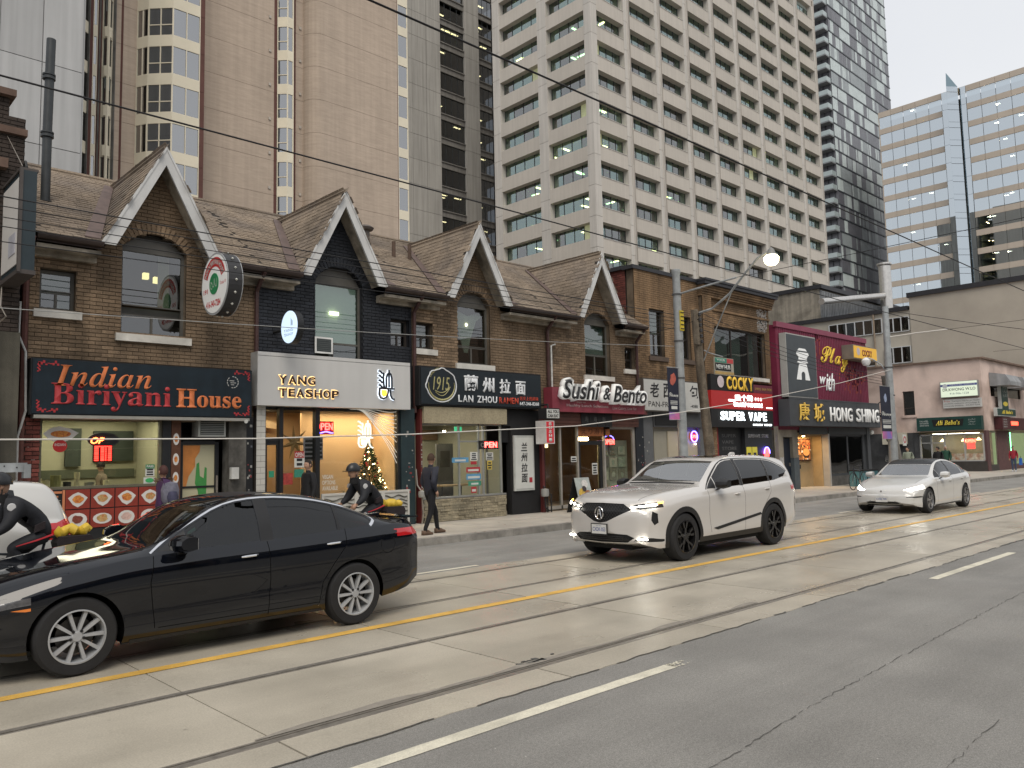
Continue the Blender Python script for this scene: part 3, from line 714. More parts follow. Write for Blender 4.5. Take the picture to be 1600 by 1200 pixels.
MB().prism([(21.17,16.75,5.95),(21.17,16.75,6.5),(21.17,17.1,6.75),(21.17,18.1,6.35),(21.17,18.0,5.95)],(-.05,0,0)).build('lead_flashing', mat('lead', (.32,.34,.37), .5, .3, 4), B5)
B6 = thing('brick_building', 'flat roofed tan brick building with corbelled cornice above the red noodle sign', 'building', (27.6, WY-.1, .15))
o6 = [Opening(26.0, 29.72, 4.66, 6.50)]
brick_wall(B6, 4.45, 7.5, S_region(25.35, 30.1), o6, BRICK_B, MORTAR, y=WY, seed=53, nmax=260, near=(25, 0))
brick_wall(B6, .15, 7.5, S_region(25.04, 25.62), [], BRICK_B, MORTAR, y=WY-.16, seed=54, thick=.15, nmax=150, near=(25, 0), wallname='pilaster')
for i, (z, d) in enumerate(((7.5, .17), (7.58, .20), (7.66, .24), (7.74, .28), (7.82, .32))):
    mb = MB();
    k = 0
    x = 25.0-d*.2
    while x < 30.1:
        mb.box(x+.004, min(30.15, x+.22), WY-d, WY+.1, z, z+.07); x += .226
    mb.build('corbel_course', BRICK_B, B6, kind='stuff')
MB().box(25.35, 30.1, WY-.07, WY-.0, 7.05, 7.13).build('string_course', BRICK_B, B6)
MB().box(24.9, 30.2, WY-.42, WY+.45, 7.9, 8.02).box(24.88, 30.22, WY-.46, WY+.45, 8.02, 8.10).build('coping', COPING, B6)
MB().box(25.04, 25.2, 16.6, 24, .15, 7.9).box(25.2, 30.0, 16.65, 24, 7.7, 7.78).box(30.0, 30.15, 16.6, 24, .15, 7.9).build('side_wall', MORTAR_D, B6)
sash(B6, o6[0], FRAMEB, glass('big_pane', (.5,.55,.53), 1.7, .01, .2, .8), [(.01,.36,.03,.97), (.37,.70,.03,.97), (.71,.99,.03,.97)], blinds=[(.0,.34,.02,1,CURT), (.37,.6,.02,1,CURT), (.75,.86,.02,1,CURT)])
mb = MB(); rr = random.Random(5)
for i in range(240):
    z = rr.uniform(6.55, 7.45); x = rr.uniform(29.15, 29.9); mb.box(x, x+rr.uniform(.02,.10), WY-.026, WY-.018, z, z+rr.uniform(.02,.07))
mb.build('faded_mural', mat('mural_white', (.42,.40,.38), .9, .2), B6, kind='stuff')
# ------------------------------------------------------------------ Hong Shing restaurant
HS = thing('restaurant_building', 'magenta corrugated restaurant building with charcoal sign band and picture panel', 'building', (34.4, 16, .15))
MAG = mat('magenta_metal', (.165,.018,.048), .55, .12, 2, .1, stain=.15)
MAGD = mat('magenta_orange', (.33,.06,.02), .55, .2, 2)
CHAR = mat('charcoal_panel', (.055,.06,.066), .6, .15, 2, .1)
MB().box(30.16, 38.75, 16.05, 24, 2.6, 6.9).box(30.16, 38.75, 16.35, 24, 6.9, 6.95).build('upper_block', MAG, HS)
MB().box(38.5, 38.75, 16.3, 24, .15, 2.6).box(30.16, 30.4, 16.3, 24, .15, 2.6).box(30.4,38.5,23.8,24,.15,2.6).build('side_wall', mat('side_render', (.16,.15,.135), .9, .3, 1.5, stain=.3), HS)
x = 30.18; i = 0
rr = random.Random(6)
while x < 38.7:
    MB().prism([(x, 16.05, 3.86), (x+.03, 15.99, 3.86), (x+.09, 15.99, 3.86), (x+.12, 16.05, 3.86)], (0,0,2.95)).build('metal_rib', MAG, HS)
    x += .167; i += 1
MB().box(30.1, 38.82, 15.95, 16.1, 6.81, 7.03).build('parapet_cap', mat('magenta_cap', (.22,.045,.08), .5, .1), HS)
# painted orange brush marks on the ribs
mb = MB()
for i in range(90):
    cx = rr.choice((33.3, 37.6, 36.6, 37.2)); x = cx+rr.gauss(0, .5); z = rr.gauss(6.2, .3) if cx < 34 else rr.gauss(4.85, .35)
    if not (33.2 < x < 38.6 and 3.95 < z < 6.75): continue
    xr = round((x-30.18)/.167)*.167+30.18
    mb.box(xr+.032, xr+.088, 15.984, 15.989, z, z+rr.uniform(.1, .35))
mb.build('orange_brushwork', MAGD, HS, kind='stuff')
MB().box(30.05, 38.85, 15.55, 16.02, 2.74, 3.82).box(30.05, 38.85, 15.53, 15.56, 3.82, 3.88).build('fascia_band', CHAR, HS)
for k in range(7): MB().box(30.05+k*1.257, 30.05+(k+1)*1.257-.012, 15.532, 15.549, 2.75, 3.81).build('fascia_panel', CHAR, HS)
# ground floor
STUC = mat('stucco_beige', (.30,.27,.22), .9, .2, 1.5, .3, stain=.3, streak=.25)
MB().box(30.1, 31.75, 16.12, 16.3, 2.3, 2.74).box(30.1, 30.5, 16.12, 16.3, .15, 2.3).box(31.3, 31.75, 16.12, 16.3, 1.45, 2.3).build('stucco_wall', STUC, HS)
MB().box(31.3, 31.75, 16.10, 16.3, .15, 1.44).build('painted_dado', mat('dado_slate', (.07,.085,.095), .8, .2), HS)
d = MB().box(30.5, 31.3, 16.26, 16.3, .15, 2.26).build('side_door', mat('door_navy', (.012,.018,.03), .4, .1), HS)
MB().box(31.17, 31.21, 16.22, 16.26, 1.1, 1.24).build('handle', STEEL, d)
ALC = mat('alcove_plaster', (.36,.27,.15), .85, .12, 2, .2, stain=.2)
MB().box(31.75, 34.3, 16.75, 16.8, .15, 2.5).box(31.75, 31.8, 16.3, 16.75, .15, 2.5).box(34.25, 34.3, 16.3, 16.75, .15, 2.5).box(31.8, 34.25, 16.3, 16.75, 2.36, 2.5).build('alcove', ALC, HS)
MB().box(34.3, 34.42, 16.0, 16.35, .15, 2.45).build('alcove_jamb', mat('jamb_grey', (.36,.35,.33), .7, .1), HS)
MB().box(31.75, 34.3, 16.02, 16.06, 2.42, 2.72).box(34.42, 38.6, 16.02, 16.06, 2.42, 2.72).build('soffit_panel', CHAR, HS)
fr = MB().box(32.05, 33.95, 16.66, 16.745, 1.28, 2.24).build('menu_display', mat('menu_frame', (.06,.02,.012), .5), HS)
def food(mb, x0, x1, z0, z1, y, seed, n=36):
    rr = random.Random(seed)
    for i in range(n):
        x = rr.uniform(x0, x1); z = rr.uniform(z0, z1); r = rr.uniform(.03, .12)*(x1-x0)
        pts = [(x+r*cos(a)*rr.uniform(.7,1.1), y-.0004*i, z+r*.7*sin(a)*rr.uniform(.7,1.1)) for a in [2*pi*k/8 for k in range(8)]]
        pts = [(min(max(p[0], x0), x1), p[1], min(max(p[2], z0), z1)) for p in pts]
        mb.add(pts, [tuple(range(8))], rr.randrange(5))
FOODM = [mat('food_orange', (.55,.22,.06), .6, .2, 20, emit=(.55,.22,.06), estr=.8), mat('food_cream', (.6,.5,.35), .6, .2, 20, emit=(.6,.5,.35), estr=.8), mat('food_brown', (.14,.05,.02), .6, .3, 20), mat('food_red', (.45,.08,.03), .6, .2, 20, emit=(.45,.08,.03), estr=.7), mat('food_dark', (.03,.02,.02), .6)]
for a, b in ((32.13, 32.96), (33.02, 33.87)):
    pp = MB().box(a, b, 16.65, 16.66, 1.34, 2.18).build('lit_photo', mat('photo_back', (.2,.08,.03), .6, .5, 8, emit=(.3,.12,.04), estr=.6), fr)
    mb = MB(); food(mb, a, b, 1.34, 2.18, 16.648, int(a*10), 60)
    # a bowl
    c = (a+b)/2; pts = [(c+.30*cos(t), 16.62, 1.66+.16*sin(t)) for t in [2*pi*k/20 for k in range(20)]]; mb.add(pts, [tuple(range(20))], 0)
    pts = [(c-.32, 16.621, 1.62), (c+.32, 16.621, 1.62), (c+.2, 16.621, 1.42), (c-.2, 16.621, 1.42)]; mb.add(pts, [(0,1,2,3)], 4)
    mb.build('food_picture', FOODM, fr, kind='stuff')
MB().box(32.3, 33.0, 16.68, 16.745, .95, 1.13).build('vent_grille', IRON, HS)
for i, (x, z) in enumerate(((31.95, 2.33), (33.0, 2.33))):
    MB().lathe((x, 16.5, z), [(0,0),(.05,.0),(.05,.03),(0,.03)], 10).build('spot_lamp', glow('warm_spot', (1,.72,.36), 30), HS)
al = bpy.data.lights.new('alcove_lamp', 'AREA'); al.energy = 26; al.color = (1,.62,.26); al.size = 1.6; al.shape = 'RECTANGLE'; al.size_y = .15
ao = bpy.data.objects.new('alcove_lamp', al); COL.objects.link(ao); ao.location = (33.0, 16.45, 2.34)
SHOPG = glass('shop_glass', (.88,.9,.88), 1.52, .005, .08, .8)
DKG = glass('dark_shop_glass', (.34,.36,.35), 1.6, .005, .1, .8)
wf = MB().box(34.42, 38.6, 16.1, 16.3, .15, .58).build('base_wall', mat('base_grey', (.13,.125,.115), .8, .25, 4, .2, stain=.3), HS)
w_ = MB().box(34.5, 34.62, 16.12, 16.2, .62, 2.4).box(36.4, 36.52, 16.12, 16.2, .62, 2.4).box(38.05, 38.35, 16.1, 16.2, .58, 2.4).box(34.62, 38.05, 16.12, 16.2, .58, .68).box(34.62, 38.05, 16.12, 16.2, 2.34, 2.42).build('window', CHAR, HS)
for a, b in ((34.62, 36.4), (36.52, 38.05)): MB().box(a, b, 16.15, 16.16, .68, 2.34).build('pane', DKG, w_)
MB().box(34.42, 38.5, 17.6, 17.65, .15, 2.7).box(34.42, 38.5, 16.3, 17.6, .1, .16).box(34.42,38.5,16.3,17.6,2.68,2.74).build('room_lining', mat('dim_room', (.10,.09,.075), .9, .3, 1.2), HS)
MB().box(38.35, 38.7, 16.0, 16.12, .15, 2.74).build('corner_post', CHAR, HS)
# gate picture panel
pn = thing('sign_panel', 'tall charcoal panel with white city gate emblem on the magenta wall', 'sign', (31.6, 15.98, 3.95))
MB().box(30.32, 32.92, 15.70, 15.98, 3.92, 6.55).build('sign_box', mat('panel_edge', (.36,.36,.34), .6, .1), pn)
MB().box(30.37, 32.87, 15.685, 15.70, 3.97, 6.50).build('sign_face', mat('panel_slate', (.062,.072,.08), .6, .1), pn)
WL = mat('emblem_white', (.72,.73,.72), .6, .05, emit=(.7,.72,.72), estr=.15)
E = lambda pts: MB().prism([(x, 15.684, z) for x, z in pts], (0, -.02, 0)).build('emblem', WL, pn)
E([(31.13,5.72),(31.32,5.60),(31.30,5.50),(32.02,5.50),(32.0,5.60),(32.2,5.72),(32.15,5.82),(31.18,5.82)])
E([(31.18,5.38),(31.40,5.35),(31.90,5.35),(32.12,5.38),(32.02,5.45),(31.28,5.45)])
E([(31.25,5.88),(31.4,5.98),(31.9,5.98),(32.05,5.88)])
E([(31.34,5.32),(31.97,5.32),(32.22,4.66),(31.83,4.66),(31.83,4.85)]+[(31.65+.18*cos(a), 4.87+.14*sin(a)) for a in [pi*k/8 for k in range(9)]]+[(31.47,4.85),(31.47,4.66),(31.08,4.66)])
# brush lettering: Play with
YL = mat('brush_yellow', (.72,.48,.05), .6, .08, emit=(.7,.45,.05), estr=.1)
sg = thing('painted_lettering', 'yellow and white brush lettering Play with on the magenta wall', 'sign', (35.2, 15.97, 4.9))
text('𝓟𝓵𝓪𝔂', (33.95, 5.25, 36.75, 6.35), 15.975, YL, sg, .01, shear=.1, bold=.01, name='lettering')
text('w', (33.75, 4.62, 34.35, 4.95), 15.975, WL, sg, .01, shear=.3, bold=.02, name='letter')
text('ith', (34.3, 4.35, 35.2, 5.15), 15.975, WL, sg, .01, shear=.3, bold=.02, name='letter')
# Hong Shing letters
hs = thing('lettering_sign', 'gold characters and white HONG SHING letters on the charcoal band', 'sign', (34.4, 15.53, 3))
GOLD = mat('letter_gold', (.62,.40,.07), .45, .1, emit=(.7,.45,.08), estr=.15)
text('康', (30.75, 2.95, 31.65, 3.70), 15.50, GOLD, hs, .04, bold=.008, name='letter')
text('城', (32.05, 2.93, 32.95, 3.68), 15.50, GOLD, hs, .04, bold=.008, name='letter')
def letters(s, x0, x1, z0, z1, y, m, parent, depth=.05, bold=.02, gap=.12, **kw):
    """one object per letter, widths by character"""
    wd = {'I': .38, 'i': .38, 'M': 1.25, 'W': 1.4, 'N': 1.08, ' ': .5, 'E': .85, 'J': .6, 'L': .8, '&': 1.1, '-': .5, '.': .4}
    tot = sum(wd.get(c, 1) for c in s)+gap*(len(s)-1); k = (x1-x0)/tot; x = x0
    for c in s:
        w0 = wd.get(c, 1)*k
        if c != ' ': text(c, (x, z0, x+w0, z1), y, m, parent, depth, bold=bold, name='letter', **kw)
        x += w0+gap*k
WHL = mat('letter_white', (.75,.75,.73), .5, .05, emit=(.8,.8,.78), estr=.12)
letters('HONG SHING', 33.5, 38.55, 2.97, 3.57, 15.50, WHL, hs, .05, .012, .22)
for o_ in (): pass
# stucco box behind
BX = thing('stucco_building', 'beige stucco block with grey metal side rising behind the magenta restaurant', 'building', (90, 42, 0))
MB().box(84.0, 108, 39.3, 46, 0, 19.3).build('stucco_wall', STUC, BX)
CORR = mat('corrugated_grey', (.22,.23,.24), .55, .2, 2, .1, streak=.3)
MB().box(84.1, 108, 39.1, 39.298, 9, 19.1).build('metal_wall', CORR, BX)
for k in range(60): MB().box(84.2+k*.4, 84.36+k*.4, 39.02, 39.1, 9, 19.0).build('metal_rib', CORR, BX)
MB().box(83.8, 108.2, 38.9, 46.1, 19.3, 19.75).build('coping', COPING, BX)
MB().box(90.5, 93.8, 38.7, 39.0, 13, 17.2).box(94.6, 99.5, 38.7, 39.0, 13, 16.6).build('wall_hatch', mat('hatch_cream', (.45,.38,.26), .8, .1), BX)
# metal ducts
DUCT = mat('duct_metal', (.60,.58,.55), .32, .15, 3, 0, .75)
o = MB().tube([(81.7, 38.0, 17.4), (98.3, 38.0, 20.1)], .34, 14).build('horizontal_duct', DUCT, None, smooth=True); o['label'] = 'shiny horizontal metal duct above the magenta restaurant roof'; o['category'] = 'duct'
mb = MB().tube([(99.1, 38.0, 12), (99.1, 38.0, 24.0)], .68, 18).lathe((99.1, 38.0, 24.0), [(.68,-.2),(.84,-.04),(.84,.16),(.68,.2)], 18)
o = mb.build('chimney_stack', DUCT, None, smooth=True); o['label'] = 'vertical silver chimney stack behind the magenta restaurant'; o['category'] = 'chimney'
# ------------------------------------------------------------------ taupe building across the side street
TP = mat('taupe_render', (.39,.355,.30), .9, .08, .35, .15, stain=.12)
TP2 = mat('taupe_render_pale', (.42,.39,.33), .9, .1, .5, .15, stain=.12)
BW = thing('blank_wall_building', 'large taupe building with blank wall and dark roof edge behind the pink corner shop', 'building', (80, 16, 0))
MB().box(80, 110, 8, 28.6, 0, 16.1).build('wall', TP, BW)
MB().box(79.8, 110, 7.8, 28.75, 16.1, 16.55).build('roof_edge', COPING, BW)
MB().box(80.15, 110, 28.6, 50, 0, 14.95).build('wing_wall', TP2, BW)
MB().box(79.9, 110, 28.75, 50, 14.95, 15.35).build('roof_edge', COPING, BW)
WFR = mat('alu_frame', (.5,.52,.53), .4, .1)
DKP = glass('far_dark_glass', (.10,.13,.14), 1.9, .02, .12, .6)
for ya, yb, za, zb, n in ((31.3, 36.6, 13.05, 14.42, 6), (28.75, 30.95, 12.98, 14.30, 3), (28.6, 31.2, 9.95, 11.42, 3), (32.0, 34.6, 9.9, 11.3, 3), (35, 38, 9.9, 11.3, 3)):
    if ya < 28.72: ya = 28.75
    f = MB().box(80.02, 80.15, ya, yb, za-.07, za).box(80.02, 80.15, ya, yb, zb, zb+.07)
    for i in range(n+1):
        y = ya+(yb-ya)*i/n; f.box(80.0, 80.16, y-.04, y+.04, za, zb)
    w_ = f.build('window', WFR, BW)
    for i in range(n): MB().box(80.09, 80.11, ya+(yb-ya)*i/n+.04, ya+(yb-ya)*(i+1)/n-.04, za, zb).build('pane', DKP, w_)
MB().tube([(80.0, 32.05, 15.3), (79.95, 32.05, 9)], .09, 8).build('downpipe', mat('pipe_tan', (.25,.2,.15), .7), BW)
# ------------------------------------------------------------------ pink corner building with the green sign
PK = thing('corner_shop_building', 'pink painted corner building with dental sign and green Ali Baba signs', 'building', (60, 17, .15))
PINK = mat('pink_paint', (.66,.52,.455), .88, .08, .8, .35, speck=.05, stain=.28, fine=25, hue=(.36,.27,.23))
SLAT = mat('slate_paint', (.06,.062,.065), .8, .35, 1.5, .4, stain=.4)
GREEN = mat('sign_green', (.012,.05,.042), .45, .1)
oP = [Opening(20.45, 21.2, 3.95, 5.58)]
core = MB()
core.box(57, 57.3, 16.3, 20.45, 2.75, 7.35).box(57, 57.3, 21.2, 27, 2.75, 7.35).box(57, 57.3, 20.45, 21.2, 2.75, 3.95).box(57, 57.3, 20.45, 21.2, 5.58, 7.35)
core.box(57.3, 75, 16.3, 16.6, 2.75, 5.0).box(57.3, 58.7, 16.3, 16.6, 5.0, 6.0).box(61.0, 62.5, 16.3, 16.6, 5.0, 6.0).box(65.5, 75, 16.3, 16.6, 5, 6.0).box(57.3, 75, 16.3, 16.6, 6.0, 7.35)
core.box(57.35, 75, 26.7, 27, 0, 7.2).box(74.7, 75, 16.6, 26.7, 0, 7.2).box(57.3, 75, 16.6, 26.7, 6.9, 7.0).box(57.3,75,16.6,26.7,2.9,3.0)
core.build('wall', PINK, PK)
MB().box(56.85, 57.4, 16.1, 27, 7.35, 7.46).box(57.4, 75, 16.1, 16.7, 7.35, 7.46).build('coping', mat('coping_rust', (.16,.11,.085), .85, .4, 2), PK)
wn = MB().box(57.12, 57.2, 20.45, 20.52, 3.95, 5.58).box(57.12, 57.2, 21.13, 21.2, 3.95, 5.58).box(57.12, 57.2, 20.52, 21.13, 4.4, 4.47).box(57.12,57.2,20.52,21.13,5.5,5.58).build('window', FRAMEB, PK)
MB().box(57.15, 57.16, 20.52, 21.13, 3.95, 4.4).build('pane', DKG, wn); MB().box(57.15, 57.16, 20.52, 21.13, 4.47, 5.5).build('pane', DKG, wn)
MB().box(57.5, 57.55, 20.3, 21.3, 3.9, 5.6).build('room_lining', mat('cream_wall', (.4,.38,.3), .9), wn)
MB().box(56.9, 57.2, 20.35, 21.3, 3.78, 3.93).build('sill', PINK, PK)
# slate painted lower wall in the lot and its pier
MB().box(56.98, 57.3, 20.6, 27, .1, 2.74).build('lower_wall', SLAT, PK)
rr = random.Random(12)
sh = MB().box(56.9, 57.0, 20.3, 20.6, .1, 2.7).box(57.3, 57.35, 16.9, 20.3, .15, .6)
sh.build('pier', SLAT, PK)
# shopfront on the side facing the lot
fr = MB()
for y in (16.45, 17.55, 18.75, 19.55, 20.25): fr.box(57.0, 57.1, y-.05, y+.05, .85, 2.55)
fr.box(57.0, 57.1, 16.45, 20.25, 2.5, 2.6).box(57.0, 57.1, 16.45, 20.25, .8, .88).box(57, 57.1, 18.8, 20.2, 2.0, 2.06)
fr = fr.build('shop_window', mat('alu_pale', (.42,.42,.40), .4, .1), PK)
for a, b in ((16.5,17.5),(17.6,18.7),(18.8,19.5),(19.6,20.2)): MB().box(57.04, 57.05, a, b, .88, 2.5).build('pane', SHOPG, fr)
MB().box(56.98, 57.3, 16.3, 20.3, .1, .8).build('bulkhead', mat('bulk_dark', (.05,.045,.04), .7, .2), PK)
MB().box(57.02, 57.03, 17.6, 18.7, .88, 1.3).box(57.02, 57.03, 16.5, 17.5, .88, 1.3).build('window_print', mat('print_cream', (.5,.45,.35), .7, .4, 6, hue=(.35,.12,.04)), PK)
MB().box(60, 60.05, 16.8, 20.5, .3, 2.7).box(57.4, 60, 16.8, 20.5, 2.65, 2.7).build('room_lining', mat('cream_room', (.42,.38,.28), .9, .2, 1.5), PK)
for y, z in ((17.0, 2.25), (17.9, 2.2), (19.2, 2.2)):
    mb = MB().lathe((58.0, y, z), [(.16,-.1),(.03,.08),(0,.1)], 12); o = mb.build('pendant_lamp', glow('pendant_warm', (1,.75,.35), 5), None)
    o['label'] = {17.0: 'glowing pendant lamp nearest the corner in the green-signed shop', 17.9: 'middle glowing pendant lamp in the green-signed shop window', 19.2: 'glowing pendant lamp farthest from the corner in the green-signed shop'}[y]; o['category'] = 'pendant lamp'; o['group'] = 'pendant lamps in the corner shop'
for y in (17.6, 18.6, 19.6):
    MB().box(58.6, 59.0, y-.4, y+.4, 2.6, 2.64).build('ceiling_light', glow('tube_white', (1,.93,.75), 9), PK)
MB().box(58.6, 59.2, 17, 20.2, .2, 1.15).build('counter', mat('counter_red', (.25,.05,.03), .6, .4, 3), PK)
# street side shopfront
MB().box(57.0, 57.6, 16.25, 16.4, .1, 2.75).box(59.3, 62.0, 16.28, 16.4, .1, 2.75).box(62, 75, 16.28, 16.4, .1, .5).build('front_piers', mat('pier_plum', (.10,.05,.05), .7, .2), PK)
sp = MB().box(57.6, 59.3, 16.3, 16.34, .55, 2.7).build('pane', SHOPG, PK)
MB().box(57.6, 59.3, 16.28, 16.4, .1, .55).build('bulkhead', MATS['bulk_dark'], PK)
sp = MB().box(62.0, 75, 16.3, 16.34, .5, 2.7).build('pane', SHOPG, PK)
MB().box(62, 75, 18.3, 18.35, .2, 2.7).build('room_lining', mat('green_lit', (.3,.36,.2), .8, .2, 1, emit=(.55,.75,.35), estr=.35), PK)
for x in (63.2, 64.2): MB().lathe((x, 17, 1.9), [(0,.12),(.13,0),(0,-.12)], 10).build('globe_lamp', glow('pendant_warm', (1,.75,.35), 5), PK)
MB().box(62.05, 62.1, 16.24, 16.28, .8, 2.65).build('neon_edge', glow('neon_green', (.2,1,.35), 4), PK)
# windows + awnings upstairs, street side
for a, b in ((58.7, 61.0), (62.5, 65.5)):
    w_ = MB().box(a, a+.08, 16.35, 16.45, 4.1, 6.0).box(b-.08, b, 16.35, 16.45, 4.1, 6.0).build('window', FRAMEB, PK)
    MB().box(a+.08, b-.08, 16.39, 16.40, 5.0, 6.0).build('pane', DKG, w_)
    aw = MB().prism([(a-.15, 16.28, 6.55), (a-.15, 15.35, 6.35), (a-.15, 15.1, 5.9), (a-.15, 15.1, 5.65), (a-.15, 16.28, 5.65)], (b-a+.3, 0, 0)).build('awning', mat('awning_grey', (.28,.29,.30), .5, .15, 2, .1, streak=.2), PK)
def sign(name, label, x0, x1, y0, y1, z0, z1, m, group=None, face=None, edge=None):
    t = thing(name, label, 'sign', ((x0+x1)/2, (y0+y1)/2, z0))
    MB().box(x0, x1, y0, y1, z0, z1).build('sign_box', edge or m, t)
    if face: MB().box(x0+.03, x1-.03, y0-.006, y0-.001, z0+.03, z1-.03).build('sign_face', face, t)
    return t
dn = thing('dental_sign', 'pale lit dental office sign on the pink wall', 'sign', (56.9, 17.5, 4.97))
MB().box(56.75, 57.0, 16.45, 18.72, 4.97, 6.0).build('sign_box', mat('sign_edge', (.25,.25,.24), .6), dn)
MB().box(56.735, 56.75, 16.5, 18.67, 5.0, 5.97).build('sign_face', mat('sign_palelit', (.62,.68,.55), .5, .03, emit=(.62,.72,.55), estr=.45), dn)
MB().box(56.73, 56.735, 16.5, 18.67, 5.68, 5.82).build('blue_band', mat('dental_blue', (.08,.1,.32), .6), dn)
MB().lathe((56.73, 18.4, 5.72), [(0,-.005),(.15,-.004),(.15,0)], 20, 'x').build('emblem', mat('emblem_pale', (.55,.58,.62), .5, .2, 20), dn)
BLKL = mat('letter_black', (.02,.02,.022), .6)
text('DENTAL OFFICE', (18.1, 5.70, 16.6, 5.80), 56.728, MATS['emblem_pale'], dn, 0, face='W', kind='stuff')
text('DR.KWONG W.LO', (18.55, 5.38, 16.6, 5.56), 56.73, BLKL, dn, 0, bold=.01, face='W', kind='stuff')
text('416-966-1228', (18.15, 5.15, 17.0, 5.27), 56.73, mat('letter_greyblue', (.2,.25,.28), .6), dn, 0, face='W', kind='stuff')
d2 = thing('wall_notice', 'long white notice board under the dental sign', 'sign', (56.9, 17.5, 4.25))
MB().box(56.85, 57.0, 16.35, 18.62, 4.27, 4.85).build('board', mat('notice_white', (.50,.50,.48), .6, .1), d2)
text('Free', (18.55, 4.66, 18.2, 4.78), 56.848, mat('letter_red', (.4,.05,.04), .6), d2, 0, face='W', kind='stuff')
for k, z in enumerate((4.65, 4.50, 4.35)):
    text(('Translation help for our Guests', 'students welcome all College &', 'University Students   416-977-1234')[k], (18.1 if k == 0 else 18.55, z, 16.45, z+.11), 56.848, BLKL, d2, 0, face='W', kind='stuff')
ab = thing('shop_sign', 'long dark green Ali Baba sign over the corner shop window', 'sign', (56.7, 18.3, 2.75))
MB().box(56.55, 57.0, 16.35, 20.25, 2.82, 3.70).build('sign_box', GREEN, ab)
MB().prism([(56.548, 16.55+.9, 3.10), (56.548, 19.2, 3.10), (56.548, 19.3, 3.55), (56.548, 18.6, 3.52), (56.548, 18.3, 3.62), (56.548, 18.0, 3.52), (56.548, 17.35, 3.55)], (-.01, 0, 0)).build('plaque', mat('plaque_black', (.01,.01,.01), .5), ab)
text('𝑨𝒍𝒊 𝑩𝒂𝒃𝒂’𝒔', (19.05, 3.17, 17.6, 3.48), 56.53, mat('sign_yellow', (.75,.6,.08), .5), ab, .01, face='W', bold=.01)
PALE = mat('sign_print_pale', (.5,.52,.5), .6)
for k, s in enumerate(('FALAFEL', 'SHAWARMA', 'DONAIR KEBAB')): text(s, (20.05, 3.42-k*.14, 19.5, 3.52-k*.14), 56.547, PALE, ab, 0, face='W', kind='stuff')
for k, s in enumerate(('حلال', 'شاورما', 'كباب')): text(s, (17.1, 3.42-k*.15, 16.7, 3.53-k*.15), 56.547, PALE, ab, 0, face='W', kind='stuff')
a2 = thing('blade_sign', 'T shaped dark green Ali Baba sign on the street front of the pink building', 'sign', (60, 16, 3.7))
EDGEW = mat('sign_rim', (.45,.47,.45), .5)
MB().box(58.3, 62.4, 15.9, 16.1, 3.68, 4.22).box(59.4, 60.9, 15.9, 16.1, 4.22, 5.95).build('sign_box', EDGEW, a2)
MB().box(58.38, 62.32, 15.88, 15.9, 3.74, 4.16).box(59.48, 60.82, 15.88, 15.9, 4.16, 5.88).build('sign_face', GREEN, a2)
text('𝑨𝒍𝒊 𝑩𝒂𝒃𝒂’𝒔', (59.2, 3.84, 61.6, 4.08), 15.87, MATS['sign_yellow'], a2, .01, bold=.01)
for k, s in enumerate(('شاورما', 'بابا', 'حلال')): text(s, (59.75, 5.5-k*.28, 60.7, 5.72-k*.28), 15.875, PALE, a2, 0, kind='stuff')
MB().prism([(60.15+.5*cos(a), 15.87, 4.5+.15*sin(a)) for a in [2*pi*k/20 for k in range(20)]], (0,.005,0)).build('yellow_badge', MATS['sign_yellow'], a2)
a3 = sign('shop_sign', 'dark red menu sign with red neon over the street front of the corner building', 58.9, 66.5, 15.8, 16.28, 2.8, 3.6, mat('sign_maroon', (.06,.015,.018), .5, .4, 3))
MB().box(60.8, 62.3, 15.78, 15.8, 3.1, 3.35).build('neon_panel', glow('neon_red', (1,.06,.03), 4), a3)
for k in range(4): text('MENU 5.99', (59.1, 3.42-k*.16, 59.9, 3.5-k*.16), 15.79, PALE, a3, 0, kind='stuff')
no = thing('open_sign', 'red OPEN neon in the corner shop window', 'neon sign', (57, 17.2, 1.7))
NEONR = glow('neon_red_bright', (1,.07,.04), 9)
text('OPEN', (17.5, 2.0, 16.9, 2.22), 56.98, NEONR, no, .02, face='W', bold=.02, kind='stuff')
MB().box(56.99, 57.0, 16.95, 17.4, 1.6, 1.95).build('neon_panel', glow('neon_red_dim', (.8,.04,.03), 2.5), no)
# lot between: stair, air conditioner, fence
LOT = mat('lot_asphalt', (.09,.088,.082), .9, .3, 1)
MB().box(38.8, 57, 16.3, 50, -.1, .1).build('lot_ground', LOT, **st)
ac = thing('air_conditioner', 'cream outdoor air conditioner unit with round fan on the dark side wall', 'air conditioner', (56.7, 21.8, 1.9))
MB().box(56.5, 56.97, 21.05, 22.55, 2.0, 2.78).build('casing', mat('ac_cream', (.5,.47,.38), .6, .1), ac)
MB().lathe((56.49, 22.0, 2.40), [(0,0),(.28,0),(.3,.01)], 20, 'x').build('fan_grille', mat('ac_fan', (.07,.07,.065), .6), ac)
MB().lathe((56.47, 22.0, 2.40), [(0,0),(.07,.0),(.08,.01)], 12, 'x').build('fan_hub', mat('hub_pale', (.4,.4,.36), .6), ac)
stt = thing('fire_stairs', 'dark steel stairs climbing the side wall behind the restaurant', 'stairs', (50, 22, .1))
for k in range(14): MB().box(56.0, 56.95, 22.2+k*.28, 22.5+k*.28, 1.2+.2*(13-k)*0+ (k*0.0)+ .2*k*0 + (2.9-k*.2), 1.26+(2.9-k*.2)-.0).build('tread', IRON, stt)
MB().tube([(56.0, 22.2, 4.1), (56.0, 26.1, 1.3)], .05, 6).tube([(56.0, 22.2, 5.0), (56.0, 26.1, 2.2)], .03, 6).build('rail', IRON, stt)
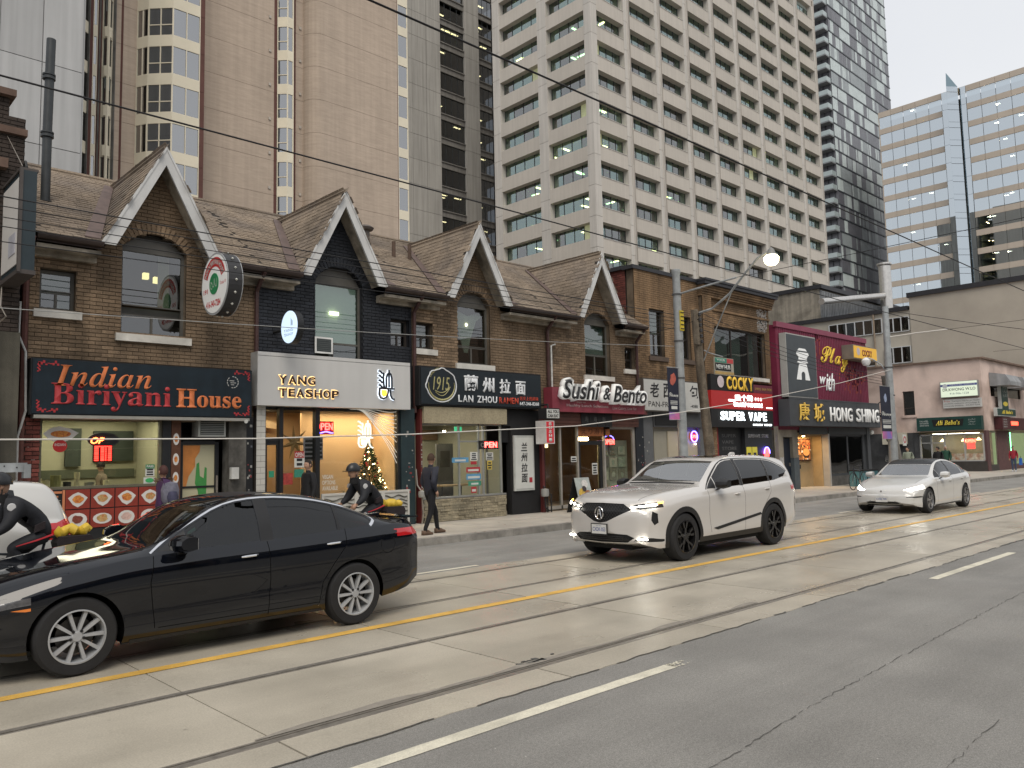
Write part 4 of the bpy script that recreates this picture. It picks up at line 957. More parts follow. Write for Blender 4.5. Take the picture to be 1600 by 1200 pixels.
# ------------------------------------------------------------------ towers
PREC = mat('precast_white', (.50,.46,.405), .85, .05, .25, .1, rnd=.035, streak=.06)
PREC2 = mat('precast_pier', (.53,.50,.455), .85, .05, .25, .1, rnd=.03, streak=.12)
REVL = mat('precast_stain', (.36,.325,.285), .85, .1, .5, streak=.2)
TG = glass('tower_glass', (.50,.60,.57), 3.3, .012, .10, .35, (.82,1.0,.98))
MULL = mat('mullion_dark', (.03,.035,.037), .5)
OFFC = mat('office_ceiling', (.42,.46,.42), .9, .1)
OFFW = mat('office_wall', (.16,.19,.17), .9, .4, .3)
LITP = glow('office_tube', (1,.78,.38), 15)
LITR = mat('lit_room', (.5,.5,.25), .9, .2, .5, emit=(.75,.72,.32), estr=.35)
T = thing('office_tower', 'white precast concrete office tower with deep rectangular windows', 'tower', (100, 60, 0), group=None)
TX0, TX1, TY0, TY1, FL = 71.45, 132.6, 60.0, 77.9, 3.8
ZB = 27.45           # sill of the lowest row in view
rows = range(-3, 14)
def tz(k): return ZB+FL*k
# spandrels, piers
bayx = [72.6+6.7*i for i in range(9)]; OW = 5.3
bayy = [(61.1, 67.5), (69.1, 76.3)]
spm = {}
def shared(key, fn, m):
    if key not in spm: spm[key] = fn().mesh(key[0], m)
    return spm[key]
def put(name, me, parent, loc, rz=0):
    o = bpy.data.objects.new(name, me); COL.objects.link(o); o.parent = parent; o.location = Vector(loc)-rootloc(parent); o.rotation_euler = (0,0,rz); return o
sp_f = shared(('spandrel_panel','f'), lambda: MB().box(-OW/2-.02, OW/2+.02, 0, .8, 0, FL-2.0), PREC)
sp_l = lambda L: shared(('spandrel_panel','l%.1f' % L), lambda: MB().box(0, .8, -L/2-.02, L/2+.02, 0, FL-2.0), PREC)
lip_f = shared(('sill_lip','f'), lambda: MB().box(-OW/2, OW/2, -.05, .5, 0, .07), PREC2)
rr = random.Random(77)
MB().box(TX0+10, TX1-3, TY0+9, TY1-3, 0, 80).build('core', mat('tower_core', (.03,.033,.032), .9), T)
for k in rows:
    z = tz(k)
    for x in bayx:
        put('spandrel_panel', sp_f, T, (x+OW/2, TY0+.03, z-(FL-2.0)+rr.uniform(-.01,.01)))
        put('sill_lip', lip_f, T, (x+OW/2, TY0+.03, z+.0))
    for a, b in bayy:
        put('spandrel_panel', sp_l(b-a), T, (TX0+.03, (a+b)/2, z-(FL-2.0)))
def pier(x0, x1, y0, y1, side):
    for k in rows:     # storey-high cladding pieces with open joints
        z = tz(k)-1.2
        MB().box(x0, x1, y0, y1, z+.02, z+FL-.02).build('pier_panel', PREC2, T)
pier(TX0, bayx[0]-.0, TY0, TY0+1.1, 0)
for i in range(9):
    a = bayx[i]+OW; b = bayx[i+1] if i < 8 else TX1
    pier(a, b-.55, TY0, TY0+1.1, 0);
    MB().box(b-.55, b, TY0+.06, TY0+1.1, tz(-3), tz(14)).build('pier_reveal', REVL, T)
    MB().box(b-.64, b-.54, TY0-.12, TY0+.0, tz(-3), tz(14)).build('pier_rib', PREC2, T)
pier(TX0, TX0+1.1, bayy[0][1], bayy[1][0], 1); pier(TX0, TX0+1.1, bayy[1][1], TY1, 1)
# windows: one mesh frame per window, panes as sub-parts, ceiling lights seen through the glass
fr_f = shared(('window','f'), lambda: (lambda m: [m.box(-OW/2+OW*i/4-.045, -OW/2+OW*i/4+.045, 0, .1, 0, 2.0) for i in range(5)] and m.box(-OW/2, OW/2, .02, .08, 0, .08))(MB()), MULL)
TG2 = glass('tower_glass_teal', (.28,.46,.45), 2.8, .012, .10, .35); TGL = mat('lit_office', (.34,.37,.20), .3, .3, 2, emit=(.5,.5,.28), estr=.22)
pnf = [shared(('pane','f%d' % i), lambda: MB().box(-OW/8+.045, OW/8-.045, .04, .06, .08, 2.0), m) for i, m in enumerate((TG, TG2, TGL))]
pick = lambda r: 0 if r < .55 else (1 if r < .97 else 2)
wide_f = shared(('pane','fw'), lambda: MB().box(-OW/2, OW/2, .04, .06, .08, 2.0), TG)
lit_f = shared(('ceiling_light','f'), lambda: MB().box(-.62, .62, -.15, .15, -.03, 0), LITP)
npane = 0; nlit = 0
for k in rows:
    z = tz(k)
    for i, x in enumerate(bayx):
        c = (x+OW/2, TY0+.8, z); w_ = put('window', fr_f, T, c)
        near = k < 8 and i < 6 and k >= -1
        for j in range(4):
            if near: put('pane', pnf[pick(rr.random())], w_, (c[0]-OW/2+OW*(j+.5)/4, c[1], z))
        if not near: put('pane', wide_f, w_, c)
        if rr.random() < .5:
            for _ in range(rr.choice((1, 1, 2, 3))): put('ceiling_light', lit_f, w_, (c[0]+rr.uniform(-1.8, 1.8), c[1]+rr.choice((2.2, 3.6, 5.0)), z+1.93+.0))
    for a, b in bayy:
        L = b-a; fr_ = shared(('window','l%.1f' % L), lambda L=L: (lambda m: [m.box(0, .1, -L/2+L*i/4-.045, -L/2+L*i/4+.045, 0, 2.0) for i in range(5)] and m.box(.02, .08, -L/2, L/2, 0, .08))(MB()), MULL)
        pnl = [shared(('pane','l%.1f%d' % (L, i)), lambda L=L: MB().box(.04, .06, -L/8+.045, L/8-.045, .08, 2.0), m) for i, m in enumerate((TG, TG2, TGL))]
        w_ = put('window', fr_, T, (TX0+.8, (a+b)/2, z))
        for j in range(4): put('pane', pnl[pick(rr.random())], w_, (TX0+.8, a+L*(j+.5)/4, z))
        p = .6 if k in (3, 4, 5, 6, 7, 8) else .4
        for j in range(4):
            if rr.random() < p: put('ceiling_light', lit_f, w_, (TX0+.8+rr.choice((1.8, 3.2, 4.6)), a+L*(j+.5)/4+rr.uniform(-.5,.5), z+1.93), pi/2 if rr.random() < .5 else 0)
    MB().box(TX0+.91, TX1-.6, TY0+.91, TY1-.4, z+1.96, z+2.6).build('floor_ceiling', OFFC, T)
    MB().box(TX0+8.2, TX1-2, TY0+8.0, TY0+8.05, z-1.2, z+1.96).box(TX0+8.2, TX0+8.25, TY0+8.05, TY1-.5, z-1.2, z+1.96).build('office_partition', LITR if k in (3,) else OFFW, T)
MB().box(TX0, TX1, TY0+.2, TY1, tz(14)-1.2, tz(14)+.6).box(TX0, TX0+1, TY1-.2, TY1, tz(-3), tz(14)).build('parapet', PREC, T)
MB().box(TX0+1, TX1-.7, TY0+1.2, TY1-.4, tz(14), tz(14)+.3).box(TX0+1, TX1-.7, TY1-.3, TY1, 0, tz(14)).build('roof_deck', PREC, T)
MB().box(TX1-.6, TX1-.02, TY0+1.1, TY1-.02, tz(-3), tz(14)-1.22).build('end_wall', PREC, T)
# ------------------------------------------------------------------ brown apartment tower
BT = thing('apartment_tower', 'brown brick apartment tower with cream window bays behind the gabled houses', 'tower', (26, 53, 0))
TB = mat('tower_brick', (.45,.365,.29), .9, .05, .25, .0, streak=.08, stain=.06, hbed=.12)
TBR = mat('tower_red_pier', (.115,.052,.042), .85, .15, 1, .2)
CRM = mat('cream_spandrel', (.70,.64,.50), .7, .05, 1, .05, rnd=.04)
APG = glass('apartment_glass', (.34,.38,.37), 4.2, .01, .05, .3, .95)
AROOM = mat('apartment_room', (.13,.125,.115), .9, .4, .6)
PF, Z0T, NT = 2.6, 28.9, 9       # storey pitch, glass head of reference storey
def fl(k): return Z0T+PF*k
ks = range(-9, 7)
def facade(p, q, m=TB, name='brick_wall', thick=.4, joint=True):
    p, q = Vector((*p, 0)), Vector((*q, 0)); d = (q-p).normalized(); n = Vector((d.y, -d.x, 0))  # outward (to the camera side)
    for k in ks:
        z = fl(k)-2.6; mb = MB()
        mb.prism([p+Vector((0,0,z+.01)), q+Vector((0,0,z+.01)), q-n*thick+Vector((0,0,z+.01)), p-n*thick+Vector((0,0,z+.01))], (0,0,PF-.02)); mb.build(name, m, BT)
    mb = MB().prism([p-n*.03+Vector((0,0,0)), q-n*.03, q-n*(thick+.02), p-n*(thick+.02)], (0,0,fl(7))); mb.build('wall_core', mat('wall_core_brown', (.17,.12,.095), .9), BT)
def bay(p, q, cols=2, low=False, gl=None, hasroom=True):
    """window bay facet between plan points: cream band, framed panes"""
    p, q = Vector((*p, 0)), Vector((*q, 0)); d = q-p; L = d.length; d.normalize(); n = Vector((d.y, -d.x, 0)); Z = Vector((0,0,1))
    for k in ks:
        zt = fl(k); zb = zt-1.93
        MB().prism([p+Z*(zb-.67), q+Z*(zb-.67), q+Z*zb, p+Z*zb], -n*.25).build('spandrel', CRM, BT)
        mb = MB(); fw = .055
        def bar(a, b, za, zb_): mb.prism([p+d*a+n*.0+Z*za, p+d*b+Z*za, p+d*b+Z*zb_, p+d*a+Z*zb_], -n*.1)
        bar(0, fw, zb, zt); bar(L-fw, L, zb, zt); bar(fw, L-fw, zt-.05, zt); bar(fw, L-fw, zb, zb+.05)
        for c in range(1, cols): bar(L*c/cols-.03, L*c/cols+.03, zb+.05, zt-.05)
        if low: bar(fw, L-fw, zb+.72, zb+.78)
        w_ = mb.build('window', CRM, BT)
        for c in range(cols):
            for (za, zc) in (((zb+.05, zb+.72), (zb+.78, zt-.05)) if low else ((zb+.05, zt-.05),)):
                a, b = L*c/cols+.03, L*(c+1)/cols-.03
                MB().prism([p+d*a-n*.05+Z*za, p+d*b-n*.05+Z*za, p+d*b-n*.05+Z*zc, p+d*a-n*.05+Z*zc], -n*.01).build('pane', gl or APG, w_)
        if hasroom and rr.random() < .7:
            bl = rr.choice((MATS['pale_blind'], AROOM, MATS['grey_blind'])); h = rr.uniform(.3, 1.8)
            MB().prism([p+d*.05-n*.2+Z*(zt-h), p+d*(L-.05)-n*.2+Z*(zt-h), p+d*(L-.05)-n*.2+Z*zt, p+d*.05-n*.2+Z*zt], -n*.01).build('blind', bl, w_)
    mb = MB().prism([p-n*.55, q-n*.55, q-n*.6, p-n*.6], (0,0,fl(7))); mb.build('room_lining', AROOM, BT)
def strip(p, q): facade(p, q, TBR, 'brick_pier', .3)
strip((12.40, 53), (12.75, 53))
bay((12.75, 53), (12.95, 52.7), 1); bay((12.95, 52.7), (13.25, 53), 1)
strip((13.25, 53), (13.50, 53))
bay((13.50, 53), (13.72, 52.6), 1); bay((13.72, 52.6), (14.22, 53), 1)
strip((14.22, 53), (14.45, 53)); bay((14.45, 53), (14.72, 53), 1); strip((14.72, 53), (14.98, 53))
bay((14.98, 53), (15.24, 52.55), 1); bay((15.24, 52.55), (15.62, 53), 1)
facade((15.62, 53), (16.1, 53)); strip((16.1, 53), (16.22, 52.95)); facade((16.22, 53), (17.07, 53))
bay((17.07, 53.0), (17.5, 52.15), 2); bay((17.5, 52.15), (18.65, 51.0), 2, True); bay((18.65, 51.0), (20.45, 51.0), 2)
strip((20.45, 51.0), (20.75, 51.0)); facade((20.74, 51.35), (20.74, 53))
facade((20.75, 53), (26.75, 53)); strip((26.75, 53), (26.98, 53))
bay((27.0, 53), (27.55, 52.45), 1, True); bay((27.55, 52.45), (28.05, 52.45), 1); bay((28.05, 52.45), (28.2, 53), 1)
strip((28.2, 53), (28.5, 53)); facade((28.5, 53), (29.1, 53))
prev = (29.1, 53.0)
for i in range(1, 7):
    a = pi/2*i/6; cur_ = (29.1+1.15*(1-cos(a)), 53.0-1.2*sin(a)); facade(prev, cur_); prev = cur_
facade(prev, (36.98, 51.8)); strip((36.98, 51.8), (37.04, 51.8))
bay((37.04, 51.8), (38.06, 51.8), 1); bay((38.06, 51.8), (38.75, 53.3), 2)
MB().box(12.4, 38.7, 53.6, 75, 0, fl(7)).build('rear_block', TB, BT)
for k in ks:   # little exhaust vents beside the middle bay
    for x, y in ((26.4, 52.98), (28.85, 52.98)):
        MB().box(x-.09, x+.09, y-.05, y+.02, fl(k)-2.2, fl(k)-2.0).build('vent_hood', mat('vent_pale', (.42,.38,.33), .7), BT)
# ------------------------------------------------------------------ grey slab tower between
GT = thing('grey_tower', 'grey concrete panel tower between the brown tower and the white tower', 'tower', (75, 90, 0))
GC = mat('grey_panel', (.36,.345,.315), .85, .05, .3, .1, streak=.18, rnd=.05)
GC2 = mat('grey_spandrel', (.19,.18,.165), .8, .08, .5, streak=.2)
GG = glass('grey_tower_glass', (.28,.30,.32), 2.2, .012, .1, .3)
GF = 3.72; g0 = 59.55
for k in range(-12, 9):
    z = g0+GF*k
    for a, b in ((60, 66.9), (66.9, 69.5), (69.5, 72.15), (77.0, 79.9), (83.3, 86.5)):
        MB().box(a+.02, b-.02, 90, 90.4, z+.02, z+GF-.02).build('wall_panel', GC, GT)
    for a, b in ((72.15, 77.0), (79.9, 83.3)):
        MB().box(a, b, 90.25, 90.5, z, z+.95).box(a, b, 90.1, 90.25, z+.80, z+.95).build('spandrel', GC2, GT)
        mb = MB()
        n = 4 if b-a > 4 else 3
        for i in range(n+1): mb.box(a+(b-a)*i/n-.04, a+(b-a)*i/n+.04, 90.42, 90.5, z+.95, z+GF)
        w_ = mb.build('window', MULL, GT)
        for i in range(n): MB().box(a+(b-a)*i/n+.04, a+(b-a)*(i+1)/n-.04, 90.45, 90.46, z+.95, z+GF).build('pane', GG, w_)
        for _ in range(rr.choice((0,1,1,2,3))): put('ceiling_light', lit_f, w_, (rr.uniform(a+.7, b-.7), 91.2+rr.choice((0,1,2)), z+GF-.06))
    MB().box(72, 84, 90.5, 96, z+GF-.04, z+GF+.1).box(72, 84, 95.5, 95.6, z+.2, z+GF-.04).build('floor_ceiling', OFFW, GT)
MB().box(60, 86.5, 96, 110, 0, g0+GF*9).box(60, 60.3, 90.4, 96, 0, g0+GF*9).build('rear_block', GC, GT)
# pale grey panelled tower at far left
LG = thing('panelled_building', 'pale grey panelled tower behind the roof at far left', 'tower', (8, 46, 0))
LP = mat('pale_panel', (.40,.40,.395), .6, .05, .3, 0, rnd=.06, streak=.12)
MB().box(-14, 11.9, 45.1, 70, 0, 46).build('core', LP, LG)
for i in range(9):
    for k in range(9):
        MB().box(11.8-(i+1)*1.9+.02, 11.8-i*1.9-.02, 45.0, 45.1, 4.9+k*4.4+.02+(i % 2)*.0, 4.9+(k+1)*4.4-.02).build('wall_panel', LP, LG)
# ------------------------------------------------------------------ glass condo
CN = thing('condo_tower', 'tall dark glass condo tower with striped panels and corner balconies', 'tower', (200, 80, 0))
CM = [mat('condo_pale', (.50,.56,.55), .25, .1, .3, 0, .0, .5), mat('condo_mid', (.27,.30,.305), .25, .15, .3, 0, .0, .5), mat('condo_dark', (.125,.125,.14), .25, .15, .3, 0, .0, .5), mat('condo_line', (.03,.035,.04), .4)]
CF = 3.3; rr = random.Random(3)
MB().box(184, 220.2, 80.1, 104, 0, 140).build('core', CM[2], CN)
big = MB()
for k in range(8, 42):
    z = k*CF; MB().box(184, 220.2, 79.9, 80.1, z, z+.30).build('floor_edge', CM[3], CN)
    x = 184
    tone = 0
    while x < 220:
        wd = rr.choice((.45, .7, .7, 1.0));
        if rr.random() < .45: tone = rr.choices((0, 1, 2), (5, 3, 4) if k > 18 else (3, 3, 6))[0]
        big.box(x+.03, min(x+wd-.03, 220.2), 80.0, 80.08, z+.31, z+CF-.01, tone); x += wd
big.build('glass_panels', CM, CN, kind='stuff')
BAL = mat('balcony_glass', (.36,.42,.42), .2, .08, .5, 0, 0, .6)
for k in range(10, 42):
    z = k*CF
    MB().box(181.8, 184, 80.2, 86.5, z, z+.25).build('balcony_slab', mat('slab_grey', (.25,.26,.27), .8), CN)
    MB().box(181.75, 181.82, 80.2, 86.5, z+.25, z+1.35).box(181.8, 184, 80.18, 80.25, z+.25, z+1.35).build('balcony_rail', BAL, CN)
    for j in range(4): MB().box(183.8, 183.99, 80.6+j*1.5, 80.68+j*1.5, z+.25, z+CF).build('balcony_mullion', CM[3], CN)
# ------------------------------------------------------------------ banded mirror-glass office
GO = thing('glass_office', 'tan banded office block with mirror glass and a pointed glass prow', 'office building', (175, 52, 0))
TAN = mat('tan_stone', (.46,.395,.325), .7, .06, .3, .05, rnd=.05)
MG = glass('mirror_glass', (.35,.4,.42), 9.0, .004, .10, .12, (.87,.94,.98))
MB().box(178.5, 215, 20, 66.2, 0, 73.5).build('core', mat('office_void', (.05,.055,.06), .9), GO)
MB().box(175.1, 178.5, 66.2, 66.4, 0, 74.6).build('end_wall', TAN, GO)
BP = 3.74
segs = ((53.6, 66.35, 5), (20.0, 49.0, 11))
pane_me = {}
for k in range(13):
    zt = 74.5-BP*k
    for a, b, n in segs:
        for i in range(n):
            ya, yb = a+(b-a)*i/n, a+(b-a)*(i+1)/n
            me = shared(('stone_panel', '%.2f' % (yb-ya)), lambda L=yb-ya: MB().box(0, .3, -L/2+.02, L/2-.02, -1.18, 0), TAN); put('stone_panel', me, GO, (175, (ya+yb)/2, zt))
            me = shared(('glass_pane', '%.2f' % (yb-ya)), lambda L=yb-ya: MB().box(0, .02, -L/2+.04, L/2-.04, -BP+.02, -1.2), MG); put('glass_pane', me, GO, (175.12, (ya+yb)/2, zt))
    for _ in range(rr.choice((2, 4, 7, 9)) if k > 0 else 2):
        y = rr.uniform(25, 65);
        if 48 < y < 54: continue
        put('ceiling_light', shared(('ceiling_light','g'), lambda: MB().box(-.25,.25,-.35,.35,-.05,0), glow('office_dot', (1,.88,.62), 30)), GO, (176+rr.random()*1.2, y, zt-1.25))
    for a, b in ((49.0, 50.2), (52.4, 53.6)):
        MB().box(175.05, 175.08, a+.05, b-.05, zt-BP+.04, zt).build('glass_pane', MG, GO)
    pr = [(175, 52.4), (172.3, 51.7), (174.2, 50.2)]
    for (p, q) in ((pr[0], pr[1]), (pr[1], pr[2])):
        for (za, zb) in ((zt-BP+.05, zt-1.2), (zt-1.12, zt)):
            MB().prism([(*p, za), (*q, za), (*q, zb), (*p, zb)], (.05, .02, 0)).build('glass_pane', MG, GO)
MB().add([(175,52.4,74.5),(172.3,51.7,74.5),(174.2,50.2,74.5),(172.5,51.65,77.4),(175,52.0,74.4)], [(0,1,3),(1,2,3),(2,0,3)]).build('prow_tip', mat('prow_glass', (.25,.33,.36), .05, 0, 1, 0, .9), GO)
MB().box(175.2, 178.4, 20, 66.2, 74.3, 74.6).build('roof_slab', TAN, GO)
GO.location = (215, 63.9, -.4); GO.scale = (1.2286,)*3      # full size: 4.6 m storeys
CN.location = (230, 92, -.27); CN.scale = (1.15,)*3
# ------------------------------------------------------------------ buildings on the photographer's side, seen in reflections
rr = random.Random(15)
NB = [(-46,-30,9),(-30,-14,8),(-14,1,10),(1,12,7.5),(12,26,9),(26,40,7),(40,62,11),(62,90,9),(90,130,16)]
labs = ['low brown', 'narrow red', 'tall grey', 'low tan', 'dark brown', 'short pale', 'long grey', 'plain ochre', 'far high']
for i, (a, b, h) in enumerate(NB):
    o = thing('street_building', labs[i]+' building on the near side of the street behind the photographer', 'building', ((a+b)/2, -13, 0), group='buildings behind the photographer')
    m = mat('near_bldg_%d' % (i % 3), ((.16,.11,.08), (.2,.19,.17), (.13,.12,.12))[i % 3], .9, .2, .5)
    MB().box(a+.1, b-.1, -28, -13.05, 0, h).build('wall', m, o)
    z = 4
    mb = MB()
    while z < h-2:
        x = a+1
        while x < b-2: mb.box(x, x+1.3, -13.04, -12.98, z, z+1.8); x += 2.6
        z += 3.3
    mb.build('windows', MATS['tower_core'], o, kind='stuff')
    MB().box(a+.4, b-.4, -13.04, -12.95, .3, 3.1).build('shopfront', MATS['tower_core'], o)
# ------------------------------------------------------------------ shopfronts (parts of their houses), signs and what stands in the windows
BLK = mat('black_paint', (.014,.015,.017), .45, .15)
BLKM = mat('black_matt', (.012,.012,.013), .8, .1)
REDP = mat('red_brown_paint', (.11,.022,.02), .55, .2, 3)
def area(name, loc, sx, sy, e, col=(1,.85,.62), rot=(0,0,0)):
    a = bpy.data.lights.new(name, 'AREA'); a.shape = 'RECTANGLE'; a.size = sx; a.size_y = sy; a.energy = e; a.color = col
    o = bpy.data.objects.new(name, a); COL.objects.link(o); o.location = loc; o.rotation_euler = rot; return o
def lining(parent, x0, x1, y0, y1, z0, z1, wm, fm, cm):
    MB().box(x0, x1, y1, y1+.05, z0, z1).build('back_wall', wm, parent)
    MB().box(x0-.05, x0, y0, y1, z0, z1).box(x1, x1+.05, y0, y1, z0, z1).build('side_lining', wm, parent)
    MB().box(x0, x1, y0, y1, z0-.05, z0).build('shop_floor', fm, parent)
    MB().box(x0, x1, y0, y1, z1, z1+.04).build('shop_ceiling', cm, parent)
FLR = mat('floor_tile', (.16,.14,.12), .5, .2)
CEI = mat('ceiling_white', (.55,.52,.44), .8, .05)
ORNG = mat('sign_orange', (.55,.15,.05), .5, .08, emit=(.6,.2,.05), estr=.06)
REDL = mat('sign_red', (.42,.035,.04), .5, .08)
def poster(name, label, x0, x1, z0, z1, y, m, cat='poster', lines=0, lm=None, group=None):
    t = thing(name, label, cat, ((x0+x1)/2, y, z0), group=group)
    MB().box(x0, x1, y-.004, y, z0, z1).build('sheet', m, t)
    if lines:
        mb = MB(); h = (z1-z0)/(lines*1.6+1)
        for k in range(lines):
            z = z1-h*(1+k*1.6); w_ = (x1-x0)*random.uniform(.5, .85)
            s = ''.join(random.choice('aeimnorstu ') for _ in range(0))
            mb.box((x0+x1)/2-w_/2, (x0+x1)/2+w_/2, y-.0055, y-.0045, z-h, z)
        mb.build('print', lm or BLKL, t, kind='stuff')
    return t
# ===== 1 Indian Biriyani House
MB().box(3.28, 3.45, 16.2, 16.5, .15, 2.68).box(5.87, 6.03, 16.22, 16.4, .15, 2.7).build('shop_pier', BLK, H1)
brick_wall(H1, .15, 2.62, S_region(3.46, 3.72), [], BRICK_R, MORTAR_D, y=16.2, thick=.2, seed=61, wallname='brick_pier')
fr = MB().box(3.72, 3.77, 16.28, 16.36, 1.36, 2.66).box(5.82, 5.87, 16.28, 16.36, 1.36, 2.66).box(3.77, 5.82, 16.28, 16.36, 1.34, 1.39).box(3.77, 5.82, 16.28, 16.36, 2.63, 2.68).build('shop_window', mat('frame_olive', (.14,.13,.09), .5), H1)
MB().box(3.77, 5.82, 16.31, 16.32, 1.39, 2.63).build('pane', SHOPG, fr)
mp = MB().box(3.72, 5.87, 16.24, 16.3, .60, 1.34).build('menu_board', BLKM, H1)
MB().box(3.72, 5.87, 16.22, 16.3, .15, .60).build('bulkhead', BLK, H1)
MRED = mat('menu_red', (.24,.035,.022), .5, .15, 8); MOR = mat('menu_orange', (.55,.21,.10), .5, .1)
PLATE = mat('plate_white', (.62,.60,.57), .5, .08); CUR = [mat('curry_a', (.60,.24,.05), .6, .35, 30, hue=(.35,.05,.02)), mat('curry_b', (.45,.30,.12), .6, .4, 30, hue=(.5,.12,.03)), mat('curry_c', (.20,.05,.03), .6, .4, 30), mat('naan', (.55,.38,.33), .6, .2, 30)]
mb = MB(); mb.box(4.12, 4.16, 16.232, 16.238, .62, 1.33).box(3.80, 4.11, 16.232, 16.238, 1.27, 1.31)
for z in (1.20, 1.12, .98, .90, .78, .70): mb.box(3.80+random.uniform(0,.05), 4.05, 16.232, 16.238, z, z+.028)
mb.build('menu_strip', MOR, mp)
mb = MB()
for r in range(14): mb.box(3.80, 3.80+random.uniform(.15, .3), 16.231, 16.234, .68+r*.042, .685+r*.042)
mb.build('menu_print', PLATE, mp, kind='stuff')
k = 0
for r, (za, zb) in enumerate(((.98, 1.33), (.62, .96))):
    for c in range(4):
        xa = 4.17+c*.425; xb = min(xa+.405, 5.86)
        pnl = MB().box(xa, xb, 16.228, 16.238, za, zb).build('menu_panel', MRED, mp)
        cx, cz = (xa+xb)/2, (za+zb)/2-.01; R = .165
        if r == 0: pts = [(cx-R, cz+.03), (cx-R*.5, cz+.1), (cx, cz+.135), (cx+R*.5, cz+.1), (cx+R, cz+.03), (cx+R*.5, cz-.09), (cx, cz-.14), (cx-R*.5, cz-.09)]
        else: pts = [(cx+(R if c != 2 else R*.9)*cos(a), cz+(.125 if c != 1 else .10)*sin(a)) for a in [2*pi*i/14 for i in range(14)]]
        MB().prism([(x, 16.226, z) for x, z in pts], (0,-.003,0)).build('plate_picture', PLATE, mp)
        MB().prism([(cx+(R*.58)*cos(a)*random.uniform(.85,1.1), 16.222, cz+.008+.07*sin(a)*random.uniform(.85,1.15)) for a in [2*pi*i/16 for i in range(16)]], (0,-.002,0)).build('dish_picture', CUR[(0,1,0,1,2,1,3,2)[k]], mp)
        k += 1
# photo strip beside the door
ps = MB().box(6.04, 6.22, 16.22, 16.3, .5, 2.62).build('photo_strip', mat('strip_brown', (.10,.04,.02), .6, .3, 10), H1)
for z in (2.25, 1.85, 1.48, 1.1):
    MB().prism([(6.13+.06*cos(a), 16.218, z+.12*sin(a)) for a in [2*pi*i/12 for i in range(12)]], (0,-.003,0)).build('dish_picture', PLATE, ps)
    MB().prism([(6.13+.035*cos(a), 16.214, z+.06*sin(a)) for a in [2*pi*i/12 for i in range(12)]], (0,-.002,0)).build('dish_picture', CUR[0], ps)
MB().box(6.22, 7.22, 16.9, 16.95, .15, 2.7).box(6.22, 7.2, 16.3, 16.9, 2.66, 2.7).box(6.22, 6.26, 16.3, 16.9, .15, 2.66).build('door_recess', BLK, H1)
dr = MB().box(6.28, 6.34, 16.4, 16.46, .2, 2.2).box(7.0, 7.08, 16.4, 16.46, .2, 2.2).box(6.34, 7.0, 16.4, 16.46, 2.14, 2.22).box(6.34, 7.0, 16.4, 16.46, .2, .35).box(6.34,7.0,16.41,16.45,1.26,1.30).build('entrance_door', BLK, H1)
MB().box(6.34, 7.0, 16.43, 16.435, .35, 2.14).build('door_panel', mat('door_mural', (.42,.40,.27), .5, .06, 2), dr)
def flatshape(pts, y, m, parent, name='mural_shape', d=.003): MB().prism([(x, y, z) for x, z in pts], (0,-d,0)).build(name, m, parent)
flatshape([(6.35,2.13),(6.70,2.13),(6.69,2.0),(6.60,1.86),(6.60,1.7),(6.47,1.5),(6.42,1.3),(6.36,1.25)], 16.428, mat('mural_orange', (.52,.20,.05), .5, .15, 5), dr)
flatshape([(6.60,1.35),(6.63,1.75),(6.68,1.78),(6.70,1.5),(6.78,1.45),(6.80,1.68),(6.84,1.66),(6.84,1.3),(6.82,.9),(6.70,.9),(6.66,1.2)], 16.427, mat('mural_green', (.05,.24,.06), .5, .15, 5), dr)
MB().box(7.02, 7.05, 16.36, 16.40, 1.1, 1.5).build('handle', STEEL, dr)
MB().box(7.2, 7.58, 16.18, 16.5, .15, 2.7).build('stained_pilaster', mat('stained_render', (.10,.095,.085), .85, .35, 6, .4, stain=.3, streak=.4), H1)
MB().box(7.58, 7.74, 16.2, 16.5, .15, 2.72).build('shop_pier', BLK, H1)
lb = MB().box(7.22, 7.38, 16.08, 16.18, 1.42, 1.66).build('letter_box', mat('box_pale', (.5,.5,.48), .6), None); lb['label'] = 'pale letter box on the stained pilaster by the restaurant door'; lb['category'] = 'letter box'
a_ = thing('air_conditioner', 'window air conditioner above the Indian restaurant door', 'air conditioner', (6.85, 16.2, 2.3))
MB().box(6.55, 7.12, 16.16, 16.5, 2.30, 2.66).build('casing', mat('ac_greywhite', (.30,.31,.29), .6, .1), a_)
MB().box(6.59, 7.08, 16.15, 16.16, 2.34, 2.63).build('grille', mat('ac_dark2', (.035,.04,.038), .6), a_)
for i in range(7): MB().box(6.59, 7.08, 16.14, 16.15, 2.36+i*.037, 2.368+i*.037).build('slat', MATS['ac_greywhite'], a_)
R1 = mat('biriyani_wall', (.36,.35,.25), .85, .08, 1);
lining(H1, 3.66, 6.2, 16.42, 18.7, .2, 2.80, R1, FLR, CEI)
for x in (3.9, 4.9, 5.6):
    MB().box(x-.3, x+.3, 17.2, 17.32, 2.76, 2.795).build('ceiling_light', glow('tube_warm', (1,.9,.62), 11), H1)
area('shop_lamp', (4.9, 17.6, 2.7), 2.0, 1.6, 30, (1,.9,.68))
mw = thing('wall_menu_board', 'dark menu boards hung on the back wall of the Indian restaurant', 'menu board', (5, 18.6, 2))
MB().box(4.75, 5.05, 18.6, 18.68, 1.75, 2.55).box(5.3, 6.1, 18.6, 18.68, 1.85, 2.5).build('board', mat('board_green', (.03,.04,.03), .6, .2), mw)
MB().box(3.7, 6.15, 18.66, 18.69, 1.5, 1.68).build('band', mat('band_green', (.08,.09,.06), .7), mw)
sk = MB(); rr = random.Random(4); x = 4.5
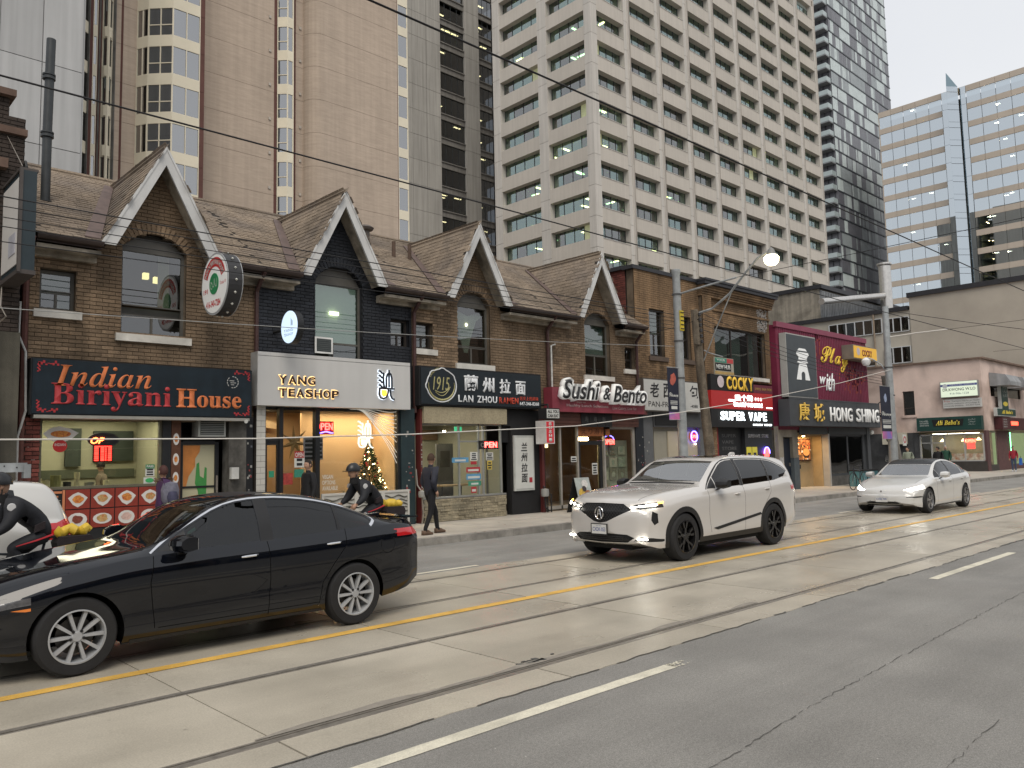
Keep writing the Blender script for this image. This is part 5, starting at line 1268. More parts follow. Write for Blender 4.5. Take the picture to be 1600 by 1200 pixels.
while x < 6.15:
    h = rr.uniform(.05, .2); w_ = rr.uniform(.02, .06); sk.prism([(x, 18.67, 1.12), (x+w_, 18.67, 1.12), (x+w_, 18.67, 1.12+h*.7), (x+w_/2, 18.67, 1.12+h), (x, 18.67, 1.12+h*.7)], (0,-.01,0)); x += w_*.9
sk.build('skyline_mural', mat('skyline_grey', (.07,.075,.05), .8), H1, kind='stuff')
ct = thing('serving_counter', 'serving counter with food trays inside the Indian restaurant window', 'counter', (4.8, 17, .2))
MB().box(3.8, 6.0, 17.1, 17.6, .2, 1.30).build('counter_body', mat('counter_brown', (.20,.16,.10), .6, .2), ct)
MB().box(3.75, 6.05, 17.0, 17.65, 1.30, 1.34).build('counter_top', mat('counter_steel', (.35,.35,.32), .3, .1, metal=.6), ct)
for i, (x, h, r, c) in enumerate(((3.95,.2,.06,'tub_cream'),(4.08,.16,.05,'tub_cream'),(4.25,.25,.09,'tub_olive'),(4.45,.12,.07,'tub_dark'),(4.62,.3,.05,'tub_cream'),(4.85,.10,.09,'tub_steel'),(5.15,.13,.05,'tub_cream'))):
    m = {'tub_cream': mat('tub_cream', (.5,.46,.3), .6), 'tub_olive': mat('tub_olive', (.2,.2,.09), .6), 'tub_dark': mat('tub_dark', (.03,.03,.03), .5), 'tub_steel': MATS['counter_steel']}[c]
    o = MB().lathe((x, 17.25, 1.34), [(0,0),(r,0),(r*1.05,h),(0,h)], 12).build('food_tub', m)
    o['label'] = ('short cream tub at the left end of the counter', 'second cream tub from the left on the counter', 'olive tub on the counter', 'small black tub on the counter', 'tallest cream tub on the counter', 'low steel pan on the counter', 'right hand cream tub alone on the counter')[i]; o['category'] = 'tub'; o['group'] = 'tubs on the restaurant counter'
# things on the glass
ns = thing('open_sign', 'oval OPEN neon with only the letters OP lit in the Indian restaurant window', 'neon sign', (4.75, 16.34, 2.1))
MB().prism([(4.83+.28*cos(a), 16.36, 2.24+.14*sin(a)) for a in [2*pi*i/24 for i in range(24)]], (0,.03,0)).build('backing', mat('neon_back', (.03,.03,.04), .5), ns)
text('OP', (4.60, 2.17, 4.84, 2.29), 16.36, glow('neon_orange', (1,.12,.03), 11), ns, .012, shear=.3, bold=.015, name='lettering', kind='stuff')
ns = thing('led_menu', 'red LED price board hanging in the Indian restaurant window', 'LED sign', (4.82, 16.34, 1.85))
MB().box(4.65, 4.99, 16.36, 16.40, 1.83, 2.13).build('casing', mat('led_case', (.05,.005,.005), .6), ns)
mb = MB(); rr = random.Random(1)
for r in range(7):
    z = 1.85+r*.038
    for a, b in ((4.67, 4.74), (4.78, 4.84), (4.86, 4.88), (4.91, 4.97)):
        mb.box(a, b, 16.352, 16.36, z, z+.02+rr.uniform(0,.008))
mb.box(4.67, 4.97, 16.352, 16.36, 2.11, 2.125); mb.build('led_text', glow('led_red', (1,.03,.02), 7), ns, kind='stuff')
st_ = thing('window_decal', 'square plate of curry with red ball decal at the top left of the restaurant window', 'window decal', (4.05, 16.33, 2.1))
flatshape([(3.79,2.36),(3.92,2.46),(4.06,2.49),(4.22,2.45),(4.38,2.37),(4.25,2.25),(4.12,2.20),(4.0,2.20),(3.88,2.26)], 16.306, PLATE, st_, 'plate_picture')
flatshape([(4.08+.17*cos(a), 2.35+.06*sin(a)) for a in [2*pi*i/14 for i in range(14)]], 16.302, CUR[0], st_, 'dish_picture')
flatshape([(4.07+.12*cos(a), 2.13+.115*sin(a)) for a in [2*pi*i/20 for i in range(20)]], 16.298, mat('ball_red', (.40,.02,.02), .5), st_, 'red_ball')
text('INDIAN', (3.98, 2.13, 4.16, 2.18), 16.292, PLATE, st_, 0, kind='stuff')
GRN = mat('notice_green', (.04,.20,.09), .6, .05); PAPER = mat('paper', (.55,.56,.53), .6, .05)
pp = poster('window_notice', 'green and white PASS notice in the restaurant window', 5.58, 5.75, 1.53, 1.75, 16.306, PAPER, 'notice', 4)
MB().box(5.58, 5.75, 16.295, 16.301, 1.68, 1.76).build('header', GRN, pp); text('PASS', (5.60, 1.70, 5.73, 1.745), 16.294, PAPER, pp, 0, bold=.03, kind='stuff')
pp = poster('window_notice', 'white notice with green oval below the PASS notice', 5.55, 5.76, 1.39, 1.51, 16.306, PAPER, 'notice')
flatshape([(5.66+.08*cos(a), 1.45+.045*sin(a)) for a in [2*pi*i/16 for i in range(16)]], 16.30, mat('green_oval', (.05,.35,.12), .6), pp, 'green_oval')
# big sign
s1 = thing('shop_sign', 'black Indian Biriyani House sign with orange and dark red serif lettering', 'sign', (5.5, 15.95, 2.68))
NVY = mat('sign_navy', (.009,.018,.026), .4, .3, 3, streak=.3)
MB().box(3.50, 7.60, 15.98, 16.28, 2.68, 3.69).build('sign_box', BLK, s1)
MB().box(3.52, 7.58, 15.96, 15.98, 2.70, 3.67).build('sign_face', NVY, s1)
MB().box(3.56, 7.55, 15.97, 16.27, 2.62, 2.678).build('light_rail', mat('rail_grey', (.3,.29,.26), .6), s1)
text('𝑰𝒏𝒅𝒊𝒂𝒏', (3.86, 3.20, 5.54, 3.60), 15.955, ORNG, s1, .006, bold=-.004)
text('𝐁𝐢𝐫𝐢𝐲𝐚𝐧𝐢', (3.82, 2.76, 5.92, 3.26), 15.955, REDL, s1, .006, bold=.004)
text('𝐇', (6.02, 2.87, 6.42, 3.24), 15.955, ORNG, s1, .008, bold=.012)
text('𝐨𝐮𝐬𝐞', (6.43, 2.87, 7.36, 3.12), 15.955, ORNG, s1, .008, bold=.012)
mb = MB(); rr = random.Random(3)
for cx, cz, sx, sz in ((3.6,3.60,1,-1),(7.5,3.62,-1,-1),(3.6,2.76,1,1),(7.5,2.76,-1,1)):
    for i in range(9):
        t = i/8; x = cx+sx*t*.30; z = cz+sz*.02*sin(t*20)
        mb.box(x, x+.035, 15.953, 15.958, z-.02, z+.012+.02*sin(t*9)); mb.box(cx+sx*.015*sin(t*17), cx+sx*.015*sin(t*17)+.03, 15.953, 15.958, cz+sz*t*.16, cz+sz*t*.16+.02)
mb.build('corner_ornament', REDL, s1, kind='stuff')
halo = MB()
for i in range(14):
    if i % 5 == 4: continue
    a, b = 2*pi*i/14, 2*pi*(i+.7)/14; R = .125
    halo.prism([(7.17+R*cos(a), 15.956, 3.42+R*sin(a)), (7.17+R*cos(b), 15.956, 3.42+R*sin(b)), (7.17+(R-.015)*cos(b), 15.956, 3.42+(R-.015)*sin(b)), (7.17+(R-.015)*cos(a), 15.956, 3.42+(R-.015)*sin(a))], (0,-.003,0))
halo.box(7.10, 7.2, 15.953, 15.956, 3.44, 3.455).box(7.12, 7.24, 15.953, 15.956, 3.40, 3.412).box(7.13,7.2,15.953,15.956,3.36,3.372)
halo.build('emblem', mat('emblem_grey', (.5,.5,.48), .5), s1, kind='stuff')
# round halal projecting sign
rs = thing('round_blade_sign', 'round white sign with red arc lettering and green centre projecting from the Indian restaurant', 'sign', (6.75, 15.2, 4.6))
def ring(mb, c, R, x0, x1, n=40, mi=0): return mb.lathe(c, [(0,x0),(R,x0),(R,x1),(0,x1)], n, 'x', mi)
RX, RY, RZ, RR = 6.47, 15.22, 5.27, .62
ring(MB(), (RX, RY, RZ), RR, 0, .27).build('drum', mat('drum_black', (.03,.03,.032), .5), rs)
ring(MB(), (RX-.012, RY, RZ), RR-.0, -.01, .005).build('rim', mat('rim_grey', (.35,.36,.37), .4), rs)
ring(MB(), (RX-.024, RY, RZ), RR-.04, -.004, .01).build('sign_face', mat('face_white', (.66,.66,.64), .5, .04, emit=(.7,.7,.68), estr=.12), rs)
ring(MB(), (RX+.27, RY, RZ), RR, 0, .015).build('rim', MATS['rim_grey'], rs)
ring(MB(), (RX-.034, RY, RZ), .21, -.004, .006).build('green_disc', mat('halal_green', (.02,.22,.08), .5), rs)
ar = MB(); n = 18
for i in range(n):
    a, b = radians(20+i*140/n), radians(20+(i+1)*140/n); r0, r1 = .34, .53
    ar.quad((RX-.031, RY-r0*cos(a), RZ+r0*sin(a)), (RX-.031, RY-r1*cos(a), RZ+r1*sin(a)), (RX-.031, RY-r1*cos(b), RZ+r1*sin(b)), (RX-.031, RY-r0*cos(b), RZ+r0*sin(b)))
ar.build('red_arc', mat('halal_red', (.50,.03,.03), .5), rs)
text('حلال', (RY+.15, RZ-.10, RY-.15, RZ+.10), RX-.04, PAPER, rs, 0, face='W', kind='stuff')
text('INDIAN BIRIYANI HOUSE', (RY+.4, .0, RY-.4, .10), RX-.036, PAPER, rs, 0, face='W', kind='stuff', bold=.02, arc=(RY, RZ, .385, radians(22), radians(158)))
text('416-340-7284', (RY+.37, RZ-.46, RY-.30, RZ-.32), RX-.03, MATS['halal_red'], rs, 0, face='W', bold=.03, kind='stuff')
text('191', (RY+.50, RZ-.16, RY+.30, RZ-.06), RX-.03, MATS['halal_red'], rs, 0, face='W', bold=.03, kind='stuff')
text('Dundas W', (RY-.27, RZ-.06, RY-.54, RZ+.01), RX-.03, MATS['halal_red'], rs, 0, face='W', kind='stuff')
for i in range(16):
    a = 2*pi*i/16; MB().lathe((RX+.14, RY+(RR+.01)*cos(a), RZ+(RR+.01)*sin(a)), [(0,-.03),(.03,0),(0,.03)], 8).build('rim_bulb', mat('bulb_clear', (.55,.55,.5), .2), rs)
MB().tube([(RX+.14, RY+RR, RZ), (RX+.14, WY, RZ)], .03, 6).tube([(RX+.14, RY+.3, RZ+RR-.1), (RX+.14, WY, RZ+.9)], .01, 5).build('bracket', IRON, rs)
# box sign at far left
ls = thing('blade_sign', 'tall dark edged light box sign hanging off the sooty brick building', 'sign', (3.0, 15.0, 4.9))
MB().box(2.98, 3.2, 14.62, 15.9, 4.95, 6.6).build('sign_box', mat('box_edge', (.022,.035,.042), .45, .1), ls)
MB().box(2.965, 2.98, 14.72, 15.85, 5.05, 6.5).build('sign_face', mat('face_cream', (.6,.58,.55), .5, .05), ls)
MB().box(2.95, 3.0, 14.60, 14.66, 4.9, 6.62).box(2.955, 3.22, 14.62, 15.9, 4.88, 4.95).box(2.955, 3.22, 14.62, 15.9, 6.6, 6.64).build('frame', mat('box_frame', (.07,.06,.055), .6), ls)
MB().box(2.955, 2.964, 14.85, 15.3, 5.25, 5.6).build('patch', mat('patch_lilac', (.42,.42,.46), .6), ls)
MB().tube([(3.1, 14.9, 6.62), (3.1, 14.9, 6.75), (3.1, 14.98, 6.86), (3.1, 15.08, 6.82), (3.1, 15.1, 6.76)], .022, 6).build('hook', IRON, ls)
MB().tube([(3.1, 15.1, 6.78), (3.0, 15.95, 7.6)], .008, 5).tube([(3.0, 15.9, 4.95), (2.95, 15.7, 4.5), (3.0, 15.5, 4.3), (2.85, 15.8, 4.1)], .012, 5).build('guy_wire', STEEL, ls)
# ===== 2 tea shop
TILE = mat('white_tile', (.52,.51,.47), .3, .06, 2, rnd=.05)
tp = MB().box(7.78, 7.99, 16.14, 16.4, .15, 2.96).build('tiled_pier', MORTAR_D, H2)
z = .16
r = 0
while z < 2.92:
    for a, b in (((7.785, 7.985),) if r % 2 == 0 else ((7.785, 7.88), (7.886, 7.985))):
        MB().box(a, b, 16.128, 16.14, z, z+.118).build('tile', TILE, tp)
    z += .124; r += 1
fm = MB().box(7.99, 8.03, 16.2, 16.3, .15, 2.95).box(8.34, 8.43, 16.18, 16.32, .15, 2.95).box(9.22, 9.33, 16.18, 16.32, .15, 2.95).box(11.48, 11.56, 16.2, 16.3, .15, 2.95).box(8.03, 8.34, 16.2, 16.3, 2.2, 2.27).box(8.43, 9.22, 16.2, 16.3, .15, .4).box(9.33, 11.48, 16.2, 16.3, .15, .4).box(7.99, 11.56, 16.2, 16.3, 2.95, 3.0).build('shop_window', BLK, H2)
for a, b, c, d in ((8.03,8.34,2.27,2.95),(8.43,9.22,.4,2.95),(9.33,11.48,.4,2.95)): MB().box(a, b, 16.24, 16.25, c, d).build('pane', SHOPG, fm)
dd = MB().box(8.03, 8.07, 16.22, 16.27, .2, 2.2).box(8.30, 8.34, 16.22, 16.27, .2, 2.2).box(8.07, 8.30, 16.22, 16.27, .2, .5).box(8.07,8.30,16.22,16.27,2.12,2.2).build('shop_door', BLK, H2)
MB().box(8.07, 8.30, 16.24, 16.25, .5, 2.12).build('pane', SHOPG, dd)
MB().box(11.56, 11.97, 16.16, 16.45, .15, 3.0).build('corner_pillar', mat('pillar_petrol', (.018,.035,.04), .5, .2), H2)
PEACH = mat('peach_wall', (.58,.40,.24), .8, .05, .8)
lining(H2, 8.0, 11.52, 16.4, 18.6, .3, 3.02, PEACH, FLR, mat('tea_ceiling', (.5,.4,.28), .8))
MB().box(9.5, 11.5, 17.35, 17.4, .3, 3.0).build('partition_wall', PEACH, H2)
area('shop_lamp', (9.0, 17.6, 2.9), 1.0, 1.2, 20, (1,.75,.45)); area('shop_lamp', (10.6, 16.85, 2.92), 1.6, .5, 34, (1,.76,.46))
for i, (x, y, z) in enumerate(((8.12, 16.9, 2.88), (8.3, 17.6, 2.2), (8.8, 17.9, 2.9), (9.7, 16.9, 2.93))):
    MB().lathe((x, y, z), [(0,0),(.035,0),(.035,.03),(0,.03)], 10).build('spot_lamp', glow('spot_w', (1,.82,.5), 25), H2)
MB().prism([(8.2, 18.3, 2.95), (9.4, 18.3, 2.7), (9.4, 18.3, 2.55), (8.2, 18.3, 2.7)], (0,.1,0)).build('soffit_beam', mat('tea_beam', (.4,.3,.2), .8), H2)
stp = thing('paper_star', 'large folded paper star hanging in the tea shop window', 'decoration', (8.9, 16.6, 2.15))
SM = mat('star_paper', (.30,.20,.09), .7, .1)
mb = MB()
for i in range(7):
    a = pi/2+2*pi*i/7+.1; a1, a2 = a-pi/7, a+pi/7; R = .40 if i != 0 else .42; ri = .11
    c = (8.90, 16.5, 2.18); tip = (8.90+R*cos(a), 16.55, 2.18+R*sin(a)); p1 = (8.90+ri*cos(a1), 16.56, 2.18+ri*sin(a1)); p2 = (8.90+ri*cos(a2), 16.56, 2.18+ri*sin(a2))
    mb.add([c, tip, p1, p2], [(0,2,1),(0,1,3)])
mb.build('rays', SM, stp)
on = thing('open_sign', 'red OPEN neon with blue underline in the tea shop window', 'neon sign', (9.55, 16.2, 2.38))
MB().box(9.30, 9.78, 16.34, 16.38, 2.36, 2.66).build('backing', mat('neon_back_red', (.10,.008,.01), .6, emit=(.5,.02,.02), estr=.5), on)
letters('OPEN', 9.33, 9.75, 2.46, 2.62, 16.34, glow('neon_red_b', (1,.05,.04), 10), on, .012, .02)
MB().tube([(9.33+.42*i/10, 16.33, 2.405-.015*sin(i*pi/5*1.3)) for i in range(11)], .013, 6).build('blue_tube', glow('neon_blue', (.12,.10,1), 9), on)
WLIT = mat('decal_lit', (.8,.8,.8), .5, .02, emit=(1,.97,.9), estr=.9)
def tea_logo(x0, z0, s, y, m, cup, parent, d=.02, r=.022):
    """steam strokes, kettle dome and cup"""
    P = lambda pts: [(x0+s*a, y, z0+s*b) for a, b in pts]
    def stroke(pts, rr_=r): MB().tube(P(pts), rr_*s*1.6, 6).build('logo_stroke', m, parent)
    for k in range(4): stroke([(.0, 1.0-.17*k), (.08, .99-.17*k), (.13, .93-.17*k), (.22, .92-.17*k)])
    stroke([(.22,.92),(.20,.78),(.22,.5),(.26,.36)])
    stroke([(.33, .40), (.33, .75), (.38, .90), (.45, .95), (.45, 1.05)]); stroke([(.45, .95), (.53, .90), (.57, .75), (.57, .40)]); stroke([(.45, .93), (.45, .42)]);
    stroke([(.26, .37), (.68, .37)]); stroke([(.02,.37),(.26,.37)])
    stroke([(.04, .37), (.02, .15), (.08, .03), (.20, .0), (.32, .04), (.40, .2), (.42, .33)]); stroke([(.50,.33),(.52,.12),(.58,.02),(.68,-.02)])
    MB().prism(P([(.12,.31),(.33,.31),(.34,.18),(.28,.09),(.20,.07),(.13,.13)]), (0,-.02,0)).build('logo_cup', cup, parent)
lg = thing('window_decal', 'white lit tea logo with cream cup behind the tea shop glass', 'window decal', (10.6, 16.34, 2.0))
tea_logo(10.45, 2.05, .62, 16.36, WLIT, glow('cup_cream', (1,.85,.55), 2.2), lg)
wv = thing('window_decal', 'white flowing wave lines across the top right of the tea shop glass', 'window decal', (10.9, 16.23, 2.5))
for k in range(11):
    pts = []
    for i in range(19):
        t = i/18; x = 10.15+k*.03+t*(1.32-k*.03)
        zend = 2.93-k*.115-(.12 if k > 7 else 0); z = 2.97-k*.0*t-(2.97-zend)*(t**1.6)*1.0+.05*sin(t*6+k*.35)*(t) - .05*k*t*(1-t)
        pts.append((x, 16.232, min(z, 2.95)))
    MB().tube(pts, .0085, 4).build('wave_line', mat('decal_white', (.75,.74,.70), .6, .02, emit=(.8,.78,.7), estr=.25), wv)
vg = thing('window_decal', 'white VEGAN OPTIONS AVAILABLE lettering low on the tea shop glass', 'window decal', (9.6, 16.23, 1.1))
for s, z0, w_ in (('VEGAN', 1.34, .28), ('OPTIONS', 1.21, .34), ('AVAILABLE', 1.08, .40)): text(s, (9.42, z0, 9.42+w_, z0+.095), 16.236, PAPER, vg, 0, bold=.02, kind='stuff')
xt = thing('christmas_tree', 'christmas tree with warm lights and baubles inside the tea shop window', 'christmas tree', (11.15, 16.95, .95))
FOL = mat('fir_green', (.022,.05,.022), .8, .4, 10, rnd=.1)
mb = MB(); rr = random.Random(9)
for i in range(2600):
    h = rr.random()**1.25; z = 1.02+h*1.15; R = .40*(1-h)+.02; a = rr.uniform(0, 2*pi); r_0 = R*rr.uniform(.25, 1.08); x = 11.15+r_0*cos(a); y = 16.95+r_0*.8*sin(a)
    L_ = rr.uniform(.025, .06); dx, dy = cos(a)*L_, sin(a)*L_; dz = rr.uniform(-.03, .015); w_ = .006
    mb.quad((x, y, z-w_), (x+dx, y+dy, z+dz-w_), (x+dx, y+dy, z+dz+w_), (x, y, z+w_))
    mb.quad((x-sin(a)*w_, y+cos(a)*w_, z), (x+dx, y+dy, z+dz), (x+dx+.004, y+dy, z+dz+.004), (x+sin(a)*w_, y-cos(a)*w_, z))
mb.build('foliage', FOL, xt, kind='stuff')
MB().tube([(11.15,16.95,.6),(11.15,16.95,2.12)], [.03,.008], 6).build('trunk', mat('bark', (.08,.05,.03), .9), xt)
MB().box(10.6, 11.45, 16.6, 17.3, .3, 1.0).build('stand', mat('plinth_cream', (.4,.33,.22), .8), xt)
lm = MB().lathe((0,0,0), [(0,-.013),(.013,0),(0,.013)], 6).mesh('fairy_light', glow('fairy', (1,.78,.4), 22)); bm_ = MB().lathe((0,0,0), [(0,-.028),(.02,-.02),(.028,0),(.02,.02),(0,.028)], 8).mesh('bauble', mat('bauble_gold', (.6,.4,.2), .2, .1, metal=.8)); br_ = MB().lathe((0,0,0), [(0,-.028),(.02,-.02),(.028,0),(.02,.02),(0,.028)], 8).mesh('bauble', mat('bauble_red', (.4,.03,.04), .2, .1))
for i in range(70):
    h = rr.random()**1.2; z = 1.05+h*1.08; R = (.40*(1-h)+.03)*1.03; a = rr.uniform(pi*.95, 2*pi*1.03)
    put(('fairy_light','bauble','bauble')[0 if i % 7 < 4 else 1], lm if i % 7 < 4 else (bm_ if i % 7 < 6 else br_), xt, (11.15+R*cos(a), 16.95+R*.8*sin(a), z))
for nm, lb, a, b, c, d, y, m, ln in (
  ('poster', 'grey lilac price poster stuck behind the tea shop mullion', 9.0, 9.28, 1.75, 2.30, 16.345, mat('poster_lilac', (.22,.21,.24), .7, .1), 5),
  ('poster', 'grey lilac poster right of the tea shop mullion', 9.34, 9.50, 1.78, 2.30, 16.345, MATS['poster_lilac'], 5),
  ('notice', 'small white card with red OPEN strip on the tea shop glass', 8.72, 8.97, 1.62, 1.98, 16.23, PAPER, 3),
  ('poster', 'poster with drinks photos on the door side of the tea shop', 8.45, 8.68, 1.25, 1.50, 16.23, mat('poster_red', (.35,.05,.04), .6, .5, 20), 0),
  ('decal', 'green round sticker on the tea shop door', 8.12, 8.24, 1.42, 1.56, 16.235, mat('sticker_green', (.03,.25,.14), .6), 0),
  ('decal', 'green wreath sticker beside the man in the tea shop doorway', 8.72, 8.95, 1.40, 1.58, 16.232, mat('sticker_teal', (.04,.22,.15), .6, .3, 30), 0)):
    t = poster(nm, lb, a, b, c, d, y, m, nm, ln)
    if 'OPEN' in lb: MB().box(a, b-.01, y-.008, y-.005, d-.15, d-.0).build('header', mat('header_red', (.35,.03,.03), .6), t); text('OPEN', (a+.02, d-.13, b-.03, d-.03), y-.009, PAPER, t, 0, bold=.02, kind='stuff')
s2 = thing('shop_sign', 'white YANG TEASHOP fascia with halo lit letters and kettle logo', 'sign', (9.7, 15.9, 2.95))
FW = mat('fascia_white', (.56,.555,.54), .5, .03, 1, streak=.07, stain=.04)
MB().box(7.71, 11.69, 15.96, 16.28, 2.96, 4.11).build('sign_box', mat('fascia_white_edge', (.42,.42,.41), .5), s2)
MB().box(7.71, 11.69, 15.945, 15.96, 2.96, 4.02).box(7.71, 11.69, 15.945, 15.96, 4.035, 4.11).build('sign_face', FW, s2)
LT = mat('letter_brown', (.05,.02,.012), .4)
HALO = glow('halo_warm', (1,.62,.25), 1.3); HALC = glow('halo_cool', (.75,.85,1), 1.1)
for s, a, b, z0, z1 in (('YANG', 8.19, 9.06, 3.44, 3.62), ('TEASHOP', 8.19, 9.66, 3.16, 3.34)):
    letters(s, a, b, z0, z1, 15.925, LT, s2, .02, .02, .22)
    letters(s, a-.012, b+.012, z0-.018, z1+.018, 15.940, HALO, s2, .003, .05, .16)
tea_logo(10.74, 3.20, .66, 15.91, mat('letter_ink', (.012,.018,.03), .4), glow('cup_amber', (1,.50,.05), 1.3), s2, r=.025)
tea_logo(10.74, 3.20, .66, 15.936, HALC, HALC, s2, r=.034)
ov = thing('oval_blade_sign', 'small round white lit sign YANG TEASHOP projecting from the black house', 'sign', (8.3, 15.4, 4.3))
ring(MB(), (8.16, 15.4, 4.60), .36, 0, .14).build('drum', BLK, ov)
ring(MB(), (8.15, 15.4, 4.60), .345, -.008, .005).build('sign_face', mat('oval_lit', (.6,.68,.75), .5, .03, emit=(.58,.76,1.0), estr=.72), ov)
for s, z in (('YANG', 4.50), ('TEASHOP', 4.41)): text(s, (15.62, z, 15.22, z+.06), 8.139, mat('grey_print', (.25,.3,.36), .6), ov, 0, face='W', kind='stuff')
for k in range(3): MB().box(8.135, 8.14, 15.30-.03*k, 15.31-.03*k, 4.62, 4.78-.03*k).build('logo_stroke', MATS['grey_print'], ov)
MB().tube([(8.25, 15.76, 4.6), (8.25, WY, 4.6)], .035, 6).build('bracket', IRON, ov)
# white wavy barrier on the pavement
pb = thing('pavement_barrier', 'white framed barrier with dark wave lines on the pavement outside the tea shop', 'barrier', (10, 15.3, .15))
BWH = mat('barrier_white', (.50,.49,.45), .6, .08)
for a, b in ((8.86, 9.72), (9.72, 10.42), (10.42, 11.15)):
    MB().box(a, a+.05, 15.28, 15.33, .15, 1.05).box(b-.05, b, 15.28, 15.33, .15, 1.05).box(a+.05, b-.05, 15.28, 15.33, 1.0, 1.05).box(a+.05, b-.05, 15.28, 15.33, .18, .23).build('frame', BWH, pb)
    MB().box(a+.05, b-.05, 15.30, 15.31, .23, 1.0).build('panel', BWH, pb)
    for k in range(8):
        n = 12; z0 = .28+k*.09
        pts = [(a+.06+(b-a-.12)*i/n, 15.285, z0+.025*sin(i*.9+k*1.1)) for i in range(n+1)]
        MB().tube(pts, .010+.004*(k % 2), 4).build('wave_line', mat('wave_dark', (.09,.09,.075), .6), pb)
# ===== 3 Lan Zhou Ramen
s3 = thing('shop_sign', 'black LAN ZHOU RAMEN sign with round bowl logo and white characters', 'sign', (14.1, 15.95, 3.1))
MB().box(11.99, 16.32, 15.98, 16.28, 3.08, 4.08).build('sign_box', BLKM, s3)
MB().box(12.03, 16.28, 15.955, 15.98, 3.12, 4.04).build('sign_face', mat('sign_ink', (.012,.018,.023), .4, .1), s3)
SILV = mat('letter_silver', (.60,.61,.62), .5, .04, emit=(.6,.62,.63), estr=.1)
for c, a, b, z0, z1 in (('蘭', 13.42, 13.90, 3.50, 3.92), ('州', 14.06, 14.48, 3.48, 3.88), ('拉', 14.68, 15.08, 3.47, 3.87), ('面', 15.28, 15.66, 3.46, 3.84)):
    text(c, (a, z0, b, z1), 15.95, SILV, s3, .025, bold=.022, name='letter')
letters('LAN ZHOU', 13.22, 14.58, 3.20, 3.38, 15.95, SILV, s3, .012, .02, .18)
letters('RAMEN', 14.66, 15.38, 3.20, 3.37, 15.95, mat('letter_redorange', (.50,.06,.03), .5), s3, .012, .025, .18)
text('647-346-8368', (15.44, 3.17, 16.20, 3.27), 15.952, SILV, s3, .004, bold=.02, kind='stuff')
text('舌尖上的美味', (15.44, 3.31, 16.18, 3.42), 15.952, MATS['letter_redorange'], s3, .004, bold=.015, kind='stuff')
OLV = mat('logo_olive', (.38,.35,.16), .5)
mb = MB()
cx, cz = 12.68, 3.60
pts = [(cx+(.48+(.03 if i in (14,15,20,21,4,5) else 0))*cos(2*pi*i/40), 15.948, cz+(.42+(.03 if i in (9,10,14,15) else 0))*sin(2*pi*i/40)) for i in range(41)]
MB().tube(pts, .016, 5).build('logo_ring', SILV, s3)
MB().tube([(cx+.42*cos(a), 15.948, cz+.37*sin(a)) for a in [radians(170+k*12) for k in range(18)]], [.006+.02*sin(pi*k/17) for k in range(18)], 5).build('logo_swoosh', OLV, s3)
text('1915', (cx-.28, cz-.12, cx+.26, cz+.22), 15.95, OLV, s3, .006, shear=.2, kind='stuff')
MB().tube([(cx-.22+.5*t, 15.947, cz-.13-.10*sin(pi*t)+.10*t) for t in [i/12 for i in range(13)]], .012, 5).build('logo_bowl', OLV, s3)
MB().tube([(cx-.20+.46*t, 15.947, cz-.17-.14*sin(pi*t)+.10*t) for t in [i/12 for i in range(13)]], .010, 5).build('logo_bowl', OLV, s3)
text('LANZHOU', (0, 0, .4, .07), 15.95, OLV, s3, 0, arc=(cx, cz, .40, radians(150), radians(100)), bold=.02, kind='stuff')
text('RAMEN', (0, 0, .3, .07), 15.95, OLV, s3, 0, arc=(cx, cz, .40, radians(-65), radians(-35)), bold=.02, kind='stuff')
STO = mat('split_stone', (.30,.26,.18), .9, .2, 4, .6, rnd=.16, stain=.2, speck=.2, fine=22, hue=(.2,.18,.13))
MB().box(12.16, 15.0, 16.02, 16.25, 2.64, 3.06).build('stucco_fascia', mat('stucco_ochre', (.33,.285,.19), .9, .12, 3, .6, speck=.15, fine=30, stain=.1), H3)
bs = MB().box(12.16, 15.0, 16.12, 16.35, .15, .73).build('stone_base', MORTAR_D, H3)
rr = random.Random(21); z = .16
while z < .70:
    h = rr.choice((.045, .06, .08)); h = min(h, .725-z); x = 12.17+rr.uniform(0, .05)
    while x < 14.97:
        l = rr.uniform(.12, .34); b = min(x+l, 14.99); MB().box(x, b-.006, 16.12-rr.uniform(.008, .04), 16.13, z, z+h-.006).build('stone', STO, bs); x += l
    z += h
fm = MB().box(12.10, 12.16, 16.1, 16.3, .15, 3.0).build('red_post', REDP, H3)
MB().box(12.16, 15.0, 16.1, 16.35, .73, .77).build('stone_sill', mat('sill_grey', (.2,.2,.19), .7), H3)
fm = MB()
for x in (12.18, 13.44, 14.12, 14.28, 14.92): fm.box(x-.022, x+.022, 16.2, 16.26, .77, 2.64)
fm.box(12.2, 14.9, 16.2, 16.26, 2.6, 2.64).box(13.46, 14.1, 16.2, 16.26, 2.16, 2.2)
fm = fm.build('shop_window', mat('alu_dull', (.28,.29,.28), .4, .1, metal=.3), H3)
for a, b in ((12.2, 13.42), (13.46, 14.1), (14.3, 14.9)): MB().box(a, b, 16.22, 16.23, .77, 2.6).build('pane', SHOPG, fm)
RW = mat('ramen_wall', (.36,.345,.26), .8, .05)
lining(H3, 12.16, 15.05, 16.36, 19.2, .2, 2.72, RW, FLR, mat('ramen_ceiling', (.5,.47,.5), .8, .05))
gr = MB();
for k in range(16): gr.box(12.2+k*.09, 12.205+k*.09, 18.9, 18.93, 1.15, 2.25)
for k in range(9): gr.box(12.2, 13.6, 18.9, 18.93, 1.2+k*.12, 1.205+k*.12)
gr.build('tile_grid', mat('grid_dark', (.09,.09,.07), .8), H3, kind='stuff')
MB().box(12.2, 15, 19.1, 19.15, 2.3, 2.6).build('timber_band', mat('timber', (.22,.13,.07), .7), H3)
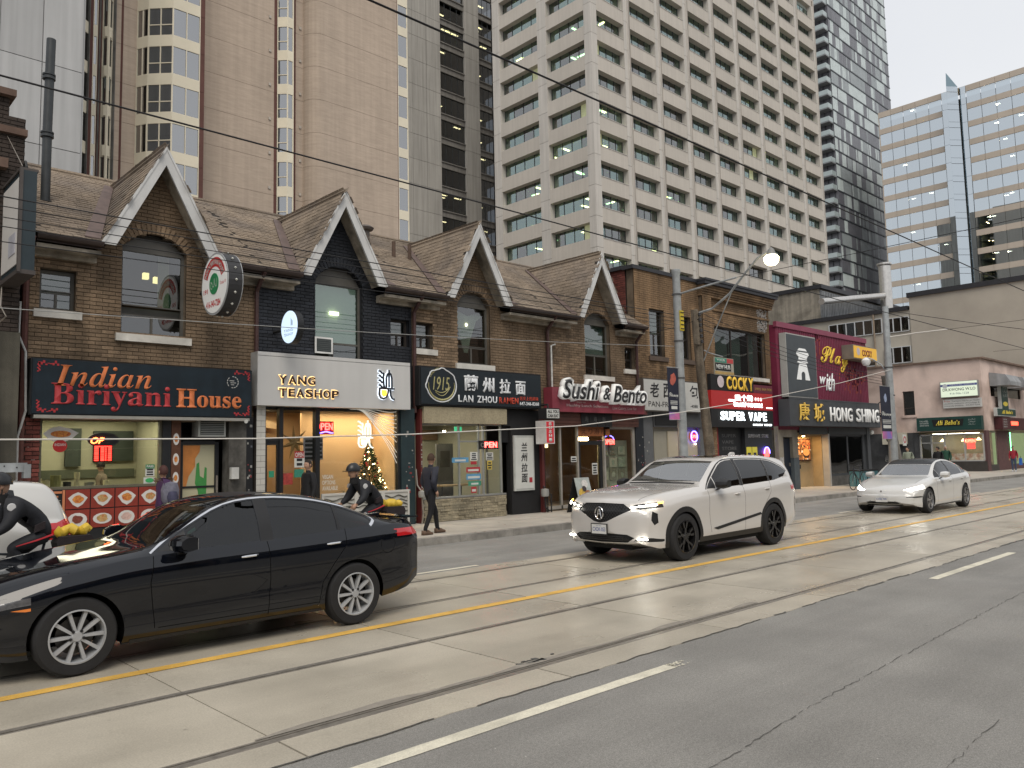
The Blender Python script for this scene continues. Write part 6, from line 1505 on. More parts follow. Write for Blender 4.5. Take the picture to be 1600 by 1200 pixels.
d_ = MB().box(13.62, 14.2, 17.4, 17.45, .2, 2.15).build('inner_door', mat('inner_grey', (.14,.135,.12), .6), H3)
MB().box(13.75, 14.08, 17.39, 17.4, 1.5, 1.95).build('door_pane', MATS['dim_room'], d_)
area('shop_lamp', (13.2, 17.8, 2.68), 1.8, 1.4, 45, (1,.9,.75))
for x in (12.3, 13.5): MB().lathe((x, 16.9, 2.45), [(0,0),(.04,0),(.04,.04),(0,.04)], 10).build('spot_lamp', glow('spot_w', (1,.82,.5), 25), H3)
MB().box(13.55, 13.78, 16.5, 16.54, 2.46, 2.58).build('exit_box', glow('exit_green', (.05,.4,.2), 1.2), H3)
tb = thing('cafe_table', 'pale wooden table with thin legs inside the ramen shop window', 'table', (13.6, 16.9, .2))
MB().box(13.2, 14.6, 16.6, 17.2, 1.0, 1.04).build('tabletop', mat('table_wood', (.35,.24,.13), .5, .15, 6), tb)
for x in (13.25, 13.9, 14.55): MB().tube([(x, 16.7, 1.0), (x-.05, 16.7, .2)], .015, 6).build('leg', IRON, tb)
on = thing('open_sign', 'red OPEN neon at the right of the ramen shop window', 'neon sign', (14.4, 16.15, 2))
MB().box(14.10, 14.78, 16.15, 16.19, 1.97, 2.2).build('backing', BLKM, on)
letters('PEN', 14.28, 14.72, 2.01, 2.16, 16.15, glow('neon_red_b', (1,.05,.04), 10), on, .012, .03)
text('O', (14.14, 2.02, 14.27, 2.14), 16.15, mat('dead_neon', (.2,.19,.18), .4), on, .01, name='letter')
SB = mat('sticker_blue', (.10,.28,.46), .5); SR = mat('sticker_red', (.36,.03,.04), .5); SG = mat('sticker_green2', (.05,.24,.16), .5); SY = mat('sticker_yellow', (.55,.42,.08), .5)
for lb, a, b, c, d, m, ln in (('light blue strip sticker on the ramen shop glass', 13.18, 13.74, 1.63, 1.76, SB, 1), ('white paper notice above the red stickers on the ramen shop glass', 13.80, 14.06, 1.67, 1.90, PAPER, 4),
     ('dark red logo sticker on the ramen shop glass', 13.66, 14.14, 1.36, 1.50, SR, 1), ('mid blue sticker under the dark red one on the ramen glass', 13.66, 14.17, 1.17, 1.32, SB, 1),
     ('green sticker low on the ramen shop glass', 13.72, 14.17, 1.01, 1.13, SG, 1), ('small red and white tag sticker at the bottom of the ramen glass', 13.82, 14.0, .82, .98, SR, 1),
     ('white paper notice by the ramen neon', 14.36, 14.62, 1.67, 1.88, PAPER, 4), ('yellow and white label under the notice by the ramen neon', 14.40, 14.57, 1.42, 1.66, SY, 3), ('tiny red label between the white notice and dark red sticker', 13.82, 14.02, 1.57, 1.65, SR, 0)):
    poster('window_sticker', lb, a, b, c, d, 16.195, m, 'sticker', ln, PAPER if m in (SB, SR, SG) else BLKL, group='stickers on the ramen shop window')
dr = MB().box(15.02, 15.62, 16.9, 16.95, .15, 2.7).build('grey_door', mat('door_grey', (.12,.12,.115), .5, .15), H3)
MB().box(15.1, 15.5, 16.88, 16.9, .4, 2.1).build('door_leaf', mat('leaf_grey', (.16,.16,.155), .45, .1), dr); MB().box(15.14, 15.20, 16.85, 16.88, 1.6, 1.95).build('handle', STEEL, dr)
MB().box(15.05, 15.3, 16.3, 16.9, 2.15, 3.0).box(15.3, 16.45, 16.2, 16.4, .15, 3.06).box(15.0, 15.3, 16.2, 16.35, 2.6, 3.06).build('black_wall', BLKM, H3)
MB().box(16.42, 16.52, 16.1, 16.25, .15, 3.05).build('red_post', REDP, H3)
bn = thing('banner_sign', 'tall white banner with black brush characters by the ramen shop door', 'sign', (15.75, 16.1, .8))
MB().box(15.36, 16.14, 16.14, 16.19, .80, 2.34).build('frame', mat('banner_edge', (.42,.43,.41), .5), bn)
MB().box(15.41, 16.09, 16.13, 16.14, .86, 2.28).build('sheet', PAPER, bn)
for i, c in enumerate('兰州拉面'): text(c, (15.62, 1.90-i*.29, 15.86, 2.14-i*.29), 16.128, BLKL, bn, .003, bold=.02, shear=.1, name='letter')
MB().box(15.92, 16.04, 16.125, 16.13, 1.02, 1.16).build('red_seal', SR, bn)
bl = thing('blade_sign', 'stacked ALL YOU CAN EAT and red SUSHI box signs projecting beside the sushi shop', 'sign', (16.3, 15.6, 2.1))
MB().box(16.06, 16.62, 15.55, 15.85, 2.78, 3.09).build('upper_box', BLKM, bl);
MB().box(16.09, 16.59, 15.54, 15.55, 2.81, 3.06).build('sign_face', PAPER, bl)
text('ALL YOU', (16.12, 2.95, 16.56, 3.04), 15.538, BLKL, bl, .003, bold=.03, kind='stuff'); text('CAN EAT', (16.12, 2.83, 16.56, 2.92), 15.538, BLKL, bl, .003, bold=.03, kind='stuff')
MB().box(16.07, 16.42, 15.58, 15.98, 2.09, 2.74).build('lower_box', mat('box_white', (.55,.55,.53), .5), bl)
MB().box(16.09, 16.38, 15.57, 15.58, 2.12, 2.71).build('sign_face', mat('sushi_red', (.40,.02,.03), .5, emit=(.4,.02,.03), estr=.3), bl)
for i, c in enumerate('SUSHI'): text(c, (16.18, 2.60-i*.112, 16.30, 2.69-i*.112), 15.568, PAPER, bl, .003, bold=.05, name='letter')
MB().tube([(16.3, 15.7, 3.09), (16.3, 15.7, 3.2), (16.3, WY, 3.2)], .025, 6).build('bracket', IRON, bl)
# ===== 4 Sushi & Bento
s4 = thing('shop_sign', 'crimson sushi fascia with white rimmed Sushi & Bento script letters', 'sign', (18.9, 15.9, 3.04))
CRIM = mat('crimson', (.26,.045,.065), .5, .15, 3, streak=.25)
MB().box(16.7, 21.0, 15.9, 16.25, 3.03, 3.74).build('sign_box', CRIM, s4)
MB().prism([(21.0, 15.9, 3.03), (21.45, 16.1, 3.03), (21.45, 16.1, 3.62), (21.3, 16.0, 3.74), (21.0, 15.9, 3.74)], (0,.14,0)).build('return_panel', mat('crimson_edge', (.18,.04,.035), .5, .15, 3), s4)
for (s, a, b, z0, z1) in (('Sushi', 16.97, 18.62, 3.40, 3.96), ('&', 18.78, 19.13, 3.42, 3.80), ('Bento', 19.27, 20.95, 3.36, 3.88)):
    text(s, (a-.07, z0-.07, b+.07, z1+.07), 15.88, WHL, s4, .14, bold=.10, shear=.28, kind='stuff')
    text(s, (a, z0, b, z1), 15.735, BLKL, s4, .01, bold=.012, shear=.28, kind='stuff')
PK2 = mat('print_pink', (.5,.38,.38), .5)
text('Healthy Lunch Solutions', (17.3, 3.16, 19.2, 3.27), 15.895, PK2, s4, .003, bold=.01, kind='stuff')
text('Enjoy our', (17.75, 3.29, 18.15, 3.36), 15.895, PK2, s4, .002, kind='stuff'); text('Low Calory, Low Fat', (19.4, 3.12, 20.6, 3.24), 15.895, PK2, s4, .002, shear=.2, kind='stuff')
fs = MB().box(16.75, 20.95, 16.1, 16.25, 2.62, 3.03).build('timber_fascia', mat('fascia_timber', (.09,.035,.025), .6, .3, 3), H4)
for z in (2.70, 2.80, 2.90): MB().box(16.76, 20.94, 16.08, 16.1, z, z+.085).build('board', MATS['fascia_timber'], fs)
nr = thing('door_curtain', 'short black split cloth curtain over the sushi shop door', 'curtain', (18.8, 16.05, 2.62))
for k in range(4): MB().prism([(18.1+k*.37, 16.06, 3.02), (18.1+k*.37+.355, 16.06, 3.02), (18.1+k*.37+.35, 16.04+.02*(k % 2), 2.60), (18.1+k*.37+.01, 16.05, 2.60)], (0,.01,0)).build('cloth', BLKM, nr)
for k in range(3): text('寿', (18.25+k*.4, 2.75, 18.42+k*.4, 2.92), 16.038, mat('faint_print', (.08,.08,.08), .8), nr, 0, kind='stuff')
wf = MB()
for x in (16.60, 17.32, 18.08): wf.box(x-.03, x+.03, 16.2, 16.28, .2, 2.62)
wf.box(16.6, 18.1, 16.2, 16.28, .2, .3); wf = wf.build('shop_window', mat('frame_pale', (.3,.28,.25), .5), H4)
for a, b in ((16.63, 17.29), (17.35, 18.05)): MB().box(a, b, 16.23, 16.24, .3, 2.62).build('pane', SHOPG, wf)
MB().box(16.52, 16.6, 16.15, 16.35, .15, 3.0).build('black_post', BLKM, H4)
dr = MB().box(18.15, 18.24, 16.25, 16.32, .17, 2.18).box(19.14, 19.26, 16.25, 16.32, .17, 2.18).box(18.24, 19.14, 16.25, 16.32, 2.06, 2.18).box(18.24, 19.14, 16.25, 16.32, .17, .35).build('entrance_door', BLK, H4)
MB().box(18.24, 19.14, 16.28, 16.29, .35, 2.06).build('pane', SHOPG, dr)
MB().box(18.11, 19.6, 16.2, 16.26, 2.33, 2.62).build('painted_transom', mat('transom_orange', (.26,.09,.03), .7, .25, 3), H4)
text('えり寿司', (18.25, 2.38, 19.4, 2.57), 16.198, mat('brush_brown', (.09,.03,.015), .8), H4, .002, name='painted_characters', kind='stuff')
ww = MB().box(19.3, 19.37, 16.2, 16.28, .3, 2.62).box(20.75, 20.86, 16.2, 16.28, .2, 2.62).box(19.37, 20.75, 16.2, 16.28, 2.55, 2.62).build('shop_window', MATS['frame_pale'], H4)
MB().box(19.37, 20.75, 16.23, 16.24, .3, 2.55).build('pane', SHOPG, ww)
MB().box(20.86, 21.28, 16.15, 16.4, .15, 3.05).build('black_pillar', mat('pillar_black', (.014,.017,.022), .5, .15), H4)
lining(H4, 16.62, 20.85, 16.36, 19.0, .2, 2.85, mat('sushi_wall', (.17,.115,.07), .8, .2, 1.5), FLR, mat('sushi_ceiling', (.14,.11,.08), .8))
MB().box(19.35, 20.8, 16.5, 16.54, .3, 2.2).build('poster_back', mat('poster_board', (.30,.30,.23), .8, .1, 2), H4)
area('shop_lamp', (18.0, 17.6, 2.8), 1.6, 1.2, 20, (1,.65,.35))
MB().box(18.5, 18.9, 16.5, 16.6, 2.2, 2.3).build('door_lamp', glow('warm_spot', (1,.72,.36), 7), H4)
MB().box(17.35, 17.5, 16.9, 17.0, 2.0, 2.25).build('wall_lamp', glow('lantern', (1,.7,.35), 3), H4)
MB().tube([(16.78,16.6,1.75),(16.78,16.6,1.95)], .03, 8).build('wall_lamp', glow('lantern_b', (1,.85,.55), 9), H4)
rr = random.Random(44)
cols = [mat('flyer_cream', (.40,.40,.30), .7, .1), mat('flyer_pink', (.36,.22,.18), .7, .3, 15), mat('flyer_olive', (.22,.21,.15), .7, .3, 15), mat('flyer_green', (.30,.34,.25), .7, .2, 15), mat('flyer_grey', (.16,.15,.13), .7, .3, 20)]
names = ['cream flyer', 'pinkish flyer', 'olive flyer', 'pale green flyer', 'grey flyer']; k = 0
pos = ['top left', 'top centre', 'top right', 'upper left', 'upper centre', 'upper right', 'middle left', 'middle centre', 'middle right', 'lower left', 'lower centre', 'lower right']
for r in range(4):
    for c in range(3):
        x = 19.42+c*.44; z = 1.74-r*.40; ci = rr.randrange(5)
        t = poster('flyer', '%s at the %s of the sushi shop flyer window' % (names[ci], pos[k]), x, x+.40+rr.uniform(-.08,.02), z, z+.36+rr.uniform(-.1,.02), 16.47, cols[ci], 'flyer', 0, group='flyers in the sushi shop window')
        if rr.random() < .8: flatshape([(x+.18+.1*cos(a)*rr.uniform(.6,1.2), z+.17+.09*sin(a)*rr.uniform(.6,1.2)) for a in [2*pi*i/9 for i in range(9)]], 16.462, cols[(ci+rr.randrange(1,5)) % 5], t, 'picture');
        k += 1
on = thing('open_sign', 'red OPEN neon with blue arc in the sushi shop window', 'neon sign', (19.7, 16.3, 2.1))
letters('OPEN', 19.42, 19.92, 2.07, 2.23, 16.3, glow('neon_red_b', (1,.05,.04), 10), on, .012, .04)
MB().box(19.41, 19.93, 16.31, 16.33, 2.05, 2.25).build('backing', MATS['neon_back_red'], on)
MB().tube([(19.67+.24*cos(a), 16.31, 2.23+.12*sin(a)) for a in [pi*i/10 for i in range(11)]], .014, 6).build('blue_tube', glow('neon_blue', (.12,.10,1), 9), on)
pp = poster('window_notice', 'white OPEN card on the left sushi shop window', 17.75, 18.0, 1.55, 1.72, 16.2, PAPER, 'notice', 2)
pp = poster('window_notice', 'white paper notice on the sushi shop door', 18.75, 19.0, 1.15, 1.5, 16.245, PAPER, 'notice', 4)
af = thing('sandwich_board', 'sandwich board with colourful food pictures on the pavement by the sushi shop', 'sandwich board', (17.0, 15.2, .15))
for s_ in (-1, 1):
    MB().prism([(16.75, 15.2-.28*s_, .15), (17.35, 15.2-.28*s_, .15), (17.35, 15.2-.02*s_, 1.12), (16.75, 15.2-.02*s_, 1.12)], (0,.02,0)).build('board', BLKM if s_ < 0 else mat('board_pale', (.35,.38,.36), .6, .2, 4), af)
def onboard(x, v): t = v; return (16.75+.6*x, 15.2-.285+.26*t-.006, .15+.97*t)
mb = MB()
for (x, v, r, mi) in ((.6,.82,.22,1),(.35,.55,.28,0),(.7,.5,.25,3),(.3,.28,.25,0),(.68,.25,.28,1),(.5,.68,.15,2)):
    pts = [onboard(x+r*cos(a), v+r*.55*sin(a)) for a in [2*pi*i/12 for i in range(12)]]; pts = [(p[0], p[1]-.002*mi-.001, p[2]) for p in pts]; mb.add(pts, [tuple(range(12))], mi)
mb.build('food_pictures', [mat('pic_yellow', (.50,.33,.06), .6, .4, 20), mat('pic_white', (.55,.53,.5), .6, .2, 20), mat('pic_dark', (.04,.03,.03), .6), mat('pic_rust', (.30,.11,.04), .6, .4, 20)], af, kind='stuff')
# ===== 5 dim sum shop
s5 = thing('shop_sign', 'white sign with black brush characters reading PAN-FRIED behind the lamp post', 'sign', (22.8, 15.95, 3.15))
MB().box(21.1, 24.55, 15.98, 16.26, 3.14, 4.24).build('sign_box', mat('edge_dark', (.08,.07,.06), .6), s5)
MB().box(21.14, 24.51, 15.965, 15.98, 3.18, 4.20).build('sign_face', mat('sign_offwhite', (.50,.50,.475), .6, .06, 2, stain=.08), s5)
for c, a in (('老', 21.45), ('西', 22.2), ('煎', 22.95), ('包', 23.75)): text(c, (a, 3.62, a+.5, 4.1), 15.962, BLKL, s5, .004, bold=.015, shear=.08, name='letter')
text('PAN-FRIED', (21.35, 3.30, 22.95, 3.48), 15.962, BLKL, s5, .003, bold=-.005, kind='stuff'); text('-4088', (23.75, 3.32, 24.2, 3.42), 15.962, BLKL, s5, .003, kind='stuff')
GW = mat('grey_render', (.12,.125,.13), .8, .12, 2, .2, stain=.15)
MB().box(21.28, 21.85, 16.2, 16.4, .15, 3.14).build('grey_pier', GW, B5); MB().box(21.85, 25.0, 16.15, 16.4, 2.64, 3.14).build('grey_lintel', mat('lintel_grey', (.07,.072,.075), .7), B5); MB().box(21.9, 23.2, 16.13, 16.15, 2.70, 3.0).build('dark_sign', BLKM, B5)
BEI = mat('beige_panel', (.27,.25,.20), .7, .08, 1, stain=.1)
p_ = MB().box(21.85, 25.0, 16.35, 16.4, .15, 2.64).build('beige_front', BEI, B5)
MB().box(22.05, 22.75, 16.32, 16.35, .3, 2.5).build('beige_door', mat('beige_door', (.31,.29,.23), .6, .05), p_); MB().box(22.85, 24.6, 16.31, 16.35, .9, 2.5).build('lit_window', mat('lit_beige', (.33,.29,.22), .5, .1, .8, emit=(.4,.33,.22), estr=.18), p_)
MB().box(24.62, 24.95, 16.2, 16.35, .15, 2.64).build('dark_post', GW, B5)
for x, z in ((23.55, 2.05), (24.4, 2.05)): MB().lathe((x, 16.25, z), [(0,-.03),(.035,0),(0,.03)], 8).build('small_lamp', glow('warm_spot_s', (1,.85,.6), 8), B5)
def graffiti(x0, x1, z0, z1, y, m, parent, seed, face='S', r=.012):
    rr = random.Random(seed)
    for k in range(5):
        cx = x0+(x1-x0)*(k+.5)/5; pts = []
        for i in range(12): pts.append((cx+rr.uniform(-.5,.5)*(x1-x0)/4, z0+(z1-z0)*rr.random()))
        pts = [(p[0], y, p[1]) if face == 'S' else (y, p[0], p[1]) for p in pts]; MB().tube(pts, r, 4).build('graffiti_stroke', m, parent)
gt = thing('graffiti', 'white graffiti tag low on the grey pier left of the white sign shop', 'graffiti', (21.5, 16.19, .8)); graffiti(21.36, 21.8, .75, 1.35, 16.195, mat('graffiti_white', (.42,.42,.41), .8), gt, 4)
gt = thing('graffiti', 'white graffiti tag on the slate dado left of the navy side door', 'graffiti', (30.3, 16.1, .8)); graffiti(30.15, 30.45, 1.0, 1.5, 16.115, MATS['graffiti_white'], gt, 5)
gt = thing('graffiti', 'faint grey graffiti tag on the dark side wall of the pink building', 'graffiti', (56.97, 22.4, .6)); graffiti(21.3, 22.6, .6, 1.3, 56.97, mat('graffiti_grey', (.22,.22,.21), .8), gt, 6, 'W', .02)
on = thing('open_sign', 'round red and blue OPEN neon behind the lamp post', 'neon sign', (24.3, 16.2, 2.2))
MB().tube([(24.27+.2*cos(a), 16.2, 2.32+.19*sin(a)) for a in [2*pi*i/20 for i in range(21)]], .018, 6).build('blue_ring', glow('neon_blue', (.12,.10,1), 9), on)
MB().prism([(24.27+.2*cos(a), 16.25, 2.32+.19*sin(a)) for a in [2*pi*i/20 for i in range(20)]], (0,.02,0)).build('backing', MATS['neon_back_red'], on)
letters('OPEN', 24.10, 24.44, 2.26, 2.38, 16.2, glow('neon_red_b', (1,.05,.04), 10), on, .012, .06)
# ===== 6 noodle + vape
s6 = thing('shop_sign', 'black COCKY sign with yellow letters above the red noodle sign', 'sign', (27.3, 15.95, 4.0))
MB().box(25.12, 28.1, 15.97, 16.25, 4.01, 4.60).build('sign_box', BLKM, s6); MB().box(28.1, 29.55, 15.97, 16.25, 4.01, 4.33).build('side_panel', mat('plum_panel', (.12,.02,.035), .6), s6)
letters('COCKY', 26.15, 28.05, 4.06, 4.56, 15.96, mat('cocky_yellow', (.72,.45,.05), .5, emit=(.7,.45,.05), estr=.15), s6, .02, .03, .15)
text('0905 984 908', (28.2, 4.12, 29.45, 4.22), 15.962, mat('print_ochre', (.4,.25,.08), .6), s6, .002, kind='stuff')
# simple bird-like mascot is left as a plain white blob emblem
MB().lathe((25.75, 15.96, 4.33), [(0,-.01),(.22,-.008),(.22,0)], 16, 'y').build('emblem', mat('emblem_pink', (.55,.48,.50), .6), s6)
s7 = thing('shop_sign', 'red noodle shop sign with lit white characters and USLURP NOODLE', 'sign', (27.3, 15.95, 3.33))
MB().box(25.10, 29.52, 15.97, 16.25, 3.34, 4.0).build('sign_box', mat('sign_brickred', (.36,.022,.022), .45, .06, emit=(.36,.02,.02), estr=.12), s7)
LEDW = glow('led_white', (1,.96,.94), 3.2)
text('吸个粉', (26.72, 3.66, 28.0, 3.90), 15.965, LEDW, s7, .01, bold=.012, kind='stuff'); text('USLURP NOODLE', (26.6, 3.44, 28.7, 3.60), 15.965, LEDW, s7, .01, bold=.012, kind='stuff')
for x in (28.2, 28.4, 28.6): MB().lathe((x, 15.965, 3.76), [(0,-.01),(.07,-.008),(.07,0)], 12, 'y').build('lit_dot', glow('led_pink', (1,.55,.55), 1.6), s7)
MB().box(26.25, 26.7, 15.955, 15.968, 3.63, 3.70).box(29.0, 29.45, 15.955, 15.968, 3.42, 3.46).build('lit_bar', LEDW, s7)
s8 = thing('shop_sign', 'black SUPER VAPE sign with bright white lit letters', 'sign', (27.3, 15.95, 2.66))
MB().box(25.06, 29.5, 15.97, 16.25, 2.66, 3.33).build('sign_box', BLKM, s8)
letters('SUPER VAPE', 25.65, 28.95, 2.92, 3.24, 15.96, glow('led_cool', (.86,.95,1), 3.0), s8, .02, .025, .22)
text('416 546 5544   VAPE CBD', (27.9, 2.73, 29.35, 2.81), 15.962, glow('led_cool_s', (.86,.95,1), 2), s8, .004, bold=.03, kind='stuff')
MB().box(25.62, 25.95, 16.28, 16.34, .15, 2.66).build('red_jamb', mat('jamb_red', (.22,.012,.014), .5), B6)
MB().box(25.95, 27.72, 16.36, 16.42, .15, 2.66).build('black_shutter', BLK, B6); MB().box(27.72, 29.8, 16.22, 16.4, .15, 2.66).build('black_front', mat('front_charcoal', (.022,.024,.027), .5, .1), B6)
for i, s in enumerate(('SUPER', 'VAPE', 'STORE')): text(s, (26.3, 2.30-i*.24, 27.3 if i != 1 else 27.1, 2.42-i*.24), 16.355, mat('letter_dimgrey', (.13,.13,.13), .6), B6, .003, name='dim_lettering', kind='stuff')
text('SUPERVAPE  STORE', (27.95, 2.28, 29.5, 2.42), 16.215, mat('letter_midgrey', (.32,.32,.32), .6), B6, .003, bold=.02, name='small_lettering', kind='stuff')
for i, (a, b) in enumerate(((27.78, 28.16), (28.2, 28.58))): poster('poster', ('left', 'right')[i]+' of two yellow posters on the black vape shop front', a, b, 1.35, 1.92, 16.215, mat('poster_yellow', (.55,.48,.05), .6, .06, emit=(.5,.45,.05), estr=.12), 'poster', 1, group='yellow vape posters')
on = thing('open_sign', 'round red OPEN neon with blue rim on the vape shop front', 'neon sign', (29.3, 16.15, 1.6))
MB().lathe((29.25, 16.18, 1.66), [(0,-.01),(.19,-.008),(.19,.02)], 20, 'y').build('red_disc', glow('neon_red_soft', (1,.06,.05), 4), on)
MB().tube([(29.25+.22*cos(a), 16.17, 1.66+.24*sin(a)) for a in [pi*i/12 for i in range(13)]], .022, 6).build('blue_arc', glow('neon_blue', (.12,.10,1), 9), on)
# cocky blade on the magenta building
cb = thing('blade_sign', 'yellow COCKY box sign at the top right corner of the magenta building', 'sign', (35, 15.5, 5.9))
MB().box(36.1, 38.7, 15.45, 15.98, 5.85, 6.5).build('sign_box', mat('box_grey', (.2,.17,.14), .6), cb); MB().box(36.15, 38.65, 15.43, 15.45, 5.9, 6.45).build('sign_face', mat('sign_amber', (.62,.36,.04), .5, .04, emit=(.6,.33,.04), estr=.3), cb)
text('COCKY', (37.0, 6.02, 38.1, 6.32), 15.425, mat('print_maroon', (.2,.02,.03), .6), cb, .004, bold=.03, kind='stuff')
MB().lathe((36.6, 15.428, 6.2), [(0,-.004),(.18,-.003),(.18,0)], 14, 'y').build('emblem', MATS['emblem_pink'], cb)
# ------------------------------------------------------------------ vehicles: a lofted body shell cut into its panels, glass, lamps and trim
def crv(pts):
    """smooth monotone-ish interpolation through (x, v) control points"""
    xs = [p[0] for p in pts]; ys = [p[1] for p in pts]; n = len(pts)
    d = [(ys[i+1]-ys[i])/(xs[i+1]-xs[i]) for i in range(n-1)]
    m = [d[0]]+[0 if d[i-1]*d[i] <= 0 else 2*d[i-1]*d[i]/(d[i-1]+d[i]) for i in range(1, n-1)]+[d[-1]]
    def f(x):
        if x <= xs[0]: return ys[0]
        if x >= xs[-1]: return ys[-1]
        i = next(k for k in range(n-1) if x <= xs[k+1]); h = xs[i+1]-xs[i]; t = (x-xs[i])/h
        return (2*t**3-3*t*t+1)*ys[i]+(t**3-2*t*t+t)*h*m[i]+(-2*t**3+3*t*t)*ys[i+1]+(t**3-t*t)*h*m[i+1]
    return f
def shell(sp):
    W = sp['W']/2; x0, x1 = -sp['fo'], sp['wb']+sp['ro']
    top, belt = crv(sp['top']), crv(sp['belt']); sill = crv(sp['sill'])
    wf = crv(sp['plan'])
    xs = []; x = x0
    while x < x1-1e-6:
        xs.append(x); d = min(x-x0, x1-x); x += .018 if d < .12 else (.03 if d < .3 else .045)
    xs.append(x1)
    rings = []
    for x in xs:
        w = W*wf(x); zb = belt(x); zs = sill(x); zt = max(top(x), zb+.012); g = zt-zb; zf = zs+.015
        th = sp.get('tumble', .40)
        wb_ = w*sp.get('ledge', .962); wr = wb_-th*g-.10*math.exp(-g*9)
        dr = min(.055, g*.35)
        P = []
        def seg(pts, n):
            """Catmull-Rom through pts, n samples per span"""
            q = [tuple(2*a-b for a, b in zip(pts[0], pts[1]))]+pts+[tuple(2*a-b for a, b in zip(pts[-1], pts[-2]))]
            out = []
            for i in range(1, len(q)-2):
                for k in range(n):
                    t = k/n; o = []
                    for c in range(2):
                        a, b, d, e = q[i-1][c], q[i][c], q[i+1][c], q[i+2][c]
                        o.append(.5*((2*b)+(-a+d)*t+(2*a-5*b+4*d-e)*t*t+(-a+3*b-3*d+e)*t**3))
                    out.append(tuple(o))
            return out
        h = zb-zs
        P += [(0, zf), (w*.6, zf), (w*.90, zf)]
        P += seg([(w*.955, zs), (w*.985, zs+.16*h), (w*1.0-sp.get('scoop', .0), zs+.42*h), (w*1.0, zs+.68*h), (w*.994, zs+.865*h), (wb_+.012, zb-.018), (wb_, zb)], 3)
        P += seg([(wb_, zb), ((wb_+wr)/2+.06*g*.9, zb+.5*(g-dr)), (wr, zt-dr)], 5)
        P += seg([(wr, zt-dr), (wr*.90, zt-dr*.38), (wr*.55, zt-.006), (0, zt)], 3)
        P += [(0, zt)]
        rings.append([(x, y, z) for y, z in P])
    # nose and tail caps shrink toward a point
    def cap(r, s):
        out = []
        zc = sum(p[2] for p in r)/len(r)
        zlo, zhi = min(p[2] for p in r), max(p[2] for p in r); zc = (zlo+zhi)/2; X = r[0][0]; b = sp.get('capb', .07)
        for k, dx in ((.985, .25), (.94, .5), (.86, .68), (.72, .82), (.5, .93), (.25, .985), (.04, 1.0)):
            out.append([(X+s*dx*b, y*k, zc+(z-zc)*k) for _, y, z in r])
        return out
    rings = cap(rings[0], -1)[::-1]+rings+cap(rings[-1], 1)
    # plan curvature of the ends
    bf, br = sp.get('bow', (.16, .10))
    out = []
    for r in rings:
        rr_ = []
        for x, y, z in r:
            tf = max(0, 1-(x-x0)/.9) if x < x0+.9 else 0; tr = max(0, 1-(x1-x)/.8) if x > x1-.8 else 0
            if x < x0: tf = 1
            if x > x1: tr = 1
            rk = sp.get('rake', .0)
            rr_.append((x+bf*(y/W)**2*tf**1.5-br*(y/W)**2*tr**1.5+(rk*(z-.5) if x < x0+.001 and False else 0), y, z))
        out.append(rr_)
    bm = bmesh.new(); V = {}
    n = len(out[0])
    for s in (1, -1):
        grid = [[bm.verts.new((x, s*y, z)) for x, y, z in r] for r in out]
        for i in range(len(grid)-1):
            for k in range(n-1):
                try: f = bm.faces.new((grid[i][k], grid[i+1][k], grid[i+1][k+1], grid[i][k+1])); f.smooth = True
                except ValueError: pass
    bmesh.ops.remove_doubles(bm, verts=bm.verts, dist=.0004)
    bmesh.ops.dissolve_degenerate(bm, dist=.0002, edges=bm.edges)
    bmesh.ops.recalc_face_normals(bm, faces=bm.faces)
    return bm
def inside(p, poly):
    c = False; n = len(poly); x, y = p
    for i in range(n):
        (x0, y0), (x1, y1) = poly[i], poly[(i+1) % n]
        if (y0 > y) != (y1 > y) and x < (x1-x0)*(y-y0)/(y1-y0)+x0: c = not c
    return c
def cut_part(bm, poly, axes, ok, idx):
    """slice the shell along a polygon seen along one axis and tag what lies inside with material index idx"""
    a, b = axes; n = len(poly)
    lo = [min(p[i] for p in poly)-.05 for i in (0, 1)]; hi = [max(p[i] for p in poly)+.05 for i in (0, 1)]
    for i in range(n):
        p, q = poly[i], poly[(i+1) % n]
        d = (q[0]-p[0], q[1]-p[1]); L_ = math.hypot(*d)
        if L_ < 1e-5: continue
        nrm = [0, 0, 0]; nrm[a] = d[1]/L_; nrm[b] = -d[0]/L_; co = [0, 0, 0]; co[a], co[b] = p
        plo = [min(p[k], q[k])-.03 for k in (0, 1)]; phi = [max(p[k], q[k])+.03 for k in (0, 1)]
        fs = []
        for f in bm.faces:
            if f.material_index != 0: continue
            xs = [v.co[a] for v in f.verts]; ys = [v.co[b] for v in f.verts]
            if max(xs) < plo[0] or min(xs) > phi[0] or max(ys) < plo[1] or min(ys) > phi[1]: continue
            c = f.calc_center_median()
            if not ok(c, f.normal): continue
            fs.append(f)
        if not fs: continue
        es = {e for f in fs for e in f.edges}; vs = {v for f in fs for v in f.verts}
        bmesh.ops.bisect_plane(bm, geom=list(vs)+list(es)+fs, dist=1e-5, plane_co=co, plane_no=nrm)
    r = []
    for f in bm.faces:
        if f.material_index: continue
        c = f.calc_center_median()
        if lo[0] <= c[a] <= hi[0] and lo[1] <= c[b] <= hi[1] and ok(c, f.normal) and inside((c[a], c[b]), poly): f.material_index = idx; r.append(f)
    return r
def strip_poly(pts, w):
    l, r = [], []
    for i, p in enumerate(pts):
        a, b = pts[max(i-1, 0)], pts[min(i+1, len(pts)-1)]; dx, dy = b[0]-a[0], b[1]-a[1]; L_ = math.hypot(dx, dy); nx, ny = -dy/L_*w/2, dx/L_*w/2
        l.append((p[0]+nx, p[1]+ny)); r.append((p[0]-nx, p[1]-ny))
    return l+r[::-1]
